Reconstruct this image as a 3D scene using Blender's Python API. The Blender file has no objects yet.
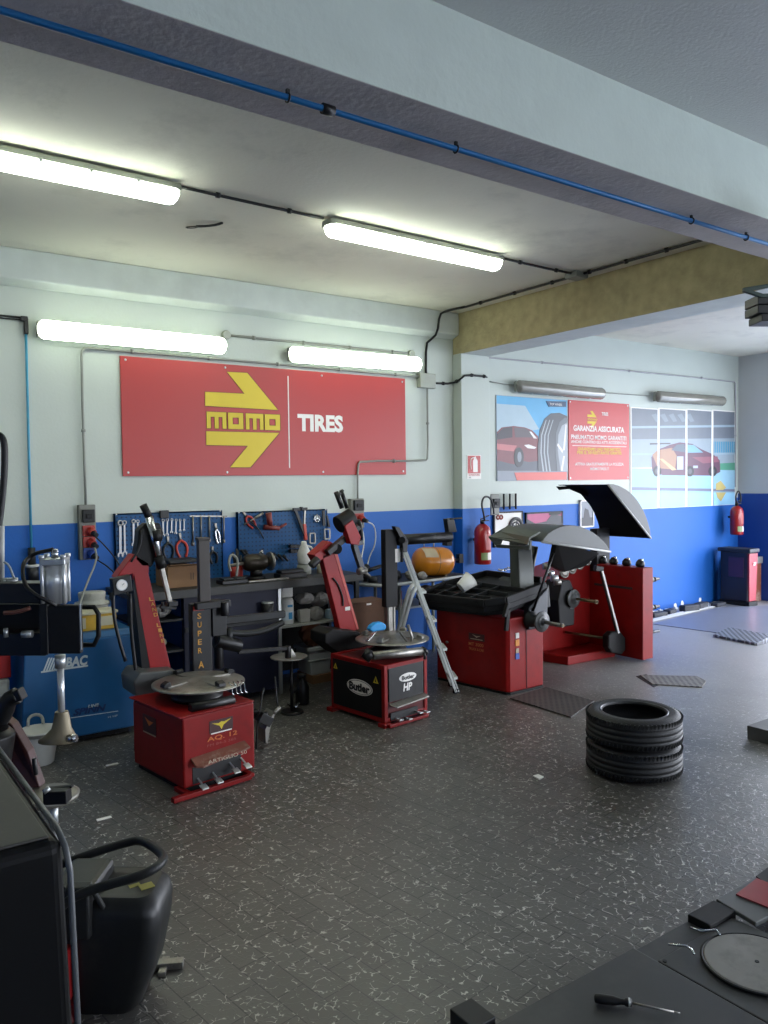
import bpy, bmesh, math, random
from mathutils import Vector, Matrix
random.seed(7)
PI = math.pi
SC = bpy.context.scene
COL = SC.collection

# ---------------------------------------------------------------- camera calibration (photo 768x1024)
F_PX = 790.0
CAM = Vector((0, 0, 1.9))
R_ = Vector((0.81609596, -0.57777746, -0.01267289))
U_ = Vector((0.03227747, 0.02367483, 0.99919851))
W_ = Vector((0.57701435, 0.81585091, -0.03797013))

def at(x, y, X=None, Y=None, Z=None):
    """the point where the sight line through pixel (x, y) meets the real plane X=, Y= or Z="""
    d = W_ * F_PX + R_ * (x - 384) + U_ * (512 - y)
    if X is not None: t = (X - CAM.x) / d.x
    elif Y is not None: t = (Y - CAM.y) / d.y
    else: t = (Z - CAM.z) / d.z
    return CAM + d * t

def atd(x, y, D):
    return CAM + (W_ * F_PX + R_ * (x - 384) + U_ * (512 - y)) * (D / F_PX)

# ---------------------------------------------------------------- materials
def lin(c):
    if isinstance(c, str):
        c = [int(c[i:i + 2], 16) / 255 for i in (0, 2, 4)]
    return tuple(v / 12.92 if v <= 0.04045 else ((v + 0.055) / 1.055) ** 2.4 for v in c) + (1,)

MATS = {}
def mat(name, col, rough=0.5, metal=0.0, var=0.12, scale=6.0, bump=0.0, bscale=60.0, spec=0.5, dirt=None, dirt_amt=0.5, dscale=3.0, coat=0):
    if name in MATS: return MATS[name]
    m = bpy.data.materials.new(name); m.use_nodes = True
    nt = m.node_tree; N = nt.nodes; L = nt.links
    b = N['Principled BSDF']
    b.inputs['Roughness'].default_value = rough
    b.inputs['Metallic'].default_value = metal
    b.inputs['Specular IOR Level'].default_value = spec
    if coat: b.inputs['Coat Weight'].default_value = coat
    base = lin(col)
    tc = N.new('ShaderNodeTexCoord')
    no = N.new('ShaderNodeTexNoise'); no.inputs['Scale'].default_value = scale; no.inputs['Detail'].default_value = 5
    L.new(tc.outputs['Object'], no.inputs['Vector'])
    mr = N.new('ShaderNodeMapRange'); mr.inputs[1].default_value = 0.3; mr.inputs[2].default_value = 0.7
    mr.inputs[3].default_value = 1 - var; mr.inputs[4].default_value = 1 + var
    L.new(no.outputs['Fac'], mr.inputs[0])
    mx = N.new('ShaderNodeVectorMath'); mx.operation = 'SCALE'; mx.inputs[0].default_value = base[:3]
    L.new(mr.outputs[0], mx.inputs['Scale'])
    out = mx.outputs[0]
    if dirt:
        n2 = N.new('ShaderNodeTexNoise'); n2.inputs['Scale'].default_value = dscale; n2.inputs['Detail'].default_value = 8; n2.inputs['Roughness'].default_value = 0.7
        L.new(tc.outputs['Object'], n2.inputs['Vector'])
        r2 = N.new('ShaderNodeMapRange'); r2.inputs[1].default_value = 0.52; r2.inputs[2].default_value = 0.72
        r2.inputs[3].default_value = 0; r2.inputs[4].default_value = dirt_amt
        L.new(n2.outputs['Fac'], r2.inputs[0])
        mm = N.new('ShaderNodeMix'); mm.data_type = 'RGBA'
        L.new(r2.outputs[0], mm.inputs[0]); L.new(out, mm.inputs[6]); mm.inputs[7].default_value = lin(dirt)
        out = mm.outputs[2]
    L.new(out, b.inputs['Base Color'])
    if bump:
        n3 = N.new('ShaderNodeTexNoise'); n3.inputs['Scale'].default_value = bscale; n3.inputs['Detail'].default_value = 4
        L.new(tc.outputs['Object'], n3.inputs['Vector'])
        bp = N.new('ShaderNodeBump'); bp.inputs['Strength'].default_value = bump; bp.inputs['Distance'].default_value = 0.01
        L.new(n3.outputs['Fac'], bp.inputs['Height']); L.new(bp.outputs[0], b.inputs['Normal'])
    MATS[name] = m
    return m

def emit(name, col, strength):
    if name in MATS: return MATS[name]
    m = bpy.data.materials.new(name); m.use_nodes = True
    b = m.node_tree.nodes['Principled BSDF']
    b.inputs['Base Color'].default_value = lin(col)
    b.inputs['Emission Color'].default_value = lin(col)
    b.inputs['Emission Strength'].default_value = strength
    b.inputs['Roughness'].default_value = 0.4
    MATS[name] = m
    return m

# ---------------------------------------------------------------- mesh builder (world coordinates)
class MB:
    DEF = Matrix.Identity(4)
    def __init__(s):
        s.v = []; s.f = []; s.mi = []; s.sm = []; s.M = MB.DEF.copy(); s.m = 0
    def add(s, vs, fs, smooth=False):
        o = len(s.v)
        s.v += [s.M @ Vector(p) for p in vs]
        for f in fs:
            s.f.append([o + i for i in f]); s.mi.append(s.m); s.sm.append(smooth)
        return s
    def box(s, lo, hi):
        x0, y0, z0 = lo; x1, y1, z1 = hi
        v = [(x0, y0, z0), (x1, y0, z0), (x1, y1, z0), (x0, y1, z0), (x0, y0, z1), (x1, y0, z1), (x1, y1, z1), (x0, y1, z1)]
        return s.add(v, [(0, 3, 2, 1), (4, 5, 6, 7), (0, 1, 5, 4), (1, 2, 6, 5), (2, 3, 7, 6), (3, 0, 4, 7)])
    def hexa(s, v8):
        return s.add(v8, [(0, 3, 2, 1), (4, 5, 6, 7), (0, 1, 5, 4), (1, 2, 6, 5), (2, 3, 7, 6), (3, 0, 4, 7)])
    def bar(s, p, q, w, h=None, up=(0, 0, 1)):
        """rectangular bar from p to q; w across, h along up"""
        h = w if h is None else h
        p, q = Vector(p), Vector(q); d = (q - p).normalized(); u = Vector(up)
        if abs(d.dot(u)) > 0.98: u = Vector((0, 1, 0))
        a = d.cross(u).normalized(); u = a.cross(d).normalized()
        a *= w / 2; u *= h / 2
        return s.hexa([p - a - u, p + a - u, q + a - u, q - a - u, p - a + u, p + a + u, q + a + u, q - a + u])
    def cyl(s, p, q, r0, r1=None, n=20, cap=True):
        r1 = r0 if r1 is None else r1
        return s.rev([(0, r0), (1, r1)], p, q, n, cap, rel=True)
    def rev(s, prof, p, q=None, n=28, cap=True, rel=False, sy=1.0, up=None):
        """lathe: prof = [(height, radius)], axis from p towards q (default up); rel: heights are fractions of |pq|"""
        p = Vector(p); q = Vector(q) if q is not None else p + Vector((0, 0, 1))
        d = q - p; ln = d.length; d = d.normalized()
        u = Vector(up) if up else (Vector((0, 0, 1)) if abs(d.z) < 0.9 else Vector((1, 0, 0)))
        a = d.cross(u).normalized(); b = a.cross(d).normalized()
        vs = []; fs = []
        for h, r in prof:
            c = p + d * (h * ln if rel else h)
            for i in range(n):
                t = 2 * PI * i / n
                vs.append(c + a * (math.cos(t) * r) + b * (math.sin(t) * r * sy))
        for k in range(len(prof) - 1):
            for i in range(n):
                j = (i + 1) % n
                fs.append((k * n + i, k * n + j, (k + 1) * n + j, (k + 1) * n + i))
        s.add(vs, fs, True)
        if cap:
            o = len(s.v) - len(vs)
            for k in (0, len(prof) - 1):
                if prof[k][1] > 1e-5:
                    s.f.append([o + k * n + i for i in range(n)]); s.mi.append(s.m); s.sm.append(False)
        return s
    def tube(s, pts, r, n=8, closed=False, smooth_it=0):
        pts = [Vector(p) for p in pts]
        for _ in range(smooth_it):
            q = [pts[0]] if not closed else []
            rng = range(len(pts) - 1) if not closed else range(len(pts))
            for i in rng:
                a, b = pts[i], pts[(i + 1) % len(pts)]
                q += [a * .75 + b * .25, a * .25 + b * .75]
            if not closed: q.append(pts[-1])
            pts = q
        vs = []; fs = []; N = len(pts)
        prev = None
        for i, p in enumerate(pts):
            if closed: d = pts[(i + 1) % N] - pts[i - 1]
            else: d = pts[min(i + 1, N - 1)] - pts[max(i - 1, 0)]
            d.normalize()
            if prev is None:
                u = Vector((0, 0, 1)) if abs(d.z) < 0.9 else Vector((1, 0, 0))
            else: u = prev
            a = d.cross(u).normalized(); b = a.cross(d).normalized(); prev = b
            for k in range(n):
                t = 2 * PI * k / n
                vs.append(p + a * math.cos(t) * r + b * math.sin(t) * r)
        for i in range(N if closed else N - 1):
            j = (i + 1) % N
            for k in range(n):
                l = (k + 1) % n
                fs.append((i * n + k, i * n + l, j * n + l, j * n + k))
        if not closed:
            fs.append(tuple(range(n))[::-1]); fs.append(tuple((N - 1) * n + k for k in range(n)))
        return s.add(vs, fs, True)
    def prism(s, poly, ext):
        """closed polygon (3-D points) swept by the vector ext"""
        poly = [Vector(p) for p in poly]; e = Vector(ext); n = len(poly)
        fs = [tuple(range(n))[::-1], tuple(range(n, 2 * n))]
        for i in range(n):
            j = (i + 1) % n
            fs.append((i, j, n + j, n + i))
        return s.add(poly + [p + e for p in poly], fs)
    def grid(s, rows, close=False, smooth=True):
        n = len(rows[0]); vs = [Vector(p) for r in rows for p in r]; fs = []
        for i in range(len(rows) - 1):
            for j in range(n - 1 if not close else n):
                k = (j + 1) % n
                fs.append((i * n + j, i * n + k, (i + 1) * n + k, (i + 1) * n + j))
        return s.add(vs, fs, smooth)
    def ell(s, c, rx, ry, rz, n=16, m=10):
        c = Vector(c); rows = []
        for i in range(m + 1):
            t = PI * i / m
            rows.append([c + Vector((rx * math.sin(t) * math.cos(2 * PI * k / n), ry * math.sin(t) * math.sin(2 * PI * k / n), -rz * math.cos(t))) for k in range(n)])
        return s.grid(rows, close=True)
    def torus(s, c, axis, R, r, n=24, m=8):
        axis = Vector(axis).normalized(); c = Vector(c)
        u = Vector((0, 0, 1)) if abs(axis.z) < 0.9 else Vector((1, 0, 0))
        a = axis.cross(u).normalized(); b = a.cross(axis)
        return s.tube([c + (a * math.cos(2 * PI * i / n) + b * math.sin(2 * PI * i / n)) * R for i in range(n)], r, m, closed=True)

ORG = {}
def thing(name, label, cat, loc=(0, 0, 0), group=None):
    o = bpy.data.objects.new(name, None); COL.objects.link(o)
    o.location = loc; o.empty_display_size = 0.1
    o['label'] = label; o['category'] = cat
    if group: o['group'] = group
    ORG[o.name] = Vector(loc)
    return o

def obj(name, mb, mats, parent=None, bevel=0.0, seg=2, label=None, cat=None, group=None, kind=None, solid=0, loc=None, sub=0):
    if not isinstance(mats, (list, tuple)): mats = [mats]
    if parent is not None: org = ORG[parent.name]
    elif loc is not None: org = Vector(loc)
    else:
        n = len(mb.v); c = sum(mb.v, Vector()) / n
        org = Vector((c.x, c.y, min(v.z for v in mb.v)))
    me = bpy.data.meshes.new(name)
    me.from_pydata([tuple(v - org) for v in mb.v], [], mb.f)
    for m in mats: me.materials.append(m)
    for p, mi, sm in zip(me.polygons, mb.mi, mb.sm):
        p.material_index = mi; p.use_smooth = sm
    me.update()
    bm = bmesh.new(); bm.from_mesh(me)
    bmesh.ops.recalc_face_normals(bm, faces=bm.faces)
    bm.to_mesh(me); bm.free()
    o = bpy.data.objects.new(name, me); COL.objects.link(o)
    if parent is not None: o.parent = parent
    else: o.location = org
    ORG[o.name] = org
    if solid:
        md = o.modifiers.new('Solidify', 'SOLIDIFY'); md.thickness = solid; md.offset = 0
    if bevel:
        md = o.modifiers.new('Bevel', 'BEVEL'); md.width = bevel; md.segments = seg; md.limit_method = 'ANGLE'; md.angle_limit = math.radians(40)
        md.harden_normals = False
        for p in me.polygons: pass
    if sub:
        md = o.modifiers.new('Sub', 'SUBSURF'); md.levels = sub; md.render_levels = sub
    if label: o['label'] = label
    if cat: o['category'] = cat
    if group: o['group'] = group
    if kind: o['kind'] = kind
    return o

def struct(name, mb, m, bevel=0.0, kind='structure'):
    return obj(name, mb, m, None, bevel, kind=kind)

def text(s, org, xd, yd, width=None, height=0.1, mat_=None, parent=None, name='lettering', depth=0.002, bold=0.0, spacing=1.0, shear=0.0):
    """flat lettering built at org (lower left), running along xd, upright along yd"""
    cu = bpy.data.curves.new('t', 'FONT'); cu.body = s; cu.size = 1.0; cu.extrude = 0.0; cu.offset = bold; cu.space_character = spacing
    cu.shear = shear; cu.resolution_u = 3
    t = bpy.data.objects.new('t', cu); COL.objects.link(t)
    bpy.context.view_layer.update()
    me = bpy.data.meshes.new_from_object(t)
    bpy.data.objects.remove(t)
    xs = [v.co.x for v in me.vertices]; ys = [v.co.y for v in me.vertices]
    if not xs: return None
    x0, x1, y0, y1 = min(xs), max(xs), min(ys), max(ys)
    kx = (width / (x1 - x0)) if width else height / (y1 - y0)
    ky = height / (y1 - y0)
    xd = Vector(xd).normalized(); yd = Vector(yd).normalized(); nd = xd.cross(yd)
    mb = MB()
    vs = [Vector(org) + xd * ((v.co.x - x0) * kx) + yd * ((v.co.y - y0) * ky) + nd * depth for v in me.vertices]
    fs = [tuple(p.vertices) for p in me.polygons]
    mb.add(vs, fs)
    bpy.data.meshes.remove(me)
    return obj(name, mb, mat_, parent)

# ---- shared materials
M = dict(
    white=mat('white_paint', 'c9cfca', 0.75, var=0.05, bump=0.15, bscale=25, dirt='a9aca6', dirt_amt=0.35, dscale=1.2),
    red=mat('red_machine_paint', '7e0d0c', 0.42, var=0.10, spec=.3, dirt='4a100c', dirt_amt=0.4, dscale=7),
    redarm=mat('red_arm_paint', '951214', 0.42, var=0.06, spec=.35, dirt='5a1514', dirt_amt=0.4, dscale=6),
    darkred=mat('dark_red_paint', '4d0c0e', 0.45, spec=.35),
    black=mat('black_plastic', '0d0d0e', 0.55, var=0.15, spec=.3, dirt='1f1d1b', dirt_amt=0.5, dscale=8),
    blackmet=mat('black_metal', '0e0e0f', 0.42, metal=0.0, var=0.2, spec=.4, dirt='262320', dirt_amt=0.5, dscale=9),
    grey=mat('grey_plastic', '3a3c3b', 0.45, var=0.08),
    dgrey=mat('dark_grey_plastic', '1d1f20', 0.5, var=0.15, spec=.35, dirt='33302c', dirt_amt=0.5, dscale=8),
    steel=mat('worn_steel', '8e8b84', 0.38, metal=0.75, var=0.18, scale=12, dirt='3c3832', dirt_amt=0.7, dscale=10),
    chrome=mat('chrome', 'bfc1c3', 0.22, metal=1.0, var=0.03),
    alu=mat('aluminium', 'b9bcbb', 0.35, metal=0.7, var=0.05),
    cond=mat('conduit_grey', '84867f', 0.5, metal=0.0, var=0.08),
    navy=mat('navy_bench_paint', '12152a', 0.55, var=0.15, spec=.3, dirt='0c0d14', dirt_amt=0.6, dscale=3),
    bench=mat('bench_top', '2c2c2b', 0.55, var=0.2, dirt='23211f', dirt_amt=0.7, dscale=9),
    peg=mat('pegboard_blue', '165c94', 0.5, var=0.05),
    plastic_white=mat('white_plastic', 'c9c8c2', 0.45, var=0.06, dirt='8f8c82', dirt_amt=0.4, dscale=20),
    paper=mat('white_print', 'e6e2dc', 0.6, var=0.02),
    ink=mat('black_print', '18181a', 0.6, var=0.02),
    yellow=mat('yellow_print', 'd0b72a', 0.55, var=0.02),
    logo_edge=mat('dark_red_print', '6e2416', 0.6, var=0.02),
    signred=mat('red_print', 'a62722', 0.42, var=0.03, scale=1.5),
    card=mat('cardboard', '7d5d3e', 0.8, var=0.1, dirt='5f452e', dirt_amt=0.4, dscale=6),
    rubber=mat('tyre_rubber', '17181a', 0.6, var=0.15, bump=0.3, bscale=90),
    rub2=mat('rubber_hose', '0e0e10', 0.5),
    socket=mat('grey_socket', '76776f', 0.5),
    sred=mat('red_socket', 'a02a20', 0.45),
    sblue=mat('blue_socket', '20408a', 0.45),
    bluepipe=mat('blue_pipe', '1f6ba6', 0.35, var=0.05),
    brass=mat('tarnished', '6a5b42', 0.4, metal=0.5),
    orange=mat('orange_enamel', 'c57a16', 0.28, var=0.06, coat=0.4),
)

def turned(pivot, to, deg):
    MB.DEF = Matrix.Translation(Vector((to[0] - 0, to[1] - 0, 0))) @ Matrix.Rotation(math.radians(deg), 4, 'Z') @ Matrix.Translation(Vector((-pivot[0], -pivot[1], 0)))
def straight(): MB.DEF = Matrix.Identity(4)
GLARE0 = 1.7; GLARE1 = 4.4   # span of the painted floor glare, in the floor's own coordinates
# ================================================================ THE ROOM
YW = 6.95; XR = 11.76; XL = -3.0; YF = -5.0; ZC = 3.79; ZN = 3.722; ZB = 1.585

def floor_mat():
    m = bpy.data.materials.new('studded_tile_floor'); m.use_nodes = True
    nt = m.node_tree; N = nt.nodes; L = nt.links; b = N['Principled BSDF']; b.inputs['Specular IOR Level'].default_value = 0.85
    tc = N.new('ShaderNodeTexCoord')
    sx = N.new('ShaderNodeSeparateXYZ'); L.new(tc.outputs['Object'], sx.inputs[0])
    mp = N.new('ShaderNodeMapping'); mp.inputs['Rotation'].default_value = (0, 0, math.radians(82)); L.new(tc.outputs['Object'], mp.inputs[0])
    br = N.new('ShaderNodeTexBrick'); L.new(mp.outputs[0], br.inputs[0])
    br.inputs['Scale'].default_value = 1.0; br.inputs['Brick Width'].default_value = 0.25; br.inputs['Row Height'].default_value = 0.125
    br.inputs['Mortar Size'].default_value = 0.003; br.inputs['Mortar Smooth'].default_value = 0.2
    br.inputs['Color1'].default_value = lin('474541'); br.inputs['Color2'].default_value = lin('504e49'); br.inputs['Mortar'].default_value = lin('1c1b1a')
    # large soft grime patches
    n1 = N.new('ShaderNodeTexNoise'); n1.inputs['Scale'].default_value = 0.9; n1.inputs['Detail'].default_value = 6; L.new(tc.outputs['Object'], n1.inputs[0])
    r1 = N.new('ShaderNodeMapRange'); r1.inputs[1].default_value = 0.35; r1.inputs[2].default_value = 0.7; r1.inputs[3].default_value = 0.82; r1.inputs[4].default_value = 1.12
    L.new(n1.outputs['Fac'], r1.inputs[0])
    sc = N.new('ShaderNodeVectorMath'); sc.operation = 'SCALE'; L.new(br.outputs['Color'], sc.inputs[0]); L.new(r1.outputs[0], sc.inputs['Scale'])
    # light glints on the ridges, painted pale: bent voronoi cell edges broken into short arcs
    nd = N.new('ShaderNodeTexNoise'); nd.inputs['Scale'].default_value = 16; nd.inputs['Detail'].default_value = 2; L.new(tc.outputs['Object'], nd.inputs[0])
    sub = N.new('ShaderNodeVectorMath'); sub.operation = 'SUBTRACT'; L.new(nd.outputs['Color'], sub.inputs[0]); sub.inputs[1].default_value = (.5, .5, .5)
    s2 = N.new('ShaderNodeVectorMath'); s2.operation = 'SCALE'; s2.inputs['Scale'].default_value = 0.07; L.new(sub.outputs[0], s2.inputs[0])
    ad = N.new('ShaderNodeVectorMath'); ad.operation = 'ADD'; L.new(tc.outputs['Object'], ad.inputs[0]); L.new(s2.outputs[0], ad.inputs[1])
    vo = N.new('ShaderNodeTexVoronoi'); vo.feature = 'DISTANCE_TO_EDGE'; vo.inputs['Scale'].default_value = 24; L.new(ad.outputs[0], vo.inputs['Vector'])
    line = N.new('ShaderNodeMapRange'); line.inputs[1].default_value = 0.02; line.inputs[2].default_value = 0.06; line.inputs[3].default_value = 1; line.inputs[4].default_value = 0
    L.new(vo.outputs['Distance'], line.inputs[0])
    nb = N.new('ShaderNodeTexNoise'); nb.inputs['Scale'].default_value = 34; nb.inputs['Detail'].default_value = 3; L.new(tc.outputs['Object'], nb.inputs[0])
    br2 = N.new('ShaderNodeMapRange'); br2.inputs[1].default_value = 0.53; br2.inputs[2].default_value = 0.61; L.new(nb.outputs['Fac'], br2.inputs[0])
    mu = N.new('ShaderNodeMath'); mu.operation = 'MULTIPLY'; L.new(line.outputs[0], mu.inputs[0]); L.new(br2.outputs[0], mu.inputs[1])
    # strength of the painted glints drifts with a broad noise
    nw = N.new('ShaderNodeTexNoise'); nw.inputs['Scale'].default_value = 0.6; L.new(tc.outputs['Object'], nw.inputs[0])
    wr = N.new('ShaderNodeMapRange'); wr.inputs[1].default_value = 0.3; wr.inputs[2].default_value = 0.65; wr.inputs[3].default_value = 0.35; wr.inputs[4].default_value = 0.9; L.new(nw.outputs['Fac'], wr.inputs[0])
    mw = N.new('ShaderNodeMath'); mw.operation = 'MULTIPLY'; L.new(mu.outputs[0], mw.inputs[0]); L.new(wr.outputs[0], mw.inputs[1])
    mix = N.new('ShaderNodeMix'); mix.data_type = 'RGBA'; L.new(mw.outputs[0], mix.inputs[0]); L.new(sc.outputs[0], mix.inputs[6]); mix.inputs[7].default_value = lin('d2cfc6')
    L.new(mix.outputs[2], b.inputs['Base Color'])
    # daylight glare towards the right bay, painted as a paler tile tone
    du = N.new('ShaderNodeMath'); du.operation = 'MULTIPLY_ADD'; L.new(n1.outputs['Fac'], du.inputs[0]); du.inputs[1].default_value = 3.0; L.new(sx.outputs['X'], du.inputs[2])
    dr = N.new('ShaderNodeMapRange'); dr.inputs[1].default_value = GLARE0; dr.inputs[2].default_value = GLARE1; dr.inputs[3].default_value = 0; dr.inputs[4].default_value = 0.75; L.new(du.outputs[0], dr.inputs[0])
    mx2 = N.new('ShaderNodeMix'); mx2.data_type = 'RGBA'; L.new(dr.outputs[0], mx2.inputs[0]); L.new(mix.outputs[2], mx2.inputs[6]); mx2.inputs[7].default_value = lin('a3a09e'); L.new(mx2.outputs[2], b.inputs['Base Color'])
    rr = N.new('ShaderNodeMapRange'); rr.inputs[3].default_value = 0.33; rr.inputs[4].default_value = 0.45; L.new(n1.outputs['Fac'], rr.inputs[0]); L.new(rr.outputs[0], b.inputs['Roughness'])
    # relief: joints + ridges
    hb = N.new('ShaderNodeMath'); hb.operation = 'MULTIPLY_ADD'; L.new(br.outputs['Fac'], hb.inputs[0]); hb.inputs[1].default_value = -1.0; L.new(line.outputs[0], hb.inputs[2])
    bp = N.new('ShaderNodeBump'); bp.inputs['Strength'].default_value = 0.35; bp.inputs['Distance'].default_value = 0.002
    L.new(hb.outputs[0], bp.inputs['Height']); L.new(bp.outputs[0], b.inputs['Normal'])
    return m

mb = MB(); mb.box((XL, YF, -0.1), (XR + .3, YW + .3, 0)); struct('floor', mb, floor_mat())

def wall_mat(name, low, high, zsplit):
    """masonry painted blue up to the dado line and white above"""
    m = bpy.data.materials.new(name); m.use_nodes = True
    nt = m.node_tree; N = nt.nodes; L = nt.links; b = N['Principled BSDF']; b.inputs['Roughness'].default_value = 0.6
    geo = N.new('ShaderNodeNewGeometry'); sp = N.new('ShaderNodeSeparateXYZ'); L.new(geo.outputs['Position'], sp.inputs[0])
    no = N.new('ShaderNodeTexNoise'); no.inputs['Scale'].default_value = 2.0; no.inputs['Detail'].default_value = 6; L.new(geo.outputs['Position'], no.inputs[0])
    w = N.new('ShaderNodeMath'); w.operation = 'MULTIPLY_ADD'; L.new(no.outputs['Fac'], w.inputs[0]); w.inputs[1].default_value = 0.012; L.new(sp.outputs['Z'], w.inputs[2])
    gt = N.new('ShaderNodeMath'); gt.operation = 'GREATER_THAN'; L.new(w.outputs[0], gt.inputs[0]); gt.inputs[1].default_value = zsplit + 0.006
    def tint(col, v):
        r = N.new('ShaderNodeMapRange'); r.inputs[1].default_value = .3; r.inputs[2].default_value = .7; r.inputs[3].default_value = 1 - v; r.inputs[4].default_value = 1 + v
        L.new(no.outputs['Fac'], r.inputs[0]); s = N.new('ShaderNodeVectorMath'); s.operation = 'SCALE'; s.inputs[0].default_value = lin(col)[:3]; L.new(r.outputs[0], s.inputs['Scale']); return s.outputs[0]
    mx = N.new('ShaderNodeMix'); mx.data_type = 'RGBA'; L.new(gt.outputs[0], mx.inputs[0]); L.new(tint(low, .05), mx.inputs[6]); L.new(tint(high, .03), mx.inputs[7])
    L.new(mx.outputs[2], b.inputs['Base Color'])
    n3 = N.new('ShaderNodeTexNoise'); n3.inputs['Scale'].default_value = 40; n3.inputs['Detail'].default_value = 4; L.new(geo.outputs['Position'], n3.inputs[0])
    bp = N.new('ShaderNodeBump'); bp.inputs['Strength'].default_value = 0.12; bp.inputs['Distance'].default_value = 0.01; L.new(n3.outputs['Fac'], bp.inputs['Height']); L.new(bp.outputs[0], b.inputs['Normal'])
    return m

WM = wall_mat('dado_wall', '0a5aad', 'bcc3bb', ZB)
mb = MB(); mb.box((XL - .3, YW, -0.1), (XR + .3, YW + .3, 4.1)); struct('wall_back', mb, WM)
# pilaster between the bays
mb = MB(); mb.box((5.9, YW - .15, 0), (6.33, YW, 3.34)); struct('wall_pilaster', mb, WM, 0.006)
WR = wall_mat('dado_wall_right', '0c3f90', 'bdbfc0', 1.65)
mb = MB()  # right wall with its wide doorway (Y -2.6 .. 5.2, up to 3.0 m)
mb.box((XR, 6.1, -0.1), (XR + .3, YW, 4.1)); mb.box((XR, YF, -0.1), (XR + .3, -2.6, 4.1)); mb.box((XR, -2.6, 3.1), (XR + .3, 6.1, 4.1))
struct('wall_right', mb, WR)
mb = MB(); mb.box((XL - .3, YF, -0.1), (XL, YW, 4.1)); struct('wall_left', mb, WM)
mb = MB()  # front wall with the vehicle doorways and a high slot added to light the beam
mb.box((XL - .3, YF - .3, -0.1), (-1.0, YF, 4.1)); mb.box((-1.0, YF - .3, -0.1), (5.0, YF, 2.9)); mb.box((5.0, YF - .3, -0.1), (5.6, YF, 4.1)); mb.box((11.2, YF - .3, -0.1), (XR + .3, YF, 4.1))
mb.box((-1.0, YF - .3, 3.3), (11.2, YF, 4.1)); struct('wall_front', mb, WM)
CM = mat('ceiling_plaster', 'd4d1c4', 0.8, var=0.05, scale=1.2, bump=0.15, bscale=30, dirt='94928b', dirt_amt=0.5, dscale=0.8)
mb = MB(); mb.box((XL, 2.82, ZC), (XR + .3, YW, 4.1)); struct('ceiling', mb, CM)
CN = mat('ceiling_near', 'cdcecb', 0.85, var=0.04, scale=1.2, bump=0.2, bscale=60)
mb = MB(); mb.box((XL, YF, ZN), (XR + .3, 2.40, 4.1)); struct('ceiling_near', mb, CN)
# the long concrete beam (underside bare, cheeks painted) and the cross beam to the pilaster
BW = mat('beam_white', 'bcc6be', 0.8, var=0.03, bump=0.2, bscale=30)
BG = mat('beam_concrete', 'b3aca9', 0.9, var=0.08, scale=3, bump=0.4, bscale=30, dirt='6f6a64', dirt_amt=0.4, dscale=2)
mb = MB(); mb.box((XL, 2.385, 3.33), (XR, 2.82, 3.95))
for i in range(6): mb.mi[i] = 0
mb.mi[0] = 1
struct('beam_long', mb, [BW, BG], 0.004)
OL = mat('beam_bare_concrete', 'aea27c', 0.9, var=0.14, scale=9, bump=0.5, bscale=40, dirt='8c8262', dirt_amt=0.5, dscale=5)
mb = MB(); mb.box((5.907, 2.82, 3.335), (6.33, YW - .0, 3.95)); mb.mi[0] = 1; mb.mi[3] = 1
struct('beam_cross', mb, [OL, M['white']], 0.004)
# down-stand band over the sign wall, with its lower lip
mb = MB(); mb.prism([(XL, YW, ZC), (XL, YW - .12, ZC), (XL, YW - .12, 3.545), (XL, YW, 3.505)], (5.9 - XL, 0, 0)); struct('trim_1', mb, M['white'], 0.012)
# unseen yard outside, made extra pale to bounce daylight into the right bay
mb = MB(); mb.box((-14, -30, -0.35), (40, 30, -0.13)); struct('ground_outside', mb, mat('yard_bounce', 'c6c6c2', 0.9))

# ---------------------------------------------------------------- banner
def wx(x, y, d=0.0):   # a point on the back wall, d metres proud of it
    return at(x, y, Y=YW - d)
def flat(mb, pts, Y, t=0.002):   # thin printed shape lying on the sheet at Y
    mb.prism([(p[0], Y, p[1]) for p in pts], (0, -t, 0))
sg = thing('wall_sign', 'wide red sign with large yellow arrow logo under the lit wall lamps', 'sign', (3.66, YW - .02, 1.975))
mb = MB(); mb.box((2.125, YW - .02, 1.978), (5.205, YW, 3.022)); obj('sign_panel', mb, M['signred'], sg, 0.002)
ls = 4.8
def lg(x, y):
    p = at(190 + x / ls, 360 + y / ls, Y=YW - .022); return (p.x, p.z)
arrU = [lg(*p) for p in ((178, 57), (275, 62), (422, 240), (73, 220), (73, 153), (262, 162))]
arrD = [lg(*p) for p in ((78, 342), (428, 350), (290, 515), (193, 515), (278, 412), (78, 408))]
zt, zb_ = 2.571, 2.418
def mm(x0, x1):     # squared letter m
    w = x1 - x0; t = w * .2; g = (w - 3 * t) / 2
    return [(x0, zb_), (x0, zt), (x1, zt), (x1, zb_), (x1 - t, zb_), (x1 - t, zt - .045), (x1 - t - g, zt - .045), (x1 - t - g, zb_), (x0 + t + g, zb_), (x0 + t + g, zt - .045), (x0 + t, zt - .045), (x0 + t, zb_)]
def oo(mb, x0, x1, Y, t):
    w = (x1 - x0) * .3; h = 0.045
    for r in (((x0, zt - h), (x1, zt)), ((x0, zb_), (x1, zb_ + h)), ((x0, zb_ + h), (x0 + w, zt - h)), ((x1 - w, zb_ + h), (x1, zt - h))):
        mb.box((r[0][0], Y - t, r[0][1]), (r[1][0], Y, r[1][1]))
lx = [2.905, 3.118, 3.300, 3.500]; lw = [0.195, 0.155, 0.185, 0.165]
mb = MB()
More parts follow.
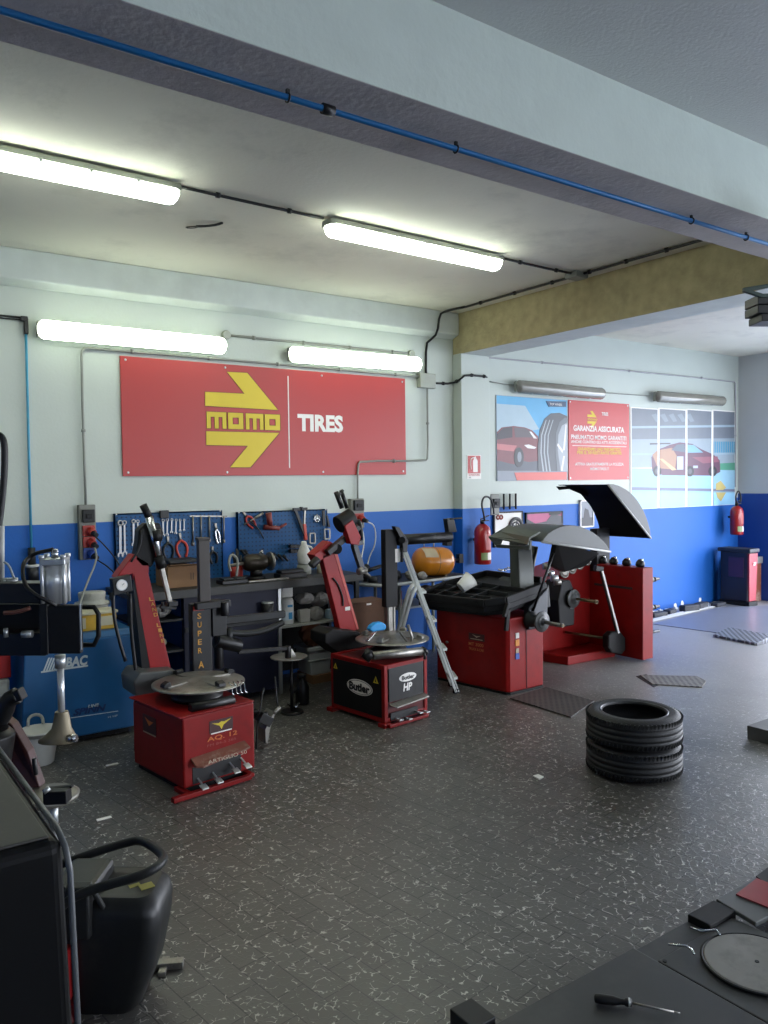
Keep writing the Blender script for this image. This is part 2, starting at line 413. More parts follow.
def glyphs(mb, dx, dz, Y, t):
    for a in (arrU, arrD): flat(mb, [(x + dx, z + dz) for x, z in a], Y, t)
    for i in range(4):
        if i % 2 == 0: flat(mb, [(x + dx, z + dz) for x, z in mm(lx[i], lx[i] + lw[i])], Y, t)
    mb.M = Matrix.Translation((dx, 0, dz))
    for i in (1, 3): oo(mb, lx[i], lx[i] + lw[i], Y, t)
    mb.M = Matrix.Identity(4)
for dx, dz in ((.007, -.007), (-.006, .004), (.006, .006), (-.004, -.007)): glyphs(mb, dx, dz, YW - .02 - .0002 * (dx > 0), .001)
obj('logo_outline', mb, M['logo_edge'], sg)
mb = MB(); glyphs(mb, 0, 0, YW - .0212, .0018); obj('logo', mb, M['yellow'], sg, label='yellow double arrow logo')
mb = MB(); mb.box((3.757, YW - .0225, 2.05), (3.768, YW - .02, 2.955)); obj('divider_line', mb, M['paper'], sg)
text('TIRES', (3.86, YW - .021, 2.415), (1, 0, 0), (0, 0, 1), 0.535, 0.175, M['paper'], sg, bold=0.045)
for (x, z) in ((2.17, 2.99), (5.165, 2.985), (2.17, 2.01), (5.165, 2.015), (3.1, 2.99), (4.15, 2.985), (3.1, 2.01), (4.15, 2.01)):
    mb = MB(); mb.cyl((x, YW - .02, z), (x, YW - .026, z), .011, .008, 10); obj('screw', mb, M['alu'], sg)

# ---------------------------------------------------------------- posters of the right bay
def clip(poly, x0, x1, z0=-9, z1=9):
    for ax, v, s in ((0, x0, 1), (0, x1, -1), (1, z0, 1), (1, z1, -1)):
        out = []
        for i in range(len(poly)):
            a, b = poly[i - 1], poly[i]
            ia, ib = s * (a[ax] - v) >= 0, s * (b[ax] - v) >= 0
            if ia != ib:
                t = (v - a[ax]) / (b[ax] - a[ax]); out.append((a[0] + t * (b[0] - a[0]), a[1] + t * (b[1] - a[1])))
            if ib: out.append(b)
        poly = out
        if not poly: return []
    return poly
class Print:
    """a printed sheet: flat colour areas, each a hair above the one before"""
    def __init__(s, x0, x1, z0, z1, Y): s.b = (x0, x1, z0, z1); s.Y = Y; s.k = 0; s.mb = MB(); s.mats = []
    def area(s, pts, m):
        p = clip(pts, *s.b)
        if len(p) < 3: return
        if m not in s.mats: s.mats.append(m)
        s.mb.m = s.mats.index(m); s.k += 1
        s.mb.prism([(x, s.Y, z) for x, z in p], (0, -0.0004 * s.k, 0))
    def done(s, parent, name='printed_picture'): return obj(name, s.mb, s.mats, parent)
def pm(n, c, r=0.45): return mat('print_' + n, c, r, var=0.04)
# car and tyre poster
po = thing('car_poster', 'blue sky poster with a dark red car beside a large tyre', 'poster', (7.19, YW, 1.893))
X0, X1, Z0, Z1 = 6.565, 7.805, 1.893, 2.92
mb = MB(); mb.box((X0, YW - .012, Z0), (X1, YW, Z1)); obj('poster_panel', mb, pm('grey', '8d97a3'), po)
def q1(x, y):
    p = at(490 + x / 8.535, 380 + y / 8.535, Y=YW - .013); return (p.x, p.z)
pr = Print(X0 + .006, X1 - .006, Z0 + .006, Z1 - .006, YW - .012)
pr.area([q1(40, 130), q1(660, 130), q1(660, 700), q1(40, 700)], pm('sky', '5aa4cc'))
pr.area([q1(40, 200), q1(300, 220), q1(420, 420), q1(40, 500)], pm('haze', '9fb4bf'))
pr.area([q1(40, 560), q1(660, 560), q1(660, 900), q1(40, 900)], pm('road', '6d747e'))
pr.area([q1(30, 660), q1(420, 690), q1(420, 780), q1(30, 790)], pm('road_dark', '4b4f59'))
pr.area([q1(*p) for p in ((30, 470), (100, 405), (200, 392), (300, 405), (360, 430), (410, 480), (420, 690), (330, 700), (280, 690), (200, 720), (30, 680))], pm('car', '743c42'))
pr.area([q1(*p) for p in ((50, 470), (110, 410), (190, 400), (190, 490), (50, 510))], pm('glass_dark', '39333b'))
pr.area([q1(*p) for p in ((205, 405), (300, 412), (345, 440), (370, 490), (215, 490))], pm('glass_mid', '544a50'))
pr.area([q1(*p) for p in ((30, 540), (230, 560), (200, 610), (30, 590))], pm('car_light', 'b3686a'))
pr.area([q1(*p) for p in ((290, 555), (330, 550), (395, 575), (380, 588), (320, 582))], pm('lamp', 'd8d4d4'))
pr.area([q1(*p) for p in ((335, 440), (350, 440), (400, 500), (372, 498))], pm('lamp', 'd8d4d4'))
pr.area([q1(245 + 42 * math.cos(t), 660 + 85 * math.sin(t)) for t in [i * PI / 9 for i in range(18)]], pm('wheel', '2a2b31'))
pr.area([q1(250 + 18 * math.cos(t), 657 + 45 * math.sin(t)) for t in [i * PI / 9 for i in range(18)]], pm('rim', '7b818a'))
pr.area([q1(*p) for p in ((40, 775), (660, 775), (660, 900), (40, 900))], pm('foot', '7c828c'))
pr.area([q1(*p) for p in ((410, 780), (405, 560), (425, 420), (465, 330), (520, 285), (590, 280), (660, 310), (660, 780))], pm('tyre', '4d5157'))
for a, b in ((430, 470), (458, 500), (486, 528)):
    pr.area([q1(*p) for p in ((a + 18, 780), (a - 2, 620), (a + 4, 470), (b + 5, 340), (b + 10, 342), (a + 12, 475), (a + 8, 620), (a + 30, 780))], pm('groove', 'a3a9af'))
pr.area([q1(*p) for p in ((570, 780), (555, 600), (560, 450), (590, 360), (640, 320), (660, 330), (660, 780))], pm('tyre_in', '6a6f76'))
pr.area([q1(*p) for p in ((600, 780), (575, 600), (580, 470), (610, 390), (660, 360), (660, 780))], pm('spokes', '9ba1a8'))
for p in (((575, 540), (620, 600), (615, 625), (570, 560)), ((640, 380), (652, 380), (635, 600), (620, 600)), ((600, 770), (622, 650), (634, 650), (615, 775))):
    pr.area([q1(*v) for v in p], pm('lamp', 'd8d4d4'))
pr.area([q1(*p) for p in ((475, 180), (645, 185), (645, 230), (500, 228))], pm('plate', '2a4360'))
pr.area([q1(*p) for p in ((205, 790), (650, 785), (650, 862), (230, 866))], pm('stripe', 'c95a50'))
pr.done(po)
p = q1(505, 215); text('TOP WHEEL', (p[0], YW - .0225, p[1]), (1, 0, 0), (0, 0, 1), .23, .028, M['paper'], po, bold=0.01)
# red guarantee poster
po = thing('guarantee_poster', 'small red poster with white writing garanzia assicurata and yellow arrows', 'poster', (8.44, YW, 1.892))
mb = MB(); mb.box((7.832, YW - .012, 1.892), (9.052, YW, 2.924)); obj('poster_panel', mb, mat('red_poster', 'b63a3a', .45, var=.03), po)
mb = MB(); kx = 0.24; cx, cz = 8.285, 2.69
for a in (arrU, arrD): flat(mb, [(cx + (x - 3.29) * kx, cz + (z - 2.5) * .24) for x, z in a], YW - .012, .002)
obj('arrow_logo', mb, M['yellow'], po)
text('momo', (cx - .09, YW - .0145, cz - .016), (1, 0, 0), (0, 0, 1), .185, .026, M['yellow'], po, bold=.02)
def line(s, px0, px1, py, h, m, bold=.02):
    a = at(560 + px0 / 9.6, 390 + py / 9.6, Y=YW - .013); b = at(560 + px1 / 9.6, 390 + py / 9.6, Y=YW - .013)
    text(s, (a.x, YW - .0125, a.z), (1, 0, 0), (0, 0, 1), b.x - a.x, h, m, po, bold=bold)
line('TIRES', 400, 462, 246, .045, M['paper'])
line('GARANZIA ASSICURATA', 128, 615, 392, .075, M['paper'], .03)
line('PNEUMATICI MOMO GARANTITI', 108, 635, 470, .058, M['paper'])
line('ANCHE CONTRO GLI ATTI ACCIDENTALI', 105, 638, 508, .036, M['paper'])
line('GARANZIAMO UNO PNEUMATICO', 170, 580, 580, .040, M['yellow'])
line('PER IL 50 RESTANTE GRATIS', 165, 590, 615, .040, M['yellow'])
line('ATTIVA GRATUITAMENTE LA POLIZZA', 145, 610, 725, .038, M['paper'])
line('MOMOTIRES.IT', 290, 470, 770, .036, M['paper'])
mb = MB(); mb.box((7.9, YW - .0135, 2.336), (8.99, YW - .012, 2.344)); obj('rule_line', mb, M['paper'], po)
for (x, z) in ((7.86, 2.9), (9.02, 2.9), (7.86, 1.92), (9.02, 1.92)):
    mb = MB(); mb.cyl((x, YW - .012, z), (x, YW - .017, z), .012, .009, 10); obj('screw', mb, M['alu'], po)
# race car picture in four strips, glare haze mixed into its muted colours
rs = 6.4
def q2(x, y):
    p = at(625 + x / rs, 390 + y / rs, Y=YW - .013); return (p.x, p.z)
edges = [q2(36, 400)[0], q2(216, 400)[0], q2(394, 400)[0], q2(560, 400)[0], q2(708, 400)[0]]
names = ['leftmost race picture panel with pale empty track beside the red poster', 'race picture panel showing the orange rear of the racing car', 'race picture panel showing the windscreen and side of the racing car', 'rightmost race picture panel with the car nose and a yellow arrow mark']
def ellp(cx, cy, a, b, n=16): return [q2(cx + a * math.cos(2 * PI * i / n), cy + b * math.sin(2 * PI * i / n)) for i in range(n)]
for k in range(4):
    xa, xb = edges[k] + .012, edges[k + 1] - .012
    pp = thing('picture_panel', names[k], 'picture', ((xa + xb) / 2, YW, 1.475), 'four panels of the race car picture')  # unseen high slot, put in to brighten the beam face
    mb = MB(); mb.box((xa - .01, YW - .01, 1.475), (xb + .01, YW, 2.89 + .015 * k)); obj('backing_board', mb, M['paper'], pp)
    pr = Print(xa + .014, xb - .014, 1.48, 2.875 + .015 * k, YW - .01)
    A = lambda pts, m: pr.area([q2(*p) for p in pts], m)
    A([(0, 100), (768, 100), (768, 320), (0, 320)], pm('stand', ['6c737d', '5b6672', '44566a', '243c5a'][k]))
    for i in range(5): A([(170 + 55 * i, 160), (200 + 55 * i, 150), (225 + 55 * i, 200), (200 + 55 * i, 205)], pm('flag', '7d8993'))
    A([(0, 232), (768, 222), (768, 236), (0, 246)], pm('rail', '93a6b4'))
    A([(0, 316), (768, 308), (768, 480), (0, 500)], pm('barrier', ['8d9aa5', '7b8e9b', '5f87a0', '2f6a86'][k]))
    for i in range(14): A([(560 + 14 * i, 330), (568 + 14 * i, 330), (568 + 14 * i, 410), (560 + 14 * i, 410)], pm('tyres', '3f8fb0'))
    A([(0, 405), (768, 400), (768, 412), (0, 417)], pm('rail', '93a6b4'))
    A([(600, 470), (768, 462), (768, 520), (600, 525)], pm('grass', '4f8f76'))
    A([(0, 500), (768, 515), (768, 768), (0, 768)], pm('track', '8db4c8'))
    A([(0, 620), (768, 636), (768, 652), (0, 640)], pm('track_line', '6c6f86'))
    A([(0, 655), (768, 660), (768, 768), (0, 768)], pm('track_near', '93c4de'))
    # the car
    A([(175, 520), (170, 430), (215, 380), (290, 350), (350, 335), (430, 345), (490, 380), (560, 410), (605, 450), (608, 525), (560, 548), (240, 545)], pm('racer', '5f3f52'))
    A([(175, 415), (210, 385), (300, 370), (330, 420), (320, 510), (210, 500)], pm('racer_orange', 'a07a63'))
    A([(220, 440), (240, 440), (330, 510), (300, 515)], pm('racer_yellow', 'c4a77c'))
    A([(160, 340), (290, 338), (290, 346), (160, 350)], pm('wing', '4c4a52'))
    A([(295, 385), (330, 350), (380, 345), (385, 400)], pm('racer_glass', '55606e'))
    A([(395, 348), (440, 352), (500, 400), (400, 402)], pm('windscreen', '74a0b4'))
    A([(332, 425), (372, 425), (372, 510), (332, 510)], pm('number_plate', 'aab4c4'))
    A([(430, 430), (590, 425), (600, 460), (500, 470)], pm('racer_red', '84505f'))
    A([(436, 484), (466, 484), (466, 500), (436, 500)], pm('number_plate', 'aab4c4'))
    for cx_ in (205, 415, 560):
        pr.area(ellp(cx_, 520, 26, 34), pm('wheel', '2a2b31')); pr.area(ellp(cx_, 520, 13, 18), pm('hub', '55565e'))
    A([(580, 600), (610, 580), (645, 625), (625, 640), (580, 640)], pm('mark', 'bba968'))
    A([(580, 655), (645, 655), (612, 712), (590, 690)], pm('mark', 'bba968'))
    pr.done(pp)

# ---------------------------------------------------------------- lamps
def lamp(name, label, cat, a, b, axis_up, lit, group):
    """sealed double-tube fitting from a to b; axis_up points from the diffuser back into the mount"""
    a, b = Vector(a), Vector(b); up = Vector(axis_up); d = (b - a).normalized(); w = d.cross(up)
    t = thing(name, label, cat, (a + b) / 2 + up * .04, group)
    n = 24; L = (b - a).length
    mbh = MB()
    def prof(s):   # rounded ends
        e = min(s, L - s); return 1.0 if e > .05 else max(.35, math.sqrt(max(0, 1 - (1 - e / .05) ** 2)))
    def shell(k0, k1, r, h):
        rows = []
        for s in (0, .004, .012, .03, .05, L - .05, L - .03, L - .012, L - .004, L):
            f = prof(s); rows.append([a + d * s + w * (r * f * math.cos(PI * j / 10)) - up * (h * f * math.sin(PI * j / 10)) for j in range(k0, k1 + 1)])
        return rows
    m1 = MB(); rows = shell(0, 10, .078, .075); m1.grid(rows)
    m1.add(rows[0], [tuple(range(11))]); m1.add(rows[-1], [tuple(range(11))])
    obj('lamp_diffuser', m1, lit, t)
    m2 = MB(); m2.prism([a + w * .072 + up * .0, a + w * .06 + up * .045, a - w * .06 + up * .045, a - w * .072 + up * .0], d * L)
    obj('lamp_body', m2, M['cond'], t, 0.006)
    for k in range(1, 6):
        for sgn in (1, -1):
            m3 = MB(); c = a + d * (L * k / 6) + w * (.076 * sgn); m3.bar(c - up * .012, c + up * .012, .02, .006, up=w); obj('clip', m3, M['alu'], t)
    return t
LIT = emit('lit_diffuser', 'f3ffe9', 9)
LITC = emit('lit_diffuser_ceiling', 'f6fff0', 22)
OFF = mat('dull_diffuser', '7c7a70', 0.25, var=.1, coat=.5)
lamp('wall_lamp', 'lit fluorescent wall lamp above the left end of the red sign', 'lamp', (1.44, YW - .11, 3.168), (3.07, YW - .11, 3.172), (0, 1, 0), LIT, 'wall fluorescent lamps')
lamp('wall_lamp', 'lit fluorescent wall lamp above the word tires', 'lamp', (3.73, YW - .11, 3.155), (5.345, YW - .11, 3.175), (0, 1, 0), LIT, 'wall fluorescent lamps')
lamp('wall_lamp', 'unlit grey wall lamp above the car poster', 'lamp', (6.8, YW - .11, 3.025), (8.39, YW - .11, 3.02), (0, 1, 0), OFF, 'wall fluorescent lamps')
lamp('wall_lamp', 'unlit grey wall lamp above the race car picture', 'lamp', (9.5, YW - .11, 3.045), (11.17, YW - .11, 3.06), (0, 1, 0), OFF, 'wall fluorescent lamps')
lamp('ceiling_lamp', 'lit fluorescent ceiling lamp running out of the left edge', 'lamp', (.22, 4.83, 3.725), (1.87, 4.84, 3.725), (0, 0, 1), LITC, 'ceiling fluorescent lamps')
lamp('ceiling_lamp', 'lit fluorescent ceiling lamp between the hanging wire and the cross beam', 'lamp', (2.97, 4.86, 3.725), (4.68, 4.90, 3.725), (0, 0, 1), LITC, 'ceiling fluorescent lamps')

# ---------------------------------------------------------------- conduits and boxes
def pipe(label, pts, r=.011, m=None, name='conduit', it=1, cat='pipe', clips=0.0, grp='grey wall conduits'):
    mb = MB(); mb.tube(pts, r, 8, smooth_it=it)
    pts = [Vector(p) for p in pts]
    if clips:
        for a, b in zip(pts[:-1], pts[1:]):
            L = (b - a).length; n = int(L / clips)
            for k in range(n):
                c = a.lerp(b, (k + .5) / n); d = (b - a).normalized(); mb.cyl(c - d * .012, c + d * .012, r * 1.7, n=8)
    return obj(name, mb, m or M['cond'], label=label, cat=cat, group=grp, loc=pts[0])
y1 = YW - .014; yb = YW - .036
pipe('grey conduit rising from the left socket box and bending over the sign top', [(1.80, yb, 1.74), (1.795, yb, 2.99), (1.81, yb, 3.05), (1.87, yb, 3.065), (5.42, yb, 3.055)], clips=.7)
pipe('grey conduit joining the two round wall boxes', [(3.13, y1, 3.295), (5.32, y1, 3.30)], .012, clips=.5)
pipe('grey conduit falling from the junction box and crossing the sign corner', [(5.50, yb, 2.93), (5.50, yb, 2.16), (5.46, yb, 2.127), (4.60, yb, 2.125), (4.56, yb, 2.08), (4.555, yb, 1.73)], clips=.45)
pipe('dark conduit stepping from the ceiling down to the junction box', [(5.70, 6.5, 3.775), (5.64, 6.75, 3.77), (5.60, YW - .14, 3.74), (5.57, YW - .14, 3.53), (5.56, y1, 3.47), (5.51, y1, 3.43), (5.50, y1, 3.08)], .013, M['blackmet'])
pipe('dark conduit along the ceiling beside the bare cross beam', [(5.70, 3.0, 3.772), (5.70, 5.0, 3.772), (5.70, 6.5, 3.772)], .012, M['blackmet'], clips=.4)
pipe('grey cable joining the two ceiling lamps', [(1.89, 4.85, 3.775), (2.4, 4.86, 3.772), (2.95, 4.87, 3.775)], .011, M['dgrey'], clips=.35)
pipe('grey cable from the ceiling lamp to the ceiling junction box', [(4.70, 4.91, 3.775), (5.2, 4.93, 3.772), (5.62, 4.93, 3.775)], .011, M['dgrey'], clips=.35)
pipe('dark conduit wrapping the pilaster face at lamp height', [(5.62, y1, 3.0), (5.88, y1, 3.01), (5.885, YW - .165, 3.05), (5.95, YW - .165, 3.10), (6.33, YW - .165, 3.10), (6.345, y1, 3.07)], .012, M['dgrey'], clips=.15)
pipe('pale conduit running high around the right bay wall', [(6.42, y1, 1.75), (6.42, y1, 3.30), (6.45, y1, 3.345), (6.5, y1, 3.355), (11.6, y1, 3.40), (11.66, y1, 3.36), (11.66, y1, 1.75)], .010, mat('pale_conduit', 'a3a2a6', .5), clips=1.3)
pipe('thin cable linking the unlit wall lamps', [(6.46, y1, 3.07), (6.8, y1, 3.05), (8.4, y1, 3.05), (9.5, y1, 3.06)], .007)
def box_thing(name, label, cat, lo, hi, m, grp=None, bev=.008):
    mb = MB(); mb.box(lo, hi); return obj(name, mb, m, None, bev, label=label, cat=cat, group=grp)
box_thing('junction_box', 'grey square junction box right of the sign', 'electrical box', (5.38, YW - .07, 2.935), (5.60, YW, 3.095), mat('pale_box', '9a9e93', .5))
for (x, z, l) in ((3.12, 3.295, 'round white conduit box between the two lit wall lamps'), (5.30, 3.30, 'round white conduit box at the right end of the lit lamp')):
    mb = MB(); mb.rev([(0, .042), (.03, .042), (.036, .036)], (x, YW, z), (x, YW - 1, z)); obj('conduit_box', mb, mat('pale_box', '9a9e93', .5), label=l, cat='electrical box', group='round conduit boxes')
box_thing('junction_box', 'grey junction box on the ceiling where the conduits meet', 'electrical box', (5.60, 4.86, 3.735), (5.76, 5.0, ZC), M['cond'])
# sockets
def sockets(label, x0, x1, z0, z1, rows, red2=None):
    t = thing('socket_box', label, 'socket', ((x0 + x1) / 2, YW - .07, z0), 'industrial socket boxes')
    mb = MB(); mb.box((x0, YW - .06, z0), (x1, YW, z1)); obj('backplate', mb, M['socket'], t, .008)
    cx = (x0 + x1) / 2 + .005; w = (x1 - x0) * .36
    for kind, z in rows:
        mb = MB()
        if kind == 's':
            mb.box((cx - w, YW - .09, z - .055), (cx + w, YW - .06, z + .055)); o = obj('breaker_cover', mb, M['dgrey'], t, .006)
            mb = MB(); mb.box((cx - w * .5, YW - .1, z - .02), (cx + w * .5, YW - .09, z + .02)); obj('switch', mb, M['black'], o, .003)
        else:
            m = M['sred'] if kind == 'r' else M['sblue']
            mb.box((cx - w, YW - .08, z - .045), (cx + w, YW - .06, z + .045)); mb.cyl((cx + .01, YW - .08, z), (cx + .02, YW - .13, z - .02), .036, .034)
            o = obj('socket_outlet', mb, m, t, .004)
            mb = MB(); mb.cyl((cx + .02, YW - .125, z - .02), (cx + .035, YW - .18, z - .035), .026, .018); obj('plug', mb, M['dgrey'], o)
    return t
sockets('tall grey socket box with two red sockets beside the left tool board', 1.735, 1.875, 1.275, 1.74, [('s', 1.645), ('r', 1.52), ('r', 1.425), ('b', 1.33)])
sockets('small grey socket box with red plug left of the black column', 4.455, 4.62, 1.42, 1.73, [('s', 1.66), ('r', 1.53)])
sockets('grey socket box above the right fire extinguisher hose loop', 6.425, 6.56, 1.49, 1.74, [('s', 1.63)])
for i, (x, z) in enumerate(((6.66, 1.55), (6.76, 1.55), (6.86, 1.55))):
    mb = MB(); mb.cyl((x, YW - .03, z), (x, YW - .03, z + .19), .012); mb.cyl((x, YW, z + .03), (x, YW - .03, z + .03), .006)
    obj('wall_peg', mb, M['dgrey'], label=['leftmost', 'middle', 'rightmost'][i] + ' of three short grey rods behind the framed wheel picture', cat='rod', group='three short rods on the wall')
# cables hanging from plugs
def cable(label, pts, r=.006, m=None, it=2, name='cable', cat='cable', grp=None):
    mb = MB(); mb.tube(pts, r, 6, smooth_it=it); return obj(name, mb, m or M['rub2'], label=label, cat=cat, group=grp, loc=pts[0])
cable('black power cable from upper red socket to the red arm machine', [(1.83, 6.79, 1.48), (1.9, 6.74, 1.40), (2.0, 6.7, 1.25), (2.05, 6.65, 1.10), (2.06, 6.6, 1.03)])
cable('grey air cable slanting down left from the lower red socket', [(1.83, 6.79, 1.385), (1.8, 6.6, 1.3), (1.62, 6.3, 1.12), (1.5, 6.15, .9)], .008, M['cond'])
cable('black power cable from the blue socket to the gauge', [(1.83, 6.79, 1.29), (1.9, 6.6, 1.22), (1.95, 6.4, 1.1), (1.96, 6.0, .75), (1.9, 5.7, .5)])
cable('white cable looping from the small socket box', [(4.58, YW - .17, 1.49), (4.68, YW - .17, 1.45), (4.70, YW - .15, 1.25), (4.62, YW - .12, 1.1), (4.6, YW - .12, .93)], .007, M['plastic_white'])
cable('white cable hanging straight behind the second red arm', [(4.50, YW - .17, 1.49), (4.46, YW - .3, 1.3), (4.35, YW - .4, 1.15), (4.28, 6.5, 1.03)], .007, M['plastic_white'])
# blue compressed air lines
p0 = at(-40, -2, Z=3.3); 
t = thing('air_pipe', 'blue compressed air pipe under the long concrete beam', 'pipe', (0, 2.58, 3.3))
mb = MB(); mb.cyl((-1.5, 2.58, 3.300), (11.5, 2.58, 3.300), .0115, n=12); obj('pipe_run', mb, M['bluepipe'], t)
for x in (-.6, 1.42, 2.22, 3.9, 4.44, 6.5, 8.5):
    mb = MB(); mb.torus((x, 2.58, 3.300), (1, 0, 0), .016, .004, 12, 6); mb.box((x - .006, 2.574, 3.312), (x + .006, 2.586, 3.332)); obj('pipe_clip', mb, M['dgrey'], t)
mb = MB(); mb.cyl((1.565, 2.58, 3.300), (1.615, 2.58, 3.300), .02, n=12); obj('coupling', mb, M['rub2'], t)
t = thing('air_pipe', 'thin blue pipe dropping down the white wall at far left', 'pipe', (1.36, YW - .03, 1.35))
mb = MB(); mb.cyl((1.362, YW - .03, 1.36), (1.37, YW - .03, 3.14), .0105, n=10); obj('pipe_run', mb, mat('blue_pipe_wall', '3f93b5', .35), t)
mb = MB(); mb.cyl((.2, YW - .03, 3.262), (1.37, YW - .03, 3.262), .008, n=8); mb.cyl((.2, YW - .03, 3.242), (1.33, YW - .03, 3.242), .006, n=8); obj('black_line', mb, M['rub2'], t)
mb = MB(); mb.bar((1.33, YW - .035, 3.252), (1.385, YW - .035, 3.252), .04); mb.bar((1.372, YW - .035, 3.26), (1.372, YW - .035, 3.13), .032); obj('elbow', mb, M['rub2'], t, .006)
mb = MB(); mb.cyl((1.36, YW - .05, 1.40), (1.36, YW - .05, 1.26), .03, n=12); mb.cyl((1.36, YW - .06, 1.26), (1.36, YW - .06, 1.12), .05, n=14); obj('filter_bowl', mb, M['rub2'], t)
mb = MB(); mb.rev([(0, .052), (.02, .052)], (1.36, YW - .06, 1.245)); obj('filter_ring', mb, M['plastic_white'], t)
# dangling wire on the ceiling
mb = MB(); mb.tube([(2.22, 5.60, 3.776), (2.20, 5.55, 3.765), (2.25, 5.50, 3.765), (2.29, 5.53, 3.775), (2.27, 5.59, 3.779), (2.23, 5.61, 3.779)], .004, 6, smooth_it=2)
mb.tube([(2.27, 5.53, 3.776), (2.32, 5.46, 3.768), (2.38, 5.42, 3.777), (2.41, 5.38, 3.786)], .009, 6, smooth_it=1)
obj('loose_wire', mb, M['rub2'], label='loose black wire end left on the ceiling between lamps', cat='wire')
# ================================================================ TOOL BOARDS
def pegboard(label, x0, x1, z0, z1):
    t = thing('tool_board', label, 'tool board', ((x0 + x1) / 2, YW, z0), 'blue perforated tool boards')
    mb = MB(); mb.box((x0, YW - .03, z0), (x1, YW - .022, z1)); mb.box((x0, YW - .03, z1 - .012), (x1, YW - .002, z1)); mb.box((x0, YW - .03, z0), (x1, YW - .002, z0 + .012))
    mb.box((x0, YW - .03, z0), (x0 + .012, YW - .002, z1)); mb.box((x1 - .012, YW - .03, z0), (x1, YW - .002, z1))
    m = MATS.get('peg_holes')
    if not m:
        m = mat('peg_holes', '0e4878', 0.5, var=.05, spec=.3); nt = m.node_tree; N = nt.nodes; L = nt.links; b = N['Principled BSDF']
        old = b.inputs['Base Color'].links[0].from_socket
        geo = N.new('ShaderNodeNewGeometry'); sc = N.new('ShaderNodeVectorMath'); sc.operation = 'SCALE'; sc.inputs['Scale'].default_value = 1 / .04; L.new(geo.outputs['Position'], sc.inputs[0])
        fr = N.new('ShaderNodeVectorMath'); fr.operation = 'FRACTION'; L.new(sc.outputs[0], fr.inputs[0])
        sb = N.new('ShaderNodeVectorMath'); sb.operation = 'SUBTRACT'; sb.inputs[1].default_value = (.5, .5, .5); L.new(fr.outputs[0], sb.inputs[0])
        mk = N.new('ShaderNodeVectorMath'); mk.operation = 'MULTIPLY'; mk.inputs[1].default_value = (1, 0, 1); L.new(sb.outputs[0], mk.inputs[0])
        ln = N.new('ShaderNodeVectorMath'); ln.operation = 'LENGTH'; L.new(mk.outputs[0], ln.inputs[0])
        lt = N.new('ShaderNodeMath'); lt.operation = 'LESS_THAN'; lt.inputs[1].default_value = .2; L.new(ln.outputs['Value'], lt.inputs[0])
        mx = N.new('ShaderNodeMix'); mx.data_type = 'RGBA'; L.new(lt.outputs[0], mx.inputs[0]); L.new(old, mx.inputs[6]); mx.inputs[7].default_value = lin('072a4a'); L.new(mx.outputs[2], b.inputs['Base Color'])
    obj('perforated_sheet', mb, m, t)
    for x in (x0 + .02, x1 - .02):
        for z in (z0 + .02, z1 - .006):
            mb = MB(); mb.cyl((x, YW - .03, z), (x, YW - .036, z), .006, n=8); obj('screw', mb, M['alu'], t)
    return t
pegboard('left blue tool board with hanging spanners behind the first red arm', 2.035, 3.035, 1.0, 1.655)
pegboard('right blue tool board with red handled tools above the vice', 3.185, 4.185, .98, 1.632)
YT = YW - .032
def tp(z, sx, sy, ox, oy, d=.03):
    return lambda x, y: at(ox + x / sx, oy + y / sy, Y=YW - d)
t1 = tp(0, 5.908, 5.908, 110, 505); t2 = tp(0, 5.908, 5.908, 235, 500)
spanner_n = [0]
def spanner(p, q, w, label, m=None, ring=True):
    """spanner hanging from p (top) down to q, thickness towards the room"""
    p, q = Vector(p), Vector(q); d = (q - p).normalized(); L = (q - p).length; n = Vector((0, -1, 0)); s = d.cross(n).normalized()
    t = .008
    mb = MB(); mb.bar(p + d * w * .6 + n * .012, q - d * w * .6 + n * .012, w * .42, .006, up=n)
    # ring end
    mb.torus(p + d * w * .35 + n * .012, n, w * .42, w * .17, 16, 6)
    # open jaw
    c = q - d * w * .3 + n * .012; a = []
    for k in range(0, 9):
        t_ = PI * (0.25 + 1.5 * k / 8) ; a.append(c - d * (math.cos(t_ + PI) * w * .55) * 1 + s * (math.sin(t_) * w * .55))
    inn = [c - d * (math.cos(t_ + PI) * w * .26) + s * (math.sin(t_) * w * .26) for t_ in [PI * (0.25 + 1.5 * k / 8) for k in range(9)]]
    mb.prism([v - n * .004 for v in a + inn[::-1]], n * .008)
    spanner_n[0] += 1
    return obj('spanner', mb, m or mat('tool_steel', '9a9c9e', .35, metal=.5), label=label, cat='spanner', group='spanners on the left board', loc=p)
sp = [((58, 95), (60, 305), .048, 'largest chrome spanner at the far left of the left board'),
      ((82, 95), (86, 292), .036, 'second chrome spanner beside the largest one'),
      ((136, 88), (138, 240), .036, 'third chrome spanner hanging left of the black arm head'),
      ((161, 90), (165, 222), .03, 'fourth slimmer spanner half hidden by the arm head'),
      ((310, 85), (312, 185), .027, 'short spanner just right of the chrome cylinder'),
      ((336, 82), (334, 180), .027, 'short spanner second right of the chrome cylinder'),
      ((362, 82), (360, 165), .024, 'short spanner above the black clamp'),
      ((388, 84), (385, 170), .024, 'short spanner above the red grip pliers'),
      ((411, 84), (411, 155), .022, 'small spanner right above the red pliers'),
      ((435, 84), (434, 152), .020, 'smallest chrome spanner left of the hanging rods')]
for a, b, w_, l in sp: spanner(t1(*a), t1(*b), w_, l)
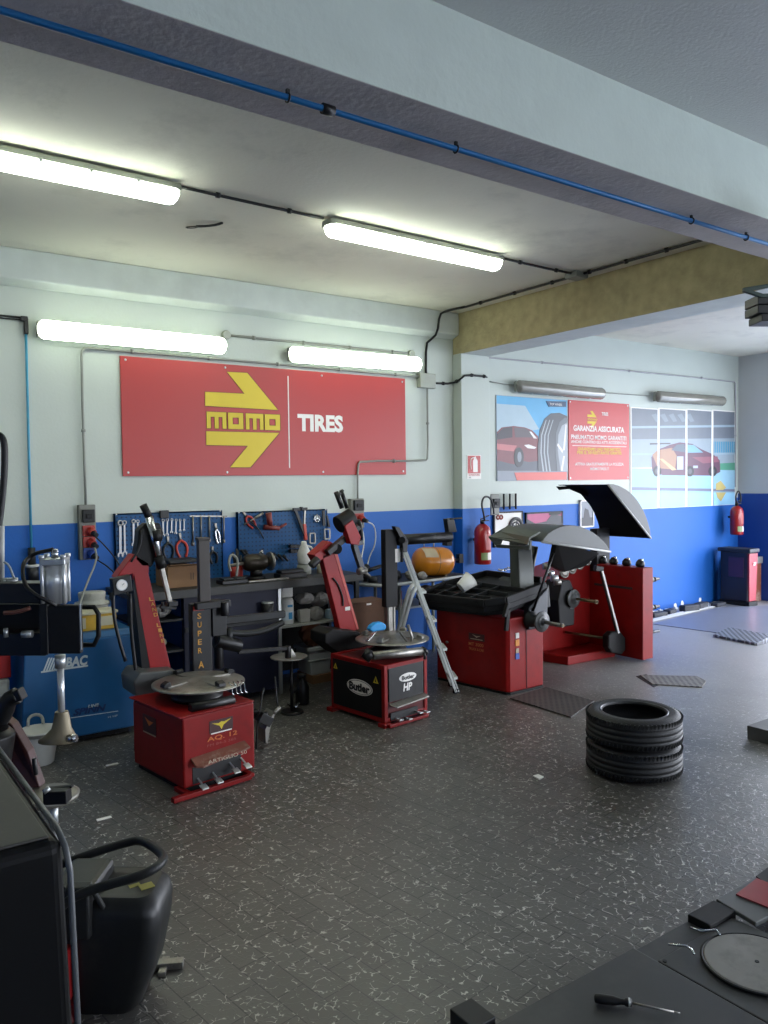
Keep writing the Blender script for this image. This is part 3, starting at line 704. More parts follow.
for (x, y1_, l) in ((487, 222, 'short thin rod hanging first on the rail'), (535, 200, 'thin rod hanging just left of the brown post top'), (584, 200, 'thin rod hanging just right of the brown post top'), (669, 205, 'thin rod hanging at the right end of the left board')):
    mb = MB(); a = t1(x, 66); b = t1(x, y1_); o_ = Vector((0, -.014, 0)); mb.cyl(a + o_, b + o_, .008, .008, 8); mb.cyl(b + o_, b + o_ + Vector((0, 0, -.03)), .015, .013, 8)
    obj('extension_rod', mb, M['steel'], label=l, cat='tool', group='rods on the left board rail', loc=a)
mb = MB(); mb.bar(t1(470, 66), t1(690, 66), .02, .012); obj('tool_rail', mb, M['steel'], label='thin metal rail across the top right of the left board', cat='rail')
mb = MB(); a = t1(310, 45) ; mb.box((a.x - .03, YW - .06, a.z - .05), (a.x + .05, YW - .03, a.z + .02)); obj('hook_plate', mb, M['blackmet'], None, .004, label='small black hook plate at the top centre of the left board', cat='hook')
def pliers(ptop, pend, spread, label, mh, name='pliers', jaw=.05, grp='hand tools on the boards'):
    p, q = Vector(ptop), Vector(pend); d = (q - p).normalized(); n = Vector((0, -1, 0)); s = d.cross(n).normalized(); L = (q - p).length
    t = thing(name, label, 'pliers', p, grp)
    piv = p + d * L * .3 + n * .014
    for k in (1, -1):
        mb = MB(); mb.bar(piv, p + s * (.006 * k) + n * .014, .012, .012, up=n); mb.cyl(piv - n * .008, piv + n * .008, .014, n=10); obj('jaw', mb, M['steel'], t, .002)
        mb = MB(); mb.tube([piv, piv + d * L * .15 + s * spread * .55 * k, piv + d * L * .42 + s * spread * .6 * k, q + s * spread * .32 * k + n * .014], .011, 8, smooth_it=2); obj('handle', mb, mh, t)
    return t
pliers(t1(408, 165), t1(430, 310), .085, 'orange handled pliers in the middle of the left board', mat('orange_grip', 'b8351e', .4))
pliers(t1(338, 185), t1(345, 320), .08, 'black locking pliers left of the orange handled pliers', M['blackmet'])
pliers(t1(618, 108), t1(638, 225), .03, 'slim chrome shears left of the last hanging rod', M['chrome'])
pliers(t1(600, 245), t1(612, 345), .06, 'dark pliers low at the right of the left board', M['blackmet'])
pliers(t2(45, 70), t2(110, 160), .06, 'dark red pliers in the top left corner of the right board', M['sred'])
# right board tools
mb = MB(); mb.cyl(t2(50, 145) + Vector((0, -.02, 0)), t2(160, 78) + Vector((0, -.02, 0)), .008, .006, 8); mb.cyl(t2(110, 108) + Vector((0, -.02, 0)), t2(160, 78) + Vector((0, -.02, 0)), .013, .013, 8)
obj('screwdriver', mb, M['steel'], label='slanting pale screwdriver crossing the dark red pliers', cat='screwdriver')
mb = MB(); mb.tube([t2(75, 120) + Vector((0, -.025, 0)), t2(130, 165) + Vector((0, -.025, 0)), t2(165, 228) + Vector((0, -.02, 0))], .006, 6, smooth_it=1); obj('hook_tool', mb, M['blackmet'], label='long thin dark hook tool slanting below the dark red pliers', cat='tool')
t = thing('air_gun', 'dark red air gun hanging near the top of the right board', 'air gun', t2(190, 100))
yo = Vector((0, -.045, 0))
mb = MB(); mb.cyl(t2(185, 75) + yo, t2(195, 150) + yo, .03, .026); mb.cyl(t2(160, 160) + yo, t2(250, 165) + yo, .024, .02); mb.cyl(t2(245, 165) + yo, t2(290, 140) + yo, .014, .012); obj('gun_body', mb, mat('dull_red', '6e2620', .45), t)
mb = MB(); mb.cyl(t2(225, 150) + yo, t2(245, 180) + yo, .01); obj('air_fitting', mb, M['chrome'], t)
t = thing('bolt_cutter', 'black cutter with red handle hanging in a v from the board top', 'cutter', t2(380, 60))
o_ = Vector((0, -.04, 0))
mb = MB(); mb.bar(t2(345, 62) + o_, t2(402, 210) + o_, .03, .02, up=(0, 1, 0)); mb.bar(t2(330, 56) + o_, t2(415, 52) + o_, .03, .02, up=(0, 1, 0)); mb.cyl(t2(380, 40) + o_, t2(380, 60) + o_, .02); obj('jaw', mb, M['blackmet'], t, .003)
mb = MB(); mb.bar(t2(400, 60) + o_, t2(396, 150) + o_, .02, .02, up=(0, 1, 0)); obj('arm_bar', mb, M['steel'], t, .003)
mb = MB(); mb.bar(t2(396, 140) + o_, t2(406, 235) + o_, .034, .03, up=(0, 1, 0)); obj('handle', mb, mat('orange_grip', 'b8351e', .4), t, .006)
t = thing('tap_wrench', 'bright star shaped tool at the right of the right board', 'tool', t2(480, 110))
mb = MB()
for k in range(4):
    c = t2(480, 110) + Vector((0, -.02, 0)); a = PI * k / 4; mb.cyl(c - Vector((math.cos(a), 0, math.sin(a))) * .045, c + Vector((math.cos(a), 0, math.sin(a))) * .045, .006, n=6)
obj('arms', mb, M['chrome'], t)
mb = MB(); mb.torus(t2(480, 110) + Vector((0, -.02, 0)), (0, 1, 0), .03, .006); obj('ring', mb, M['chrome'], t)
mb = MB(); mb.bar(t2(510, 62) + o_, t2(515, 150) + o_, .03, .015, up=(0, 1, 0)); mb.bar(t2(530, 90) + o_, t2(545, 160) + o_, .02, .015, up=(0, 1, 0)); obj('file_set', mb, M['blackmet'], label='black flat tool near the right edge of the right board', cat='tool')
k = 0
for gx, gy, nx, ny in ((322, 272, 4, 2),):
    for i in range(nx):
        for j in range(ny):
            c = t2(gx + i * 20, gy + j * 28); mb = MB(); mb.cyl(c + Vector((0, -.005, 0)), c + Vector((0, -.06, 0)), .017, .019, 10)
            obj('hanging_socket', mb, M['blackmet'], label='black impact socket in the block of sockets low on the right board', cat='socket', group='identical black sockets in the block on the right board')
pos = [(38, 298), (58, 300), (100, 325), (150, 322), (190, 330), (225, 320), (255, 325), (285, 330)]
nm = ['first small dark fitting low at the left of the right board', 'second small dark fitting near the board left edge', 'small dark fitting on the board above the vice left end', 'small dark fitting on the board above the vice middle', 'small dark fitting on the board above the vice jaw', 'dark fitting with hook right of the vice', 'dark fitting second right of the vice', 'dark fitting third right of the vice']
for (x, y), l in zip(pos, nm):
    c = t2(x, y); mb = MB(); mb.cyl(c + Vector((0, -.0, 0)), c + Vector((0, -.05, 0)), .008, .008, 8); mb.cyl(c + Vector((-.02, -.03, .01)), c + Vector((.03, -.04, -.05)), .014, .01, 8)
    obj('pipe_fitting', mb, M['blackmet'], label=l, cat='fitting', group='small fittings low on the right board')
for (x, l) in ((448, 'square ended silver socket holder behind the red arm elbow'), (535, 'open square chrome bracket right of the board sockets')):
    c = t2(x, 225 if x < 500 else 200); mb = MB()
    for a, b in (((-.03, -.05), (.03, -.05)), ((.03, -.05), (.03, .05)), ((.03, .05), (-.03, .05)), ((-.03, .05), (-.03, -.05))):
        mb.bar(c + Vector((a[0], -.03, a[1])), c + Vector((b[0], -.03, b[1])), .014)
    mb.cyl(c + Vector((0, 0, -.05)), c + Vector((0, -.03, -.05)), .006)
    obj('square_bracket', mb, M['steel'], None, .002, label=l, cat='bracket')

# ================================================================ WORKBENCH
bt = thing('workbench', 'long dark workbench with navy panels below the tool boards', 'workbench', (3.0, 6.62, 0))
mb = MB(); mb.box((1.95, 6.30, .985), (4.2, YW - .02, 1.025)); mb.box((1.95, 6.295, .955), (4.2, 6.315, 1.025)); obj('worktop', mb, M['bench'], bt, .004)
mb = MB(); mb.box((2.42, 6.34, .05), (3.30, 6.40, .955)); obj('front_panel', mb, M['navy'], bt, .003, label='navy painted front panel')
mb = MB(); mb.box((2.42, 6.318, .66), (3.30, 6.34, .70)); obj('panel_rail', mb, M['dgrey'], bt, .003)
mb = MB(); mb.box((3.295, 6.32, 0), (3.325, 6.36, .985)); obj('leg', mb, M['alu'], bt, .002, label='bare metal upright')
for x in (1.98, 4.16):
    mb = MB(); mb.box((x - .02, 6.34, 0), (x + .02, 6.38, .985)); obj('leg', mb, M['dgrey'], bt, .002)
for x in (1.98, 4.16):
    mb = MB(); mb.box((x - .02, 6.86, 0), (x + .02, 6.9, .985)); obj('leg', mb, M['dgrey'], bt, .002)
mb = MB(); mb.box((3.325, 6.34, .585), (4.16, 6.9, .605)); obj('shelf', mb, M['cond'], bt, .002)
mb = MB(); mb.box((2.0, 6.36, .50), (2.42, 6.9, .52)); mb.box((2.0, 6.36, .76), (2.42, 6.9, .78)); obj('shelf', mb, M['dgrey'], bt, .002)
mb = MB(); mb.box((3.33, 6.9, .05), (4.14, 6.92, .97)); obj('back_panel', mb, M['black'], bt)
ZT = 1.026
def at_t(x, y, Y=6.5): return at(x, y, Y=Y)
# cardboard box, vice, cup and bits on the worktop
t = thing('cardboard_box', 'brown cardboard box on the workbench behind the black arm head', 'box', (2.72, 6.62, ZT))
mb = MB(); mb.box((2.33, 6.45, ZT), (2.60, 6.75, ZT + .18)); obj('carton', mb, M['card'], t, .004)
mb = MB(); mb.prism([(2.33, 6.45, ZT + .181), (2.60, 6.45, ZT + .181), (2.61, 6.37, ZT + .20), (2.32, 6.37, ZT + .20)], (0, 0, .004)); obj('flap', mb, M['card'], t)
mb = MB(); mb.box((2.53, 6.448, ZT + .06), (2.535, 6.45, ZT + .12)); mb.box((2.55, 6.448, ZT + .06), (2.555, 6.45, ZT + .12)); obj('print_mark', mb, M['ink'], t)
box_thing('flat_tray', 'dark flat tray lying on top of the brown cardboard box', 'tray', (2.35, 6.46, ZT + .205), (2.64, 6.74, ZT + .23), M['dgrey'])
t = thing('bench_vice', 'heavy round dark bench vice on the worktop below the right board', 'vice', (3.25, 6.55, ZT))
mb = MB(); mb.cyl((3.2, 6.56, ZT), (3.2, 6.56, ZT + .03), .09, .08); mb.cyl((3.2, 6.56, ZT + .03), (3.2, 6.56, ZT + .09), .055, .06); obj('vice_base', mb, M['blackmet'], t)
mb = MB(); mb.rev([(0, .03), (.01, .06), (.05, .078), (.14, .08), (.2, .075), (.24, .055), (.26, .03)], (3.07, 6.56, ZT + .155), (3.5, 6.56, ZT + .155)); obj('vice_body', mb, mat('vice_metal', '3a342c', .35, metal=.6, var=.2), t)
mb = MB(); mb.rev([(0, .085), (.02, .088), (.035, .07)], (3.33, 6.56, ZT + .155), (3.6, 6.56, ZT + .155)); obj('jaw', mb, M['steel'], t)
mb = MB(); mb.cyl((3.10, 6.56, ZT + .155), (2.93, 6.56, ZT + .14), .016); obj('screw_spindle', mb, M['steel'], t)
mb = MB(); mb.cyl((3.22, 6.50, ZT + .235), (3.28, 6.58, ZT + .27), .02, .01); obj('lock_handle', mb, M['chrome'], t)
t = thing('tool_cup', 'red cup full of dark tools left of the vice', 'cup', (3.06, 6.66, ZT))
mb = MB(); mb.rev([(0, .05), (.005, .055), (.13, .062), (.13, .055), (.02, .045)], (3.06, 6.68, ZT)); obj('cup_body', mb, M['sred'], t)
for i, (dx, dy, h) in enumerate(((-.04, 0, .25), (.0, .01, .28), (.03, -.01, .22), (.02, .03, .26), (-.02, -.02, .2))):
    mb = MB(); mb.cyl((3.06 + dx * .4, 6.66 + dy, ZT + .03), (3.06 + dx, 6.66 + dy, ZT + h), .008, .012, 8); obj('tool_stick', mb, M['blackmet'], t)
mb = MB(); mb.tube([(2.97, 6.50, ZT + .02), (3.0, 6.50, ZT + .2), (2.93, 6.50, ZT + .26), (2.90, 6.5, ZT + .18), (2.92, 6.5, ZT + .1)], .012, 8, smooth_it=2); mb.cyl((2.97, 6.5, ZT), (2.97, 6.5, ZT + .02), .04); obj('bent_pipe', mb, M['cond'], label='small bent grey stand left of the red cup', cat='stand')
t = thing('tool_case', 'low open dark metal case on the bench right of the brown post', 'case', (2.85, 6.42, ZT))
mb = MB(); mb.box((2.78, 6.36, ZT), (3.02, 6.50, ZT + .035)); obj('case_body', mb, M['blackmet'], t, .006)
mb = MB(); mb.box((2.80, 6.38, ZT + .036), (2.90, 6.48, ZT + .05)); mb.box((2.92, 6.38, ZT + .036), (3.0, 6.48, ZT + .052)); obj('case_lid', mb, M['dgrey'], t, .004)
mb = MB(); mb.box((3.36, 6.40, ZT), (3.64, 6.53, ZT + .045)); mb.box((3.38, 6.42, ZT + .045), (3.62, 6.52, ZT + .075)); obj('drawer_tray', mb, M['blackmet'], None, .006, label='long dark tray on the bench right of the vice', cat='tray')
box_thing('flat_bar', 'flat dark steel bar at the front edge of the bench', 'bar', (3.02, 6.34, ZT), (3.42, 6.37, ZT + .02), M['steel'])
t = thing('white_jug', 'white plastic jug on the bench beside the red arm elbow', 'jug', (4.05, 6.62, ZT))
mb = MB(); mb.rev([(0, .055), (.01, .062), (.11, .064), (.15, .045), (.19, .028), (.21, .028), (.215, .02)], (3.735, 6.62, ZT + .1)); obj('jug_body', mb, M['plastic_white'], t)
mb = MB(); mb.tube([(3.77, 6.62, ZT + .27), (3.83, 6.62, ZT + .25), (3.83, 6.62, ZT + .18), (3.79, 6.62, ZT + .16)], .01, 8, smooth_it=1); obj('handle', mb, M['plastic_white'], t)
mb = MB(); mb.rev([(0, .06), (.005, .066), (.09, .068), (.095, .06)], (3.735, 6.62, ZT)); obj('paint_tin', mb, M['cond'], label='small grey tin under the white jug', cat='tin')
mb = MB(); mb.rev([(0, .035), (.09, .035), (.11, .02), (.13, .018)], (3.90, 6.6, ZT)); obj('small_bottle', mb, mat('cream_plastic', 'a7a18c', .5), label='cream bottle on the bench left of the white jug', cat='bottle')
# shelf under the bench: bottles, boxes, rags
ZS = .606
t = thing('cleaner_bottle', 'white cleaner bottle with blue label on the bench shelf', 'bottle', (3.44, 6.45, ZS))
mb = MB(); mb.rev([(0, .065), (.01, .07), (.21, .07), (.235, .06), (.24, .03)], (3.44, 6.45, ZS)); obj('bottle_body', mb, M['plastic_white'], t)
mb = MB(); mb.rev([(0, .071), (.08, .071)], (3.44, 6.45, ZS + .04), cap=False); obj('label_band', mb, mat('pale_label', 'c8d4da', .5), t)
mb = MB(); mb.box((3.43, 6.376, ZS + .05), (3.465, 6.381, ZS + .11)); mb.box((3.42, 6.376, ZS + .16), (3.47, 6.381, ZS + .18)); obj('label_print', mb, mat('cyan_print', '2f86b8', .5), t)
box_thing('white_carton', 'white carton standing on the blue label bottle', 'box', (3.38, 6.42, ZS + .245), (3.5, 6.52, ZS + .36), M['plastic_white'])
def rag(c, r, label, m, name='crumpled_bag', cat='bag', grp='crumpled bags on the bench shelf', seed=1, sz=.7):
    rnd = random.Random(seed); mb = MB(); rows = []; n, k = 16, 9
    for i in range(k + 1):
        th = PI * i / k; rows.append([])
        for j in range(n):
            ph = 2 * PI * j / n; rr = r * (1 + .22 * math.sin(3 * ph + seed) * math.sin(2 * th) + rnd.uniform(-.14, .14) * math.sin(th))
            rows[-1].append((c[0] + rr * math.sin(th) * math.cos(ph), c[1] + rr * .8 * math.sin(th) * math.sin(ph), c[2] + r * sz - r * sz * math.cos(th) * (1 + rnd.uniform(-.05, .05) * (0 < i < k))))
    mb.grid(rows, close=True, smooth=False)
    return obj(name, mb, m, None, sub=0, label=label, cat=cat, group=grp)
gw = mat('grubby_white', '8f8c85', .7, var=.15); gg = mat('grubby_grey', '6a6862', .7, var=.2)
rag((3.62, 6.5, ZS), .075, 'grubby white bag beside the blue label bottle', gw, seed=2)
box_thing('small_carton', 'cream small carton next to the blue label bottle', 'box', (3.55, 6.38, ZS), (3.66, 6.44, ZS + .12), gw)
rag((3.74, 6.42, ZS), .075, 'dirty grey bag in the middle of the bench shelf', gg, seed=3, sz=.9)
rag((3.70, 6.56, ZS + .14), .09, 'grubby pale bag on top of the shelf pile', gw, seed=4, sz=.6)
rag((3.86, 6.55, ZS + .1), .09, 'torn paper bag leaning near the red arm', gw, seed=5, sz=.8)
box_thing('blue_box', 'pale blue and white box at the right of the bench shelf', 'box', (3.86, 6.37, ZS), (4.06, 6.46, ZS + .09), mat('pale_blue', '90a6b4', .5))
mb = MB(); mb.cyl((3.93, 6.36, ZS + .09), (3.95, 6.40, ZS + .36), .01, .014); mb.ell((3.95, 6.40, ZS + .36), .03, .02, .03); obj('spray_nozzle', mb, M['chrome'], label='bright metal nozzle hanging at the shelf end', cat='nozzle')
# under the bench: propane stove-like bottle, brown sack, white crate
t = thing('gas_cylinder', 'small dark gas cylinder on the floor under the bench', 'cylinder', (3.30, 5.92, 0))
mb = MB(); mb.rev([(0, .05), (.01, .06), (.15, .06), (.19, .04), (.21, .025), (.23, .025)], (3.30, 5.92, 0)); obj('cylinder_body', mb, M['blackmet'], t)
mb = MB(); mb.rev([(0, .03), (.02, .036), (.03, .03)], (3.30, 5.92, .23)); obj('valve', mb, M['dgrey'], t)
mb = MB(); mb.cyl((3.19, 5.92, .13), (3.25, 5.92, .13), .025); obj('side_port', mb, M['dgrey'], t)
t = thing('white_bin', 'white plastic bin on the floor under the bench right end', 'bin', (3.85, 6.55, 0))
mb = MB(); mb.prism([(3.70, 6.45, .08), (3.90, 6.45, .08), (3.93, 6.45, .33), (3.67, 6.45, .33)], (0, .25, 0)); obj('bin_body', mb, mat('bin_white', 'a8acac', .5, dirt='6d6b66', dirt_amt=.5, dscale=9), t, .008)
mb = MB(); mb.box((3.655, 6.435, .31), (3.945, 6.715, .345)); mb.box((3.665, 6.44, .21), (3.935, 6.47, .225)); obj('rim', mb, mat('bin_white', 'a8acac', .5), t, .006)
mb = MB(); mb.box((3.70, 6.43, 0), (3.92, 6.73, .08)); obj('wood_block', mb, M['card'], None, .004, label='low wooden block under the white bin', cat='block')
rag((3.74, 6.5, .347), .12, 'brown sack standing in the dark above the white bin', mat('brown_sack', '70452c', .8), 'brown_sack', 'sack', None, seed=9, sz=1.0)
mb = MB()
for i in range(4): mb.torus((4.0 + .01 * i, 6.55 + .02 * i, .46 + .01 * i), (.6, -.8, .1), .11 - .01 * i, .012)
obj('cable_coil', mb, M['rub2'], label='black coiled cable beside the brown sack', cat='cable')
t = thing('wheel_trolley', 'round steel helper plate with white cone on a thin leg in front of the bench', 'stand', (3.3, 5.95, 0))
c = at(289, 658, Y=5.75)
mb = MB(); mb.rev([(0, .06), (.004, .15), (.012, .155), (.016, .15)], (c.x, 5.75, c.z)); obj('round_plate', mb, M['steel'], t)
mb = MB(); mb.rev([(0, .035), (.03, .02), (.06, .004)], (c.x + .02, 5.74, c.z + .016)); obj('cone', mb, M['paper'], t)
mb = MB(); mb.cyl((c.x + .02, 5.75, 0), (c.x + .02, 5.75, c.z), .014); mb.rev([(0, .1), (.015, .09)], (c.x + .02, 5.75, 0)); obj('pole', mb, M['blackmet'], t)
# white and green papers on the low left shelf
rag((2.22, 6.5, .521), .1, 'white and green crumpled paper on the lower shelf', mat('paper_green', 'b3bba6', .7), 'crumpled_paper', 'paper', None, seed=12, sz=.5)
rag((2.28, 6.5, .781), .08, 'grubby bag on the upper left shelf under the bench', gw, 'crumpled_bag', 'bag', 'crumpled bags on the bench shelf', seed=13, sz=.7)
# bits on the navy panel rail
for i, (px_, py_, l, kind) in enumerate(((234, 609, 'small pale cone on the navy panel rail', 'c'), (245, 607, 'bright chrome ring on the navy panel rail', 'r'), (221, 611, 'dark clamp at the left of the navy panel rail', 'b'))):
    c = at(px_, py_, Y=6.30)
    mb = MB()
    if kind == 'c': mb.rev([(0, .05), (.02, .045), (.06, .005)], (c.x, 6.30, .701))
    elif kind == 'r': mb.torus((c.x, 6.31, .732), (0, 1, 0), .024, .007)
    else: mb.box((c.x - .03, 6.28, .701), (c.x + .03, 6.33, .76))
    obj(['cone_adapter', 'chrome_ring', 'clamp'][i], mb, [M['steel'], M['chrome'], M['blackmet']][i], label=l, cat=['cone', 'ring', 'clamp'][i])
t = thing('grease_can', 'black can hanging at the top right of the navy panel', 'can', (3.17, 6.31, .78))
mb = MB(); mb.rev([(0, .05), (.14, .052)], (3.17, 6.285, .70)); obj('can_body', mb, M['blackmet'], t)
mb = MB(); mb.rev([(0, .054), (.012, .054)], (3.17, 6.285, .84)); obj('rim', mb, M['alu'], t)

# ================================================================ SIDE TABLE, TANK, LADDER
t = thing('side_table', 'light topped side table holding the orange air tank', 'table', (4.9, 6.55, 0))
zt2 = .90
pts = [(4.34, YW - .02), (4.30, 6.62), (4.34, 6.42), (4.42, 6.32), (4.55, 6.28), (4.8, 6.28), (5.55, 6.36), (5.6, 6.45), (5.6, YW - .02)]
mb = MB(); mb.prism([(x, y, zt2 - .03) for x, y in pts], (0, 0, .03)); obj('table_top', mb, M['bench'], t, .004)
mb = MB(); mb.tube([(x, y - .0, zt2 - .015) for x, y in pts[1:-1]], .017, 8); obj('edge_trim', mb, mat('trim_grey', 'a5aaa9', .4), t)
for x, y in ((4.72, 6.42), (5.30, 6.42), (4.72, 6.85), (5.5, 6.85)):
    mb = MB(); mb.cyl((x, y, 0), (x, y, zt2 - .03), .018, n=10); obj('leg', mb, M['cond'], t)
mb = MB(); mb.box((4.70, 6.42, .60), (5.5, 6.86, .62)); obj('shelf', mb, mat('trim_grey', 'a5aaa9', .4), t)
t = thing('air_tank', 'orange portable air tank on the side table', 'tank', (5.19, 6.5, zt2))
ax = Vector((1, -.12, -.06)).normalized(); c0 = Vector((4.98, 6.52, zt2 + .17)); 
mb = MB(); mb.rev([(0, .005), (.012, .06), (.035, .105), (.07, .138), (.12, .152), (.36, .152), (.41, .138), (.445, .105), (.468, .06), (.48, .005)], c0, c0 + ax, 32); obj('tank_body', mb, M['orange'], t)
mb = MB(); mb.rev([(.235, .1535), (.242, .1535)], c0, c0 + ax, 32, cap=False); obj('weld_seam', mb, M['brass'], t)
mb = MB(); s = c0 + ax * .13; mb.tube([s + Vector((0, 0, .14)), s + Vector((0, 0, .205)), s + ax * .12 + Vector((0, 0, .205)), s + ax * .12 + Vector((0, 0, .14))], .008, 8); obj('handle', mb, M['alu'], t)
mb = MB()
for k in (.1, .35):
    s = c0 + ax * k; mb.box((s.x - .015, s.y - .07, zt2), (s.x + .015, s.y + .07, s.z - .1))
obj('foot', mb, M['brass'], t, .003)
mb = MB(); rows = []
for i in range(2):
    rows.append([c0 + ax * (.05 + .16 * i) + Vector((0, -math.cos(a) * .1535, math.sin(a) * .1535)) for a in [.35 + k * .12 for k in range(8)]])
mb.grid(rows); obj('tank_label', mb, mat('tank_label', 'b9a98c', .4), t)
for i, (dx, w_) in enumerate(((.30, .02), (.34, .016))):
    pass
rag((4.86, 6.42, zt2), .06, 'pale crumpled cloth on the side table left of the tank', gg, 'cloth', 'cloth', 'bits on the side table', seed=21, sz=.8)
rag((4.97, 6.36, zt2), .05, 'small white crumpled cloth against the orange tank', gw, 'cloth', 'cloth', 'bits on the side table', seed=22, sz=.8)
rag((4.74, 6.5, zt2), .06, 'dark rag on the side table behind the ladder top', M['dgrey'], 'cloth', 'cloth', 'bits on the side table', seed=23, sz=.8)
mb = MB(); mb.rev([(0, .05), (.05, .05), (.055, .04)], (4.45, 6.5, zt2)); obj('small_tin', mb, M['dgrey'], label='low dark tin on the side table left of the black column', cat='tin', group='bits on the side table')
mb = MB(); mb.cyl((4.45, 6.62, zt2 + .10), (4.62, 6.6, zt2 + .14), .02); mb.cyl((4.40, 6.62, zt2 + .06), (4.47, 6.62, zt2 + .16), .03); mb.cyl((4.44, 6.62, zt2), (4.44, 6.62, zt2 + .1), .025); obj('impact_gun', mb, M['blackmet'], label='black impact gun lying left of the black column', cat='impact gun', group='bits on the side table')
mb = MB(); mb.cyl((5.52, 6.62, zt2 + .135), (5.8, 6.75, zt2 + .12), .012); mb.box((5.78, 6.72, zt2 + .0 + .08), (5.84, 6.78, zt2 + .18)); mb.cyl((5.52, 6.62, zt2), (5.52, 6.62, zt2 + .135), .012); obj('lever_rod', mb, M['blackmet'], label='thin black lever rod right of the orange tank', cat='rod')
rag((5.2, 6.6, .621), .11, 'brown bag on the shelf under the side table', mat('brown_dull', '5f5046', .8), 'brown_bag', 'bag', None, seed=25, sz=.8)
t = thing('spray_bottle', 'dark red bottle with white cap under the side table', 'bottle', (4.80, 6.6, .621))
mb = MB(); mb.rev([(0, .05), (.01, .055), (.15, .055), (.18, .03)], (4.78, 6.55, .621)); obj('bottle_body', mb, mat('dull_red', '6e2620', .45), t)
mb = MB(); mb.rev([(0, .03), (.03, .028)], (4.78, 6.55, .80)); obj('cap', mb, M['plastic_white'], t)
CA = at(350, 600, Y=6.0); CB = at(388, 600, Y=6.0)
t = thing('carton', 'large worn brown carton standing left of the black column', 'box', (4.15, 6.15, 0))
mb = MB(); mb.box((CA.x, 6.0, .32), (CB.x, 6.27, .80)); obj('carton_body', mb, mat('worn_card', '5f4434', .85, dirt='3c2a20', dirt_amt=.6, dscale=5), t, .006)
mb = MB(); mb.box((CA.x + .18, 5.996, .77), (CA.x + .23, 6.0, .785)); obj('small_label', mb, M['paper'], t)
box_thing('dark_crate', 'black crate on the floor beneath the worn brown carton', 'crate', (CA.x - .02, 5.99, 0), (CB.x + .02, 6.28, .318), M['black'])

# aluminium step ladder
t = thing('step_ladder', 'folding aluminium step ladder standing beside the black top balancer', 'ladder', (4.45, 5.6, 0))
wd = Vector((.5, .86, 0)) * .24
def rl(x, y, D): return atd(x, y, D)
top = at(404, 549, Y=5.78); bot = at(456, 692, Z=0.01)
rb_ = at(404, 652, Z=.0)
rtop = top.lerp(bot, .27)
rb_ = Vector((4.35, 6.1, 0.0))
for k, s in enumerate((0, 1)):
    o_ = wd * s
    mb = MB(); mb.bar(top + o_, bot + o_, .022, .055, up=wd.normalized()); mb.bar(top + o_ + Vector((.02, 0, .0)), bot + o_ + Vector((.03, 0, 0)), .01, .06, up=wd.normalized()); obj('rail', mb, mat('ladder_alu', 'c9cdca', .45, metal=.0), t, .003)
    mb = MB(); b2 = rb_ + o_; mb.tube([rtop + o_, rtop + o_ + Vector((-.06, .0, -.04)), rtop.lerp(b2, .25) + o_ * .75 + Vector((-.04, 0, 0)), b2 + Vector((0, 0, 0))], .02, 8, smooth_it=2); obj('rear_leg', mb, mat('ladder_alu', 'c9cdca', .45, metal=.0), t)
    mb = MB(); mb.box(tuple(bot + o_ - Vector((.02, .02, .01))), tuple(bot + o_ + Vector((.025, .02, .03)))); obj('rubber_foot', mb, M['rub2'], t)
for k in range(1, 5):
    c = top.lerp(bot, .12 + .2 * k)
    mb = MB(); mb.hexa([c + Vector((-.01, 0, 0)), c + Vector((.07, 0, 0)), c + wd + Vector((.07, 0, 0)), c + wd + Vector((-.01, 0, 0)), c + Vector((-.01, 0, .02)), c + Vector((.07, 0, .02)), c + wd + Vector((.07, 0, .02)), c + wd + Vector((-.01, 0, .02))]); obj('step', mb, mat('ladder_alu', 'c9cdca', .45, metal=.0), t)

# ================================================================ WALL PICTURES, EXTINGUISHERS, FAR CORNER
t = thing('safety_sign', 'red and white fire extinguisher sign on the pilaster', 'sign', (6.08, YW - .15, 1.92))
YP = YW - .15
mb = MB(); mb.box((5.972, YP - .004, 1.922), (6.185, YP, 2.195)); obj('sign_plate', mb, M['paper'], t)
mb = MB(); mb.box((5.982, YP - .006, 1.985), (6.175, YP - .004, 2.187)); obj('red_field', mb, M['signred'], t)
mb = MB(); mb.prism([(6.06, YP - .006, 2.0), (6.13, YP - .006, 2.0), (6.13, YP - .006, 2.13), (6.11, YP - .006, 2.16), (6.08, YP - .006, 2.16), (6.06, YP - .006, 2.13)], (0, -.001, 0)); mb.box((6.085, YP - .007, 2.155), (6.105, YP - .006, 2.178)); mb.tube([(6.085, YP - .008, 2.165), (6.03, YP - .008, 2.16), (6.02, YP - .008, 2.10), (6.03, YP - .008, 2.03)], .006, 6, smooth_it=2); obj('pictogram', mb, M['paper'], t)
text('ESTINTORE', (5.995, YP - .005, 1.958), (1, 0, 0), (0, 0, 1), .165, .02, M['signred'], t, bold=.02)
text('N.', (6.0, YP - .005, 1.930), (1, 0, 0), (0, 0, 1), .03, .016, M['ink'], t, bold=.02)
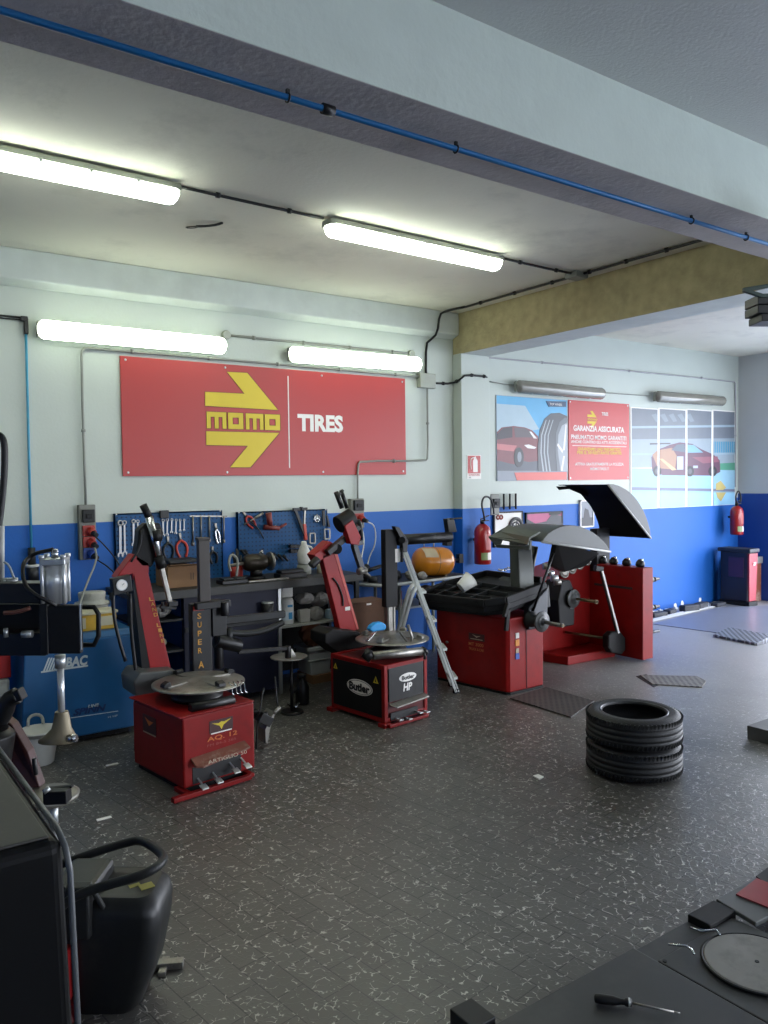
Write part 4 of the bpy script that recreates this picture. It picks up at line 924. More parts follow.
def extinguisher(label, x, y, z, h, r, mirror=1):
    t = thing('fire_extinguisher', label, 'fire extinguisher', (x, y, z), 'red fire extinguishers on wall brackets')
    body = mat('ext_red', '931414', .3, var=.04, coat=.4)
    k = h / .5
    mb = MB(); mb.rev([(0, r * .9), (.008, r), (.36 * k, r), (.40 * k, r * .85), (.43 * k, r * .5), (.44 * k, r * .3)], (x, y, z)); obj('cylinder', mb, body, t)
    mb = MB(); mb.cyl((x, y, z + .44 * k), (x, y, z + .485 * k), r * .28, r * .24); mb.bar((x - .03, y, z + .49 * k), (x + .07, y - .03, z + .53 * k), .018, .01); mb.bar((x - .03, y, z + .47 * k), (x + .07, y - .03, z + .475 * k), .018, .01); obj('valve_head', mb, M['blackmet'], t)
    mb = MB(); a = .16 * k
    mb.tube([(x + .02 * mirror, y - .02, z + .47 * k), (x - .02 * mirror, y - .04, z + .56 * k), (x - .06 * mirror, y - .05, z + .66 * k), (x - .02 * mirror, y - .05, z + .74 * k), (x + .1 * mirror, y - .02, z + .73 * k), (x + .17 * mirror, y, z + .63 * k), (x + .18 * mirror, y, z + .54 * k)] if mirror > 0 else
            [(x, y - .02, z + .47 * k), (x - .08, y - .04, z + .5 * k), (x - .12, y - .05, z + .6 * k), (x - .04, y - .05, z + .68 * k), (x + .03, y - .05, z + .6 * k), (x + .02, y - .05, z + .5 * k)], .011, 8, smooth_it=3); obj('hose', mb, M['rub2'], t)
    rows = [[(x + math.sin(a_) * (r + .001), y - math.cos(a_) * (r + .001), zz) for a_ in [-.9 + .2 * i for i in range(10)]] for zz in (z + .05 * k, z + .13 * k)]
    mb = MB(); mb.grid([r_[:5] for r_ in rows]); obj('label_patch', mb, mat('label_green', '7c8f5c', .5), t)
    mb = MB(); mb.grid([r_[4:] for r_ in rows]); obj('label_patch', mb, M['paper'], t)
    rows = [[(x + math.sin(a_) * (r + .001), y - math.cos(a_) * (r + .001), zz) for a_ in [-.3 + .15 * i for i in range(7)]] for zz in (z + .16 * k, z + .33 * k)]
    mb = MB(); mb.grid(rows); obj('label_patch', mb, mat('label_pink', 'b8605c', .5), t)
    mb = MB(); mb.box((x - .03, y, z + .25 * k), (x + .03, y + r + .03, z + .28 * k)); obj('wall_bracket', mb, M['dgrey'], t)
extinguisher('red fire extinguisher on the pilaster beside the first grey hood', 6.075, 6.66, .955, .52, .095)
extinguisher('red fire extinguisher in the far corner above the red bin', 11.34, 6.72, 1.03, .50, .095, -1)
def frame(name, label, x0, x1, z0, z1, mf, mp, tilt=.03):
    t = thing(name, label, 'picture', ((x0 + x1) / 2, YW, z0)); Y0 = YW - .03; w_ = .018
    mb = MB()
    for lo, hi in (((x0, z0), (x1, z0 + w_)), ((x0, z1 - w_), (x1, z1)), ((x0, z0), (x0 + w_, z1)), ((x1 - w_, z0), (x1, z1))): mb.box((lo[0], Y0, lo[1]), (hi[0], YW, hi[1]))
    obj('frame', mb, mf, t)
    mb = MB(); mb.box((x0 + .01, Y0 + .008, z0 + .01), (x1 - .01, YW, z1 - .01)); obj('picture_sheet', mb, mp, t)
    return t
t = frame('framed_picture', 'black framed white picture of a wheel rim behind the first grey hood', 6.50, 6.985, 1.10, 1.525, M['ink'], M['paper'])
mb = MB(); mb.torus((6.86, YW - .024, 1.33), (0, 1, 0), .105, .022, 28, 6); mb.torus((6.86, YW - .024, 1.33), (0, 1, 0), .06, .01, 20, 6)
for k in range(5):
    a = 2 * PI * k / 5; mb.bar((6.86, YW - .024, 1.33), (6.86 + math.cos(a) * .1, YW - .024, 1.33 + math.sin(a) * .1), .016, .006, up=(0, 1, 0))
obj('wheel_print', mb, mat('print_dark', '48494b', .6), t)
mb = MB(); mb.torus((6.57, YW - .024, 1.46), (0, 1, 0), .022, .01); mb.torus((6.62, YW - .024, 1.46), (0, 1, 0), .022, .01); obj('badge_print', mb, mat('badge_red', '8c3c34', .6), t)
t = frame('framed_picture', 'dark framed pink and black picture between the two hoods', 7.04, 7.70, 1.24, 1.50, M['ink'], mat('pink_print', 'a33a68', .5))
mb = MB(); mb.prism([(7.06, YW - .024, 1.26), (7.68, YW - .024, 1.26), (7.68, YW - .024, 1.44), (7.5, YW - .024, 1.47), (7.4, YW - .024, 1.38), (7.2, YW - .024, 1.36), (7.06, YW - .024, 1.42)], (0, -.002, 0)); obj('dark_shape', mb, mat('print_dark2', '26242c', .5), t)
mb = MB(); mb.box((7.45, YW - .027, 1.455), (7.66, YW - .024, 1.485)); obj('title_strip', mb, M['ink'], t)
t = frame('framed_picture', 'small portrait picture half hidden by the raised black hood', 8.03, 8.30, 1.27, 1.63, M['paper'], mat('photo_print', '767b84', .5))
mb = MB(); mb.box((8.05, YW - .026, 1.29), (8.28, YW - .023, 1.40)); mb.prism([(8.10, YW - .026, 1.40), (8.22, YW - .026, 1.40), (8.19, YW - .026, 1.5), (8.13, YW - .026, 1.52)], (0, .003, 0)); obj('printed_figure', mb, mat('print_dark2', '26242c', .5), t)
# red bin in the far corner
t = thing('red_bin', 'tall red and black collection bin in the far right corner', 'bin', (11.18, 6.55, 0))
mb = MB(); mb.box((11.03, 6.36, .06), (11.24, 6.80, .80)); obj('bin_body', mb, mat('bin_black', '1e1a24', .4), t, .02)
mb = MB(); mb.prism([(11.05, 6.345, .07), (11.23, 6.345, .07), (11.25, 6.33, .78), (11.02, 6.33, .78)], (0, .03, 0)); obj('front_panel', mb, mat('bin_red', '96182c', .4), t, .006)
mb = MB(); mb.box((11.018, 6.42, .42), (11.03, 6.66, .72)); obj('side_panel', mb, mat('bin_purple', '3b1c38', .4), t, .004)
mb = MB(); mb.box((11.0, 6.31, .79), (11.27, 6.83, .85)); obj('lid', mb, mat('bin_lid', '23242a', .5), t, .015)
mb = MB(); mb.box((11.02, 6.33, .0), (11.25, 6.81, .065)); obj('bin_base', mb, M['black'], t, .004)
text('iF', (11.12, 6.325, .6), (1, 0, 0), (0, 0, 1), .07, .05, M['paper'], t, bold=.03)
t = thing('crate', 'worn orange and white cabinet behind the red bin at the right edge', 'crate', (11.6, 6.7, 0))
mb = MB(); mb.box((11.30, 6.55, .0), (11.74, 6.9, .58)); obj('crate_body', mb, mat('rusty_panel', '8a4a32', .7, dirt='c2b2a2', dirt_amt=.9, dscale=4), t, .005)
mb = MB(); mb.box((11.29, 6.53, .58), (11.75, 6.92, .68)); obj('crate_top', mb, mat('crate_grey', '8d8b86', .6), t, .005)
# blocks and rubble along the wall foot
rnd = random.Random(4)
names = ['flat black block nearest the red board at the wall foot', 'second black block along the wall foot', 'third black block along the wall foot', 'fourth black block halfway along the wall foot', 'fifth black block along the wall foot', 'black block just left of the red bin', 'black block touching the red bin']
for i, l in enumerate(names):
    x = 8.6 + i * .36; y = 6.74 - rnd.uniform(0, .1)
    mb = MB(); h = rnd.uniform(.05, .10); w_ = rnd.uniform(.10, .16)
    mb.M = Matrix.Translation((x, y, 0)) @ Matrix.Rotation(rnd.uniform(-.25, .25), 4, 'Z'); mb.box((-w_, -.05, 0), (w_, .06, h))
    obj('rubber_block', mb, mat('rubber_block', '2c2d33', .7, dirt='55565a', dirt_amt=.5, dscale=9), None, .012, label=l, cat='block', group='black blocks along the right bay wall foot')
mb = MB()
for i in range(60):
    x = rnd.uniform(8.3, 10.9); y = 6.93 - rnd.random() ** 2 * .12; s = rnd.uniform(.01, .03); mb.box((x - s, y - s * .7, 0), (x + s, y + s * .7, s * .8))
pw = [at(x, y, Z=.0) for x, y in ((652, 622.5), (652, 619.5), (690, 610), (722, 602), (724, 605), (690, 613.5))]
mb.prism([(p.x, p.y, .0065) for p in pw], (0, 0, .004))
obj('plaster_crumbs', mb, M['paper'], None, .003, label='white plaster crumbs fallen along the wall foot', cat='debris', kind='stuff')
for i, (px_, py_) in enumerate(((675, 606), (682, 604), (700, 600), (660, 612))):
    c = at(px_, py_, Y=YW); mb = MB(); pts = [(c.x + math.cos(a) * .05 * rnd.uniform(.5, 1), YW - .001, c.z + math.sin(a) * .06 * rnd.uniform(.5, 1)) for a in [k * PI / 4 for k in range(8)]]
    mb.prism(pts, (0, -.002, 0)); obj('trim_%d' % (i + 2), mb, M['paper'], kind='structure')
# perforated plates and ramps on the floor
def grate(name, label, pts, h, m, cat='grate', lift=0.002):
    P3 = [at(x, y, Z=h) for x, y in pts]; mb = MB(); mb.prism([(p.x, p.y, lift) for p in P3], (0, 0, h)); return obj(name, mb, m, None, .002, label=label, cat=cat)
def gmat(n, c1, c2, s, rough=.4, metal=.4):
    m = mat(n, c1, rough, metal=metal, var=.1); nt = m.node_tree; N = nt.nodes; L = nt.links; b = N['Principled BSDF']; old = b.inputs['Base Color'].links[0].from_socket
    geo = N.new('ShaderNodeNewGeometry'); mp = N.new('ShaderNodeMapping'); mp.inputs['Rotation'].default_value = (0, 0, .78); mp.inputs['Scale'].default_value = (1 / s, 1 / s, 1 / s); L.new(geo.outputs['Position'], mp.inputs[0])
    fr = N.new('ShaderNodeVectorMath'); fr.operation = 'FRACTION'; L.new(mp.outputs[0], fr.inputs[0]); sb = N.new('ShaderNodeVectorMath'); sb.operation = 'SUBTRACT'; sb.inputs[1].default_value = (.5, .5, .5); L.new(fr.outputs[0], sb.inputs[0])
    mk = N.new('ShaderNodeVectorMath'); mk.operation = 'MULTIPLY'; mk.inputs[1].default_value = (1, 1, 0); L.new(sb.outputs[0], mk.inputs[0]); ln = N.new('ShaderNodeVectorMath'); ln.operation = 'LENGTH'; L.new(mk.outputs[0], ln.inputs[0])
    lt = N.new('ShaderNodeMath'); lt.operation = 'LESS_THAN'; lt.inputs[1].default_value = .3; L.new(ln.outputs['Value'], lt.inputs[0])
    mx = N.new('ShaderNodeMix'); mx.data_type = 'RGBA'; L.new(lt.outputs[0], mx.inputs[0]); L.new(old, mx.inputs[6]); mx.inputs[7].default_value = lin(c2); L.new(mx.outputs[2], b.inputs['Base Color']); return m
grate('floor_grate', 'dark perforated mat in front of the first red balancer', [(510, 698), (546, 687), (594, 701), (571, 717)], .01, gmat('grate_dark', '423c38', '161413', .045, .6, 0))
grate('wire_grate', 'small beige perforated sheet beside the black paddle arm', [(640, 675), (697, 676), (706, 681), (702, 687), (652, 684)], .008, gmat('grate_beige', '75706a', '35312e', .05, .6, 0), 'sheet')
grate('wire_grate', 'dark wire sheet poking out beneath the beige one', [(636, 676), (646, 674), (665, 682), (654, 687)], .004, M['rub2'], 'sheet', .0)
a, b_, c_ = at(713, 637, Z=.0), at(757, 646, Z=.0), at(729, 627, Z=.075)
mb = MB(); ex = Vector((b_.x - a.x, b_.y - a.y, 0)); ey = Vector((c_.x - a.x, c_.y - a.y, 0)); o_ = Vector((a.x, a.y, .001)); zz = Vector((0, 0, 1))
mb.hexa([o_, o_ + ex, o_ + ex + ey, o_ + ey, o_ + zz * .03, o_ + ex + zz * .03, o_ + ex + ey + zz * .075, o_ + ey + zz * .075])
obj('ramp_plate', mb, gmat('checker_plate', '5a5c62', 'a9adb6', .05, .45, .2), None, .004, label='low checker plate ramp on the floor near the red bin', cat='ramp')
mb = MB(); P3 = [at(x, y, Z=.004) for x, y in ((653, 624), (712, 632), (800, 646), (800, 605), (722, 607), (690, 614))]; mb.prism([(p.x, min(p.y, 6.6), .0) for p in P3], (0, 0, .006)); obj('rubber_sheet', mb, mat('rubber_sheet', '777984', .35, var=.05), label='smooth dark sheet on the floor by the far wall', cat='floor mat')
# ================================================================ TYRES
def tyre(z, label, rot):
    c = (4.27, 3.24); R = .302; h = .198
    t = thing('tyre', label, 'tyre', (c[0], c[1], z), 'two used tyres stacked on the floor')
    mb = MB()
    pr = [(.012, .205), (.004, .225), (.0, .255), (.012, .285), (.035, .298), (.05, .300)]
    tread = []
    for g0 in (.062, .098, .134):
        tread += [(g0 - .008, .302), (g0 - .005, .294), (g0 + .005, .294), (g0 + .008, .302)]
    top = [(h - a, r) for a, r in pr[::-1]]
    prof = pr + tread + top
    inner = [(h - .02, .198), (h - .03, .215), (h - .05, .262), (h / 2, .28), (.05, .262), (.03, .215), (.02, .198)]
    mb.rev(prof + inner + [prof[0]], (c[0], c[1], z), n=72, cap=False)
    obj('tyre_body', mb, M['rubber'], t)
    for zz, nm in ((h - .0035, 'bead_ring'), ):
        mb = MB(); mb.torus((c[0], c[1], z + h - .012), (0, 0, 1), .212, .008, 56, 8); obj(nm, mb, mat('bead_rubber', '2c2d30', .3), t)
    for zz in (z + .018, z + h - .045):     # shoulder sipes
        mb = MB()
        for k in range(72):
            a = 2 * PI * (k + rot) / 72
            p = Vector((c[0] + math.cos(a) * .296, c[1] + math.sin(a) * .296, zz)); q = Vector((c[0] + math.cos(a + .03) * .300, c[1] + math.sin(a + .03) * .300, zz + .027))
            mb.bar(p, q, .006, .012, up=(math.cos(a), math.sin(a), 0))
        obj('shoulder_tread', mb, M['rubber'], t)
tyre(0.0, 'lower of the two stacked used tyres', 0); tyre(.199, 'upper of the two stacked used tyres', .4)

# ================================================================ TYRE CHANGER WITH THE RED LEANING ARM (left)
def turntable(parent, c, R, z, clampm, rot=0.3):
    """round plate with four slides and jaws"""
    mb = MB(); mb.rev([(-.10, .10), (-.06, .12), (-.04, .17), (-.022, R * .75), (-.008, R), (.0, R), (.006, R * .96), (.012, R * .5), (.03, R * .2), (.034, .02)], (c[0], c[1], z), n=48)
    o = obj('turntable', mb, M['steel'], parent)
    for k in range(4):
        a = rot + k * PI / 2; d = Vector((math.cos(a), math.sin(a), 0)); c3 = Vector((c[0], c[1], z))
        mb = MB(); mb.bar(c3 + d * .07 + Vector((0, 0, .018)), c3 + d * (R * .80) + Vector((0, 0, .012)), .05, .014); obj('slide', mb, M['steel'], o, .003)
        e = c3 + d * (R * .74)
        mb = MB(); s = Vector((-d.y, d.x, 0)) * .026
        mb.prism([e - s + Vector((0, 0, .014)), e - s + d * .05 + Vector((0, 0, .014)), e - s + d * .045 + Vector((0, 0, .035)), e - s + d * .01 + Vector((0, 0, .05)), e - s - d * .005 + Vector((0, 0, .04))], s * 2)
        obj('jaw', mb, clampm, o, .003)
    return o
tc = thing('tyre_changer', 'red tyre changer with round steel plate, brown post and faded orange lettering', 'tyre changer', (1.98, 4.95, 0), 'red tyre changers')
x0, x1, yf, yb_ = 1.715, 2.235, 4.62, 5.29
turned((1.715, 4.62), (1.735, 4.61), 8)
mb = MB(); mb.hexa([(x0, yf, .035), (x1, yf, .035), (x1, yb_, .035), (x0, yb_, .035), (x0, yf, .472), (x1, yf, .472), (x1, yb_, .455), (x0, yb_, .455)])
obj('cabinet', mb, M['red'], tc, .012)
mb = MB(); mb.box((x0 - .02, yf + .0, .472), (x1 + .0, yb_ + .01, .482)); obj('top_plate', mb, M['red'], tc, .004)
mb = MB(); mb.box((x0 + .025, yf + .02, 0), (x1 - .02, yb_ - .02, .035)); obj('plinth', mb, M['black'], tc)
mb = MB(); mb.box((1.60, yf - .09, 0.004), (2.15, yf - .05, .034)); mb.box((1.70, yf - .06, .004), (1.74, yf + .1, .03)); mb.box((2.15, yf - .06, .004), (2.19, yf + .1, .03)); obj('foot_bar', mb, M['red'], tc, .004)
mb = MB()
mb.prism([(x0 + .05, yf, .205), (x0 + .44, yf, .225), (x0 + .44, yf - .07, .20), (x0 + .09, yf - .085, .165), (x0 + .05, yf - .06, .17)], (0, 0, .012)); obj('pedal_guard', mb, mat('rusty_guard', '6e3a2c', .55, dirt='8b7f70', dirt_amt=.6, dscale=18), tc, .003)
mb = MB(); mb.box((x0 + .06, yf - .004, .05), (x0 + .41, yf + .01, .155)); obj('pedal_slot', mb, M['ink'], tc)
for i, (xx, zz) in enumerate(((.095, .035), (.20, .045), (.325, .075), (.41, .085))):
    mb = MB(); mb.hexa([(x0 + xx - .022, yf - .10, zz), (x0 + xx + .022, yf - .10, zz), (x0 + xx + .022, yf - .055, zz + .016), (x0 + xx - .022, yf - .055, zz + .016), (x0 + xx - .022, yf - .10, zz + .008), (x0 + xx + .022, yf - .10, zz + .008), (x0 + xx + .022, yf - .055, zz + .024), (x0 + xx - .022, yf - .055, zz + .024)])
    mb.bar((x0 + xx, yf - .06, zz + .018), (x0 + xx, yf + .01, zz + .05), .012, .008)
    obj('pedal', mb, M['alu'], tc, .002, label='bare metal foot pedal')
mb = MB(); mb.box((x0 + .185, yf - .003, .335), (x0 + .355, yf, .415)); obj('badge', mb, mat('badge_dark', '3c1616', .5), tc)
mb = MB(); mb.prism([(x0 + .2, yf - .004, .40), (x0 + .255, yf - .004, .375), (x0 + .27, yf - .004, .35), (x0 + .285, yf - .004, .375), (x0 + .34, yf - .004, .405), (x0 + .29, yf - .004, .395), (x0 + .27, yf - .004, .40), (x0 + .25, yf - .004, .392)], (0, -.001, 0)); obj('eagle_emblem', mb, M['yellow'], tc)
mb = MB(); mb.box((x0 + .195, yf - .004, .330), (x0 + .345, yf - .002, .338)); obj('badge_line', mb, M['paper'], tc)
text('AQ. 12', (x0 + .165, yf - .003, .285), (1, 0, 0), (0, 0, 1), .22, .034, mat('orange_ink', 'c2642a', .5), tc, bold=.02)
text('FM 84-S 385', (x0 + .165, yf - .003, .258), (1, 0, 0), (0, 0, 1), .21, .016, mat('faded_ink', '8d4038', .5), tc)
text('ARTIGLIO 50', (x0 + .12, yf - .074, .18), (1, 0, 0), (0, .2, 1), .28, .022, mat('faded_cream', 'a3927c', .5), tc, depth=.016)
mb = MB(); mb.box((x0 - .003, yf + .34, .285), (x0, yf + .52, .40)); obj('badge', mb, mat('badge_dark', '3c1616', .5), tc)
mb = MB(); mb.box((x0 - .005, yf + .345, .28), (x0 - .002, yf + .515, .288)); obj('badge_line', mb, mat('faded_cream', 'a3927c', .5), tc)
mb = MB(); mb.prism([(x0 - .004, yf + .37, .37), (x0 - .004, yf + .43, .335), (x0 - .004, yf + .49, .385), (x0 - .004, yf + .43, .37)], (-.001, 0, 0)); obj('eagle_emblem', mb, mat('orange_ink', 'c2642a', .5), tc)
straight()
mb = MB(); mb.rev([(0, .17), (.03, .17), (.05, .13), (.09, .13)], (1.98, 4.98, .482), n=32); obj('gearbox', mb, M['blackmet'], tc)
mb = MB(); mb.cyl((1.82, 4.70, .50), (2.12, 4.72, .50), .032); mb.cyl((2.1, 4.72, .49), (2.16, 4.74, .455), .018); obj('air_cylinder', mb, M['blackmet'], tc)
turntable(tc, (2.0, 5.0), .305, .58, M['blackmet'], .2)
for i in range(4):
    mb = MB(); mb.tube([(2.12 + i * .03, 4.78, .60), (2.12 + i * .03, 4.74, .59), (2.12 + i * .03, 4.73, .535), (2.135 + i * .03, 4.73, .53)], .005, 6); obj('wire_hook', mb, M['chrome'], tc)
# post and horizontal arm
mb = MB(); mb.box((2.10, 5.35, .30), (2.25, 5.42, 1.05)); obj('post_sleeve', mb, M['blackmet'], tc, .008)
mb = MB(); mb.box((2.168, 5.36, 1.05), (2.25, 5.41, 1.50)); mb.box((2.162, 5.355, 1.50), (2.256, 5.415, 1.518)); obj('post', mb, mat('post_brown', '332c27', .5), tc, .004)
mb = MB(); mb.box((2.12, 5.30, 1.01), (2.38, 5.36, 1.06)); mb.box((2.25, 5.34, .80), (2.36, 5.50, 1.05)); mb.cyl((2.33, 5.3, .95), (2.33, 5.3, 1.05), .03); obj('arm_lock', mb, M['blackmet'], tc, .005)
for i, ch in enumerate('SUPER'):
    text(ch, (2.14, 5.348, .94 - .062 * i), (1, 0, 0), (0, 0, 1), .030, .040, mat('yellow_orange', 'c98f2c', .5), tc, bold=.02)
text('A', (2.14, 5.348, .585), (1, 0, 0), (0, 0, 1), .042, .05, mat('yellow_orange', 'c98f2c', .5), tc, bold=.02)
mb = MB(); mb.box((2.11, 5.345, 1.0), (2.19, 5.349, 1.03)); obj('red_badge', mb, M['sred'], tc)
YA = 5.55
mb = MB(); P_ = lambda x, y, Y=YA: at(x, y, Y=Y)
mb.bar(P_(214, 622), P_(285, 614), .03, .06); obj('upper_arm', mb, M['dgrey'], tc, .008)
mb = MB(); mb.tube([P_(228, 633), P_(250, 634), P_(270, 629), P_(283, 622)], .026, 8, smooth_it=2); mb.cyl(P_(229, 628), P_(229, 645), .03); obj('curved_arm', mb, M['dgrey'], tc)
mb = MB(); mb.cyl(P_(216, 640), P_(240, 646), .06, .05); mb.bar(P_(238, 652), P_(290, 648), .03, .03); mb.cyl(P_(288, 646), P_(288, 658), .025); mb.cyl(P_(218, 625), P_(219, 668), .035); obj('lower_arm', mb, M['blackmet'], tc, .004)
# leaning red arm with press cylinder
YL = 5.42
Q = lambda x, y, Y=YL: at(x, y, Y=Y)
c8 = [Q(151, 674), Q(171.5, 670), Q(171.5, 670, YL) + Vector((.0, .12, 0)), Q(151, 674) + Vector((0, .12, 0)), Q(132, 573), Q(148, 571), Q(148, 571) + Vector((0, .12, 0)), Q(132, 573) + Vector((0, .12, 0))]
mb = MB(); mb.hexa(c8); la = obj('helper_arm', mb, M['redarm'], tc, .006, label='bright red leaning press arm')
mb = MB(); mb.hexa([Q(143, 676), Q(151, 674), Q(151, 674) + Vector((0, .12, 0)), Q(143, 676) + Vector((0, .12, 0)), Q(133, 585), Q(134, 573), Q(134, 573) + Vector((0, .12, 0)), Q(133, 585) + Vector((0, .12, 0))]); obj('column_cover', mb, M['black'], la)
mb = MB(); mb.prism([Q(116, 578), Q(134, 554), Q(149, 563), Q(149, 573), Q(132, 574)], (0, .12, 0)); obj('elbow_block', mb, M['redarm'], la, .005)
top_z = Q(160, 674).z
mb = MB(); mb.hexa([(1.74, 5.30, 0), (1.98, 5.30, 0), (1.98, 5.60, 0), (1.74, 5.60, 0), (1.76, 5.34, .55), (1.99, 5.34, .55), (1.99, 5.58, .55), (1.76, 5.58, .55)]); obj('base_block', mb, M['blackmet'], la, .01)
mb = MB(); mb.prism([at(134, 682, Y=5.28), at(140, 673, Y=5.28), at(176, 670, Y=5.28), at(180, 690, Y=5.28), at(150, 701, Y=5.28), at(136, 697, Y=5.28)], (0, .3, .0)); obj('base_cover', mb, mat('cover_grey', '4e5150', .45), la, .012)
nrm = (Q(132, 573) - Q(151, 674)).normalized()
for i, ch in enumerate('LAND LINE'):
    if ch == ' ': continue
    p = Q(149.5 + i * 1.5, 601 + i * 5.2, YL - .003); text(ch, p, (1, 0, 0), nrm, .028, .026, mat('yellow_orange', 'c98f2c', .5), la, bold=.01)
mb = MB(); mb.prism([Q(135, 560), Q(138, 543), Q(139, 530), Q(146, 523), Q(160, 523), Q(164, 533), Q(159, 553), Q(152, 567), Q(142, 567)], (0, .1, 0)); obj('swing_head', mb, M['black'], la, .01)
mb = MB(); mb.cyl(Q(143, 505, YL - .03), Q(150, 519, YL - .03), .026); obj('cylinder_cap', mb, M['black'], la)
mb = MB(); mb.cyl(Q(149, 517, YL - .03), Q(161, 565, YL - .03), .027); obj('press_cylinder', mb, M['chrome'], la)
mb = MB(); mb.cyl(Q(155, 530, YL - .03), Q(157, 541, YL - .03), .038); mb.cyl(Q(159, 557, YL - .03), Q(162, 568, YL - .03), .034); mb.bar(Q(153, 536, YL + .02), Q(160, 562, YL + .02), .05, .05); obj('cylinder_clamp', mb, M['black'], la)
mb = MB(); mb.bar(Q(161, 565, YL - .03), Q(170, 603, YL - .03), .03, .03); obj('press_rod', mb, M['steel'], la, .004)
mb = MB(); mb.box(tuple(Q(169, 607, YL - .08)), tuple(Q(174, 600, YL + .0))); mb.bar(Q(160, 607, YL - .03), Q(176, 608, YL - .03), .03, .02); mb.cyl(Q(163, 602, YL - .03), Q(163, 612, YL - .03), .012); obj('press_tool', mb, M['blackmet'], la, .003)
mb = MB(); a = Q(112, 578, YL - .1); b = Q(133, 578, YL - .1); mb.prism([Q(112, 579, YL - .1), Q(131, 575, YL - .1), Q(133, 591, YL - .1), Q(114, 596, YL - .1)], (0, .07, 0)); gb = obj('gauge_box', mb, M['dgrey'], la, .006); gb = la
mb = MB(); c = Q(121.5, 585, YL - .103); mb.cyl(c, c + Vector((0, -.012, 0)), .037); obj('gauge_rim', mb, M['alu'], gb)
mb = MB(); mb.cyl(c + Vector((0, -.0125, 0)), c + Vector((0, -.014, 0)), .031); obj('gauge_dial', mb, M['paper'], gb)
mb = MB(); mb.bar(c + Vector((0, -.015, 0)), c + Vector((.014, -.015, .012)), .004, .002); obj('gauge_needle', mb, M['ink'], gb)
mb = MB(); mb.tube([Q(113, 592, YL - .08), Q(113.5, 615, YL - .08), Q(119, 640, YL - .08), Q(125.5, 661, YL - .08)], .012, 8, smooth_it=1); obj('hose', mb, M['rub2'], la)
mb = MB(); mb.tube([Q(130, 594, YL - .06), Q(131, 630, YL - .04), Q(135, 665, YL - .02), Q(137, 680, YL - .02)], .013, 8, smooth_it=1); mb.tube([Q(131, 562, YL - .02), Q(140, 548, YL - .02), Q(142, 530, YL - .02)], .008, 6, smooth_it=1); obj('hose', mb, M['rub2'], la)
# tyre lever stuck behind the cabinet and the bead breaker arm
BQ = lambda x, y: at(x, y, Y=5.1)
mb = MB(); mb.tube([BQ(264, 688), BQ(262, 695), BQ(257, 730), BQ(256, 752)], .007, 6); mb.tube([BQ(275, 677), BQ(277, 702), BQ(278, 706)], .006, 6); HR_ = mb
mb = MB(); mb.prism([BQ(272, 716), BQ(276, 712), BQ(270, 730), BQ(268, 744), BQ(265.5, 744), BQ(265, 730)], (0, .14, 0)); bb = obj('bead_breaker', mb, M['steel'], tc, .004); obj('handle_rod', HR_, M['dgrey'], bb)
mb = MB(); mb.bar(BQ(262, 749), BQ(277, 746), .05, .02); mb.cyl(BQ(274, 713), BQ(280, 707), .014); obj('blade_foot', mb, M['steel'], bb, .004)
mb = MB(); mb.bar(BQ(259, 716), BQ(270, 722), .07, .07); mb.bar(at(258, 712, Y=5.2), at(250, 716, Y=5.2), .05, .05); mb.cyl(BQ(266, 722), BQ(266, 712), .012); mb.prism([(2.24, 5.05, .0), (2.42, 5.05, .0), (2.42, 5.05, .03), (2.24, 5.05, .03)], (0, .2, 0)); obj('pivot', mb, M['blackmet'], bb, .004)
mb = MB(); c = at(294, 708, Z=.02)
for k in range(3):
    a = k * 2.1 + .3; mb.bar(c, c + Vector((math.cos(a) * .06, math.sin(a) * .06, .03)), .02, .01)
obj('metal_fitting', mb, M['chrome'], label='small bright metal fitting dropped on the floor before the gas cylinder', cat='fitting')

# ================================================================ BUTLER CHANGER
tb = thing('tyre_changer', 'red tyre changer with black panels and white oval badges', 'tyre changer', (3.70, 5.30, 0), 'red tyre changers')
x0, x1, yf, yb_ = 3.455, 3.93, 4.965, 5.62
turned((3.455, 4.965), (3.48, 4.945), 7.5)
def frame_box(mb, x0, x1, y0, y1, z0, z1, w):
    for x in (x0, x1 - w):
        for y in (y0, y1 - w): mb.box((x, y, z0), (x + w, y + w, z1))
    for z in (z0, z1 - w):
        for y in (y0, y1 - w): mb.box((x0 + w, y, z), (x1 - w, y + w, z + w))
        for x in (x0, x1 - w): mb.box((x, y0 + w, z), (x + w, y1 - w, z + w))
mb = MB(); frame_box(mb, x0, x1, yf, yb_, .03, .48, .035); obj('frame', mb, M['red'], tb, .004)
mb = MB(); mb.box((x0 + .01, yf + .01, .04), (x1 - .01, yb_ - .01, .47)); obj('cabinet', mb, M['darkred'], tb)
mb = MB(); mb.box((x0 - .002, yf + .035, .068), (x0 + .008, yb_ - .03, .445)); sp_ = obj('side_panel', mb, M['black'], tb)
mb = MB(); mb.box((x0 + .045, yf - .002, .185), (x1 - .045, yf + .008, .452)); fp = obj('front_panel', mb, M['blackmet'], tb, .004)
mb = MB(); mb.box((x0 - .03, yf - .03, 0), (x0 + .05, yf + .05, .032)); mb.box((x0 - .03, yb_ - .05, 0), (x0 + .05, yb_ + .03, .032)); mb.box((x1 - .05, yf - .0, 0), (x1 + .02, yf + .05, .032)); mb.box((x1 - .05, yb_ - .05, 0), (x1 + .02, yb_ + .03, .032)); mb.box((x0, yf - .06, .005), (x1 - .05, yf - .03, .03)); obj('foot', mb, M['red'], tb, .004)
def oval(parent, c, ux, uz, a, b, m, name='oval_badge', d=.0015):
    ux = Vector(ux); uz = Vector(uz); n = ux.cross(uz); c = Vector(c); mb = MB(); mb.prism([c + ux * (a * math.cos(t)) + uz * (b * math.sin(t)) for t in [2 * PI * i / 40 for i in range(40)]], n * d); return obj(name, mb, m, parent)
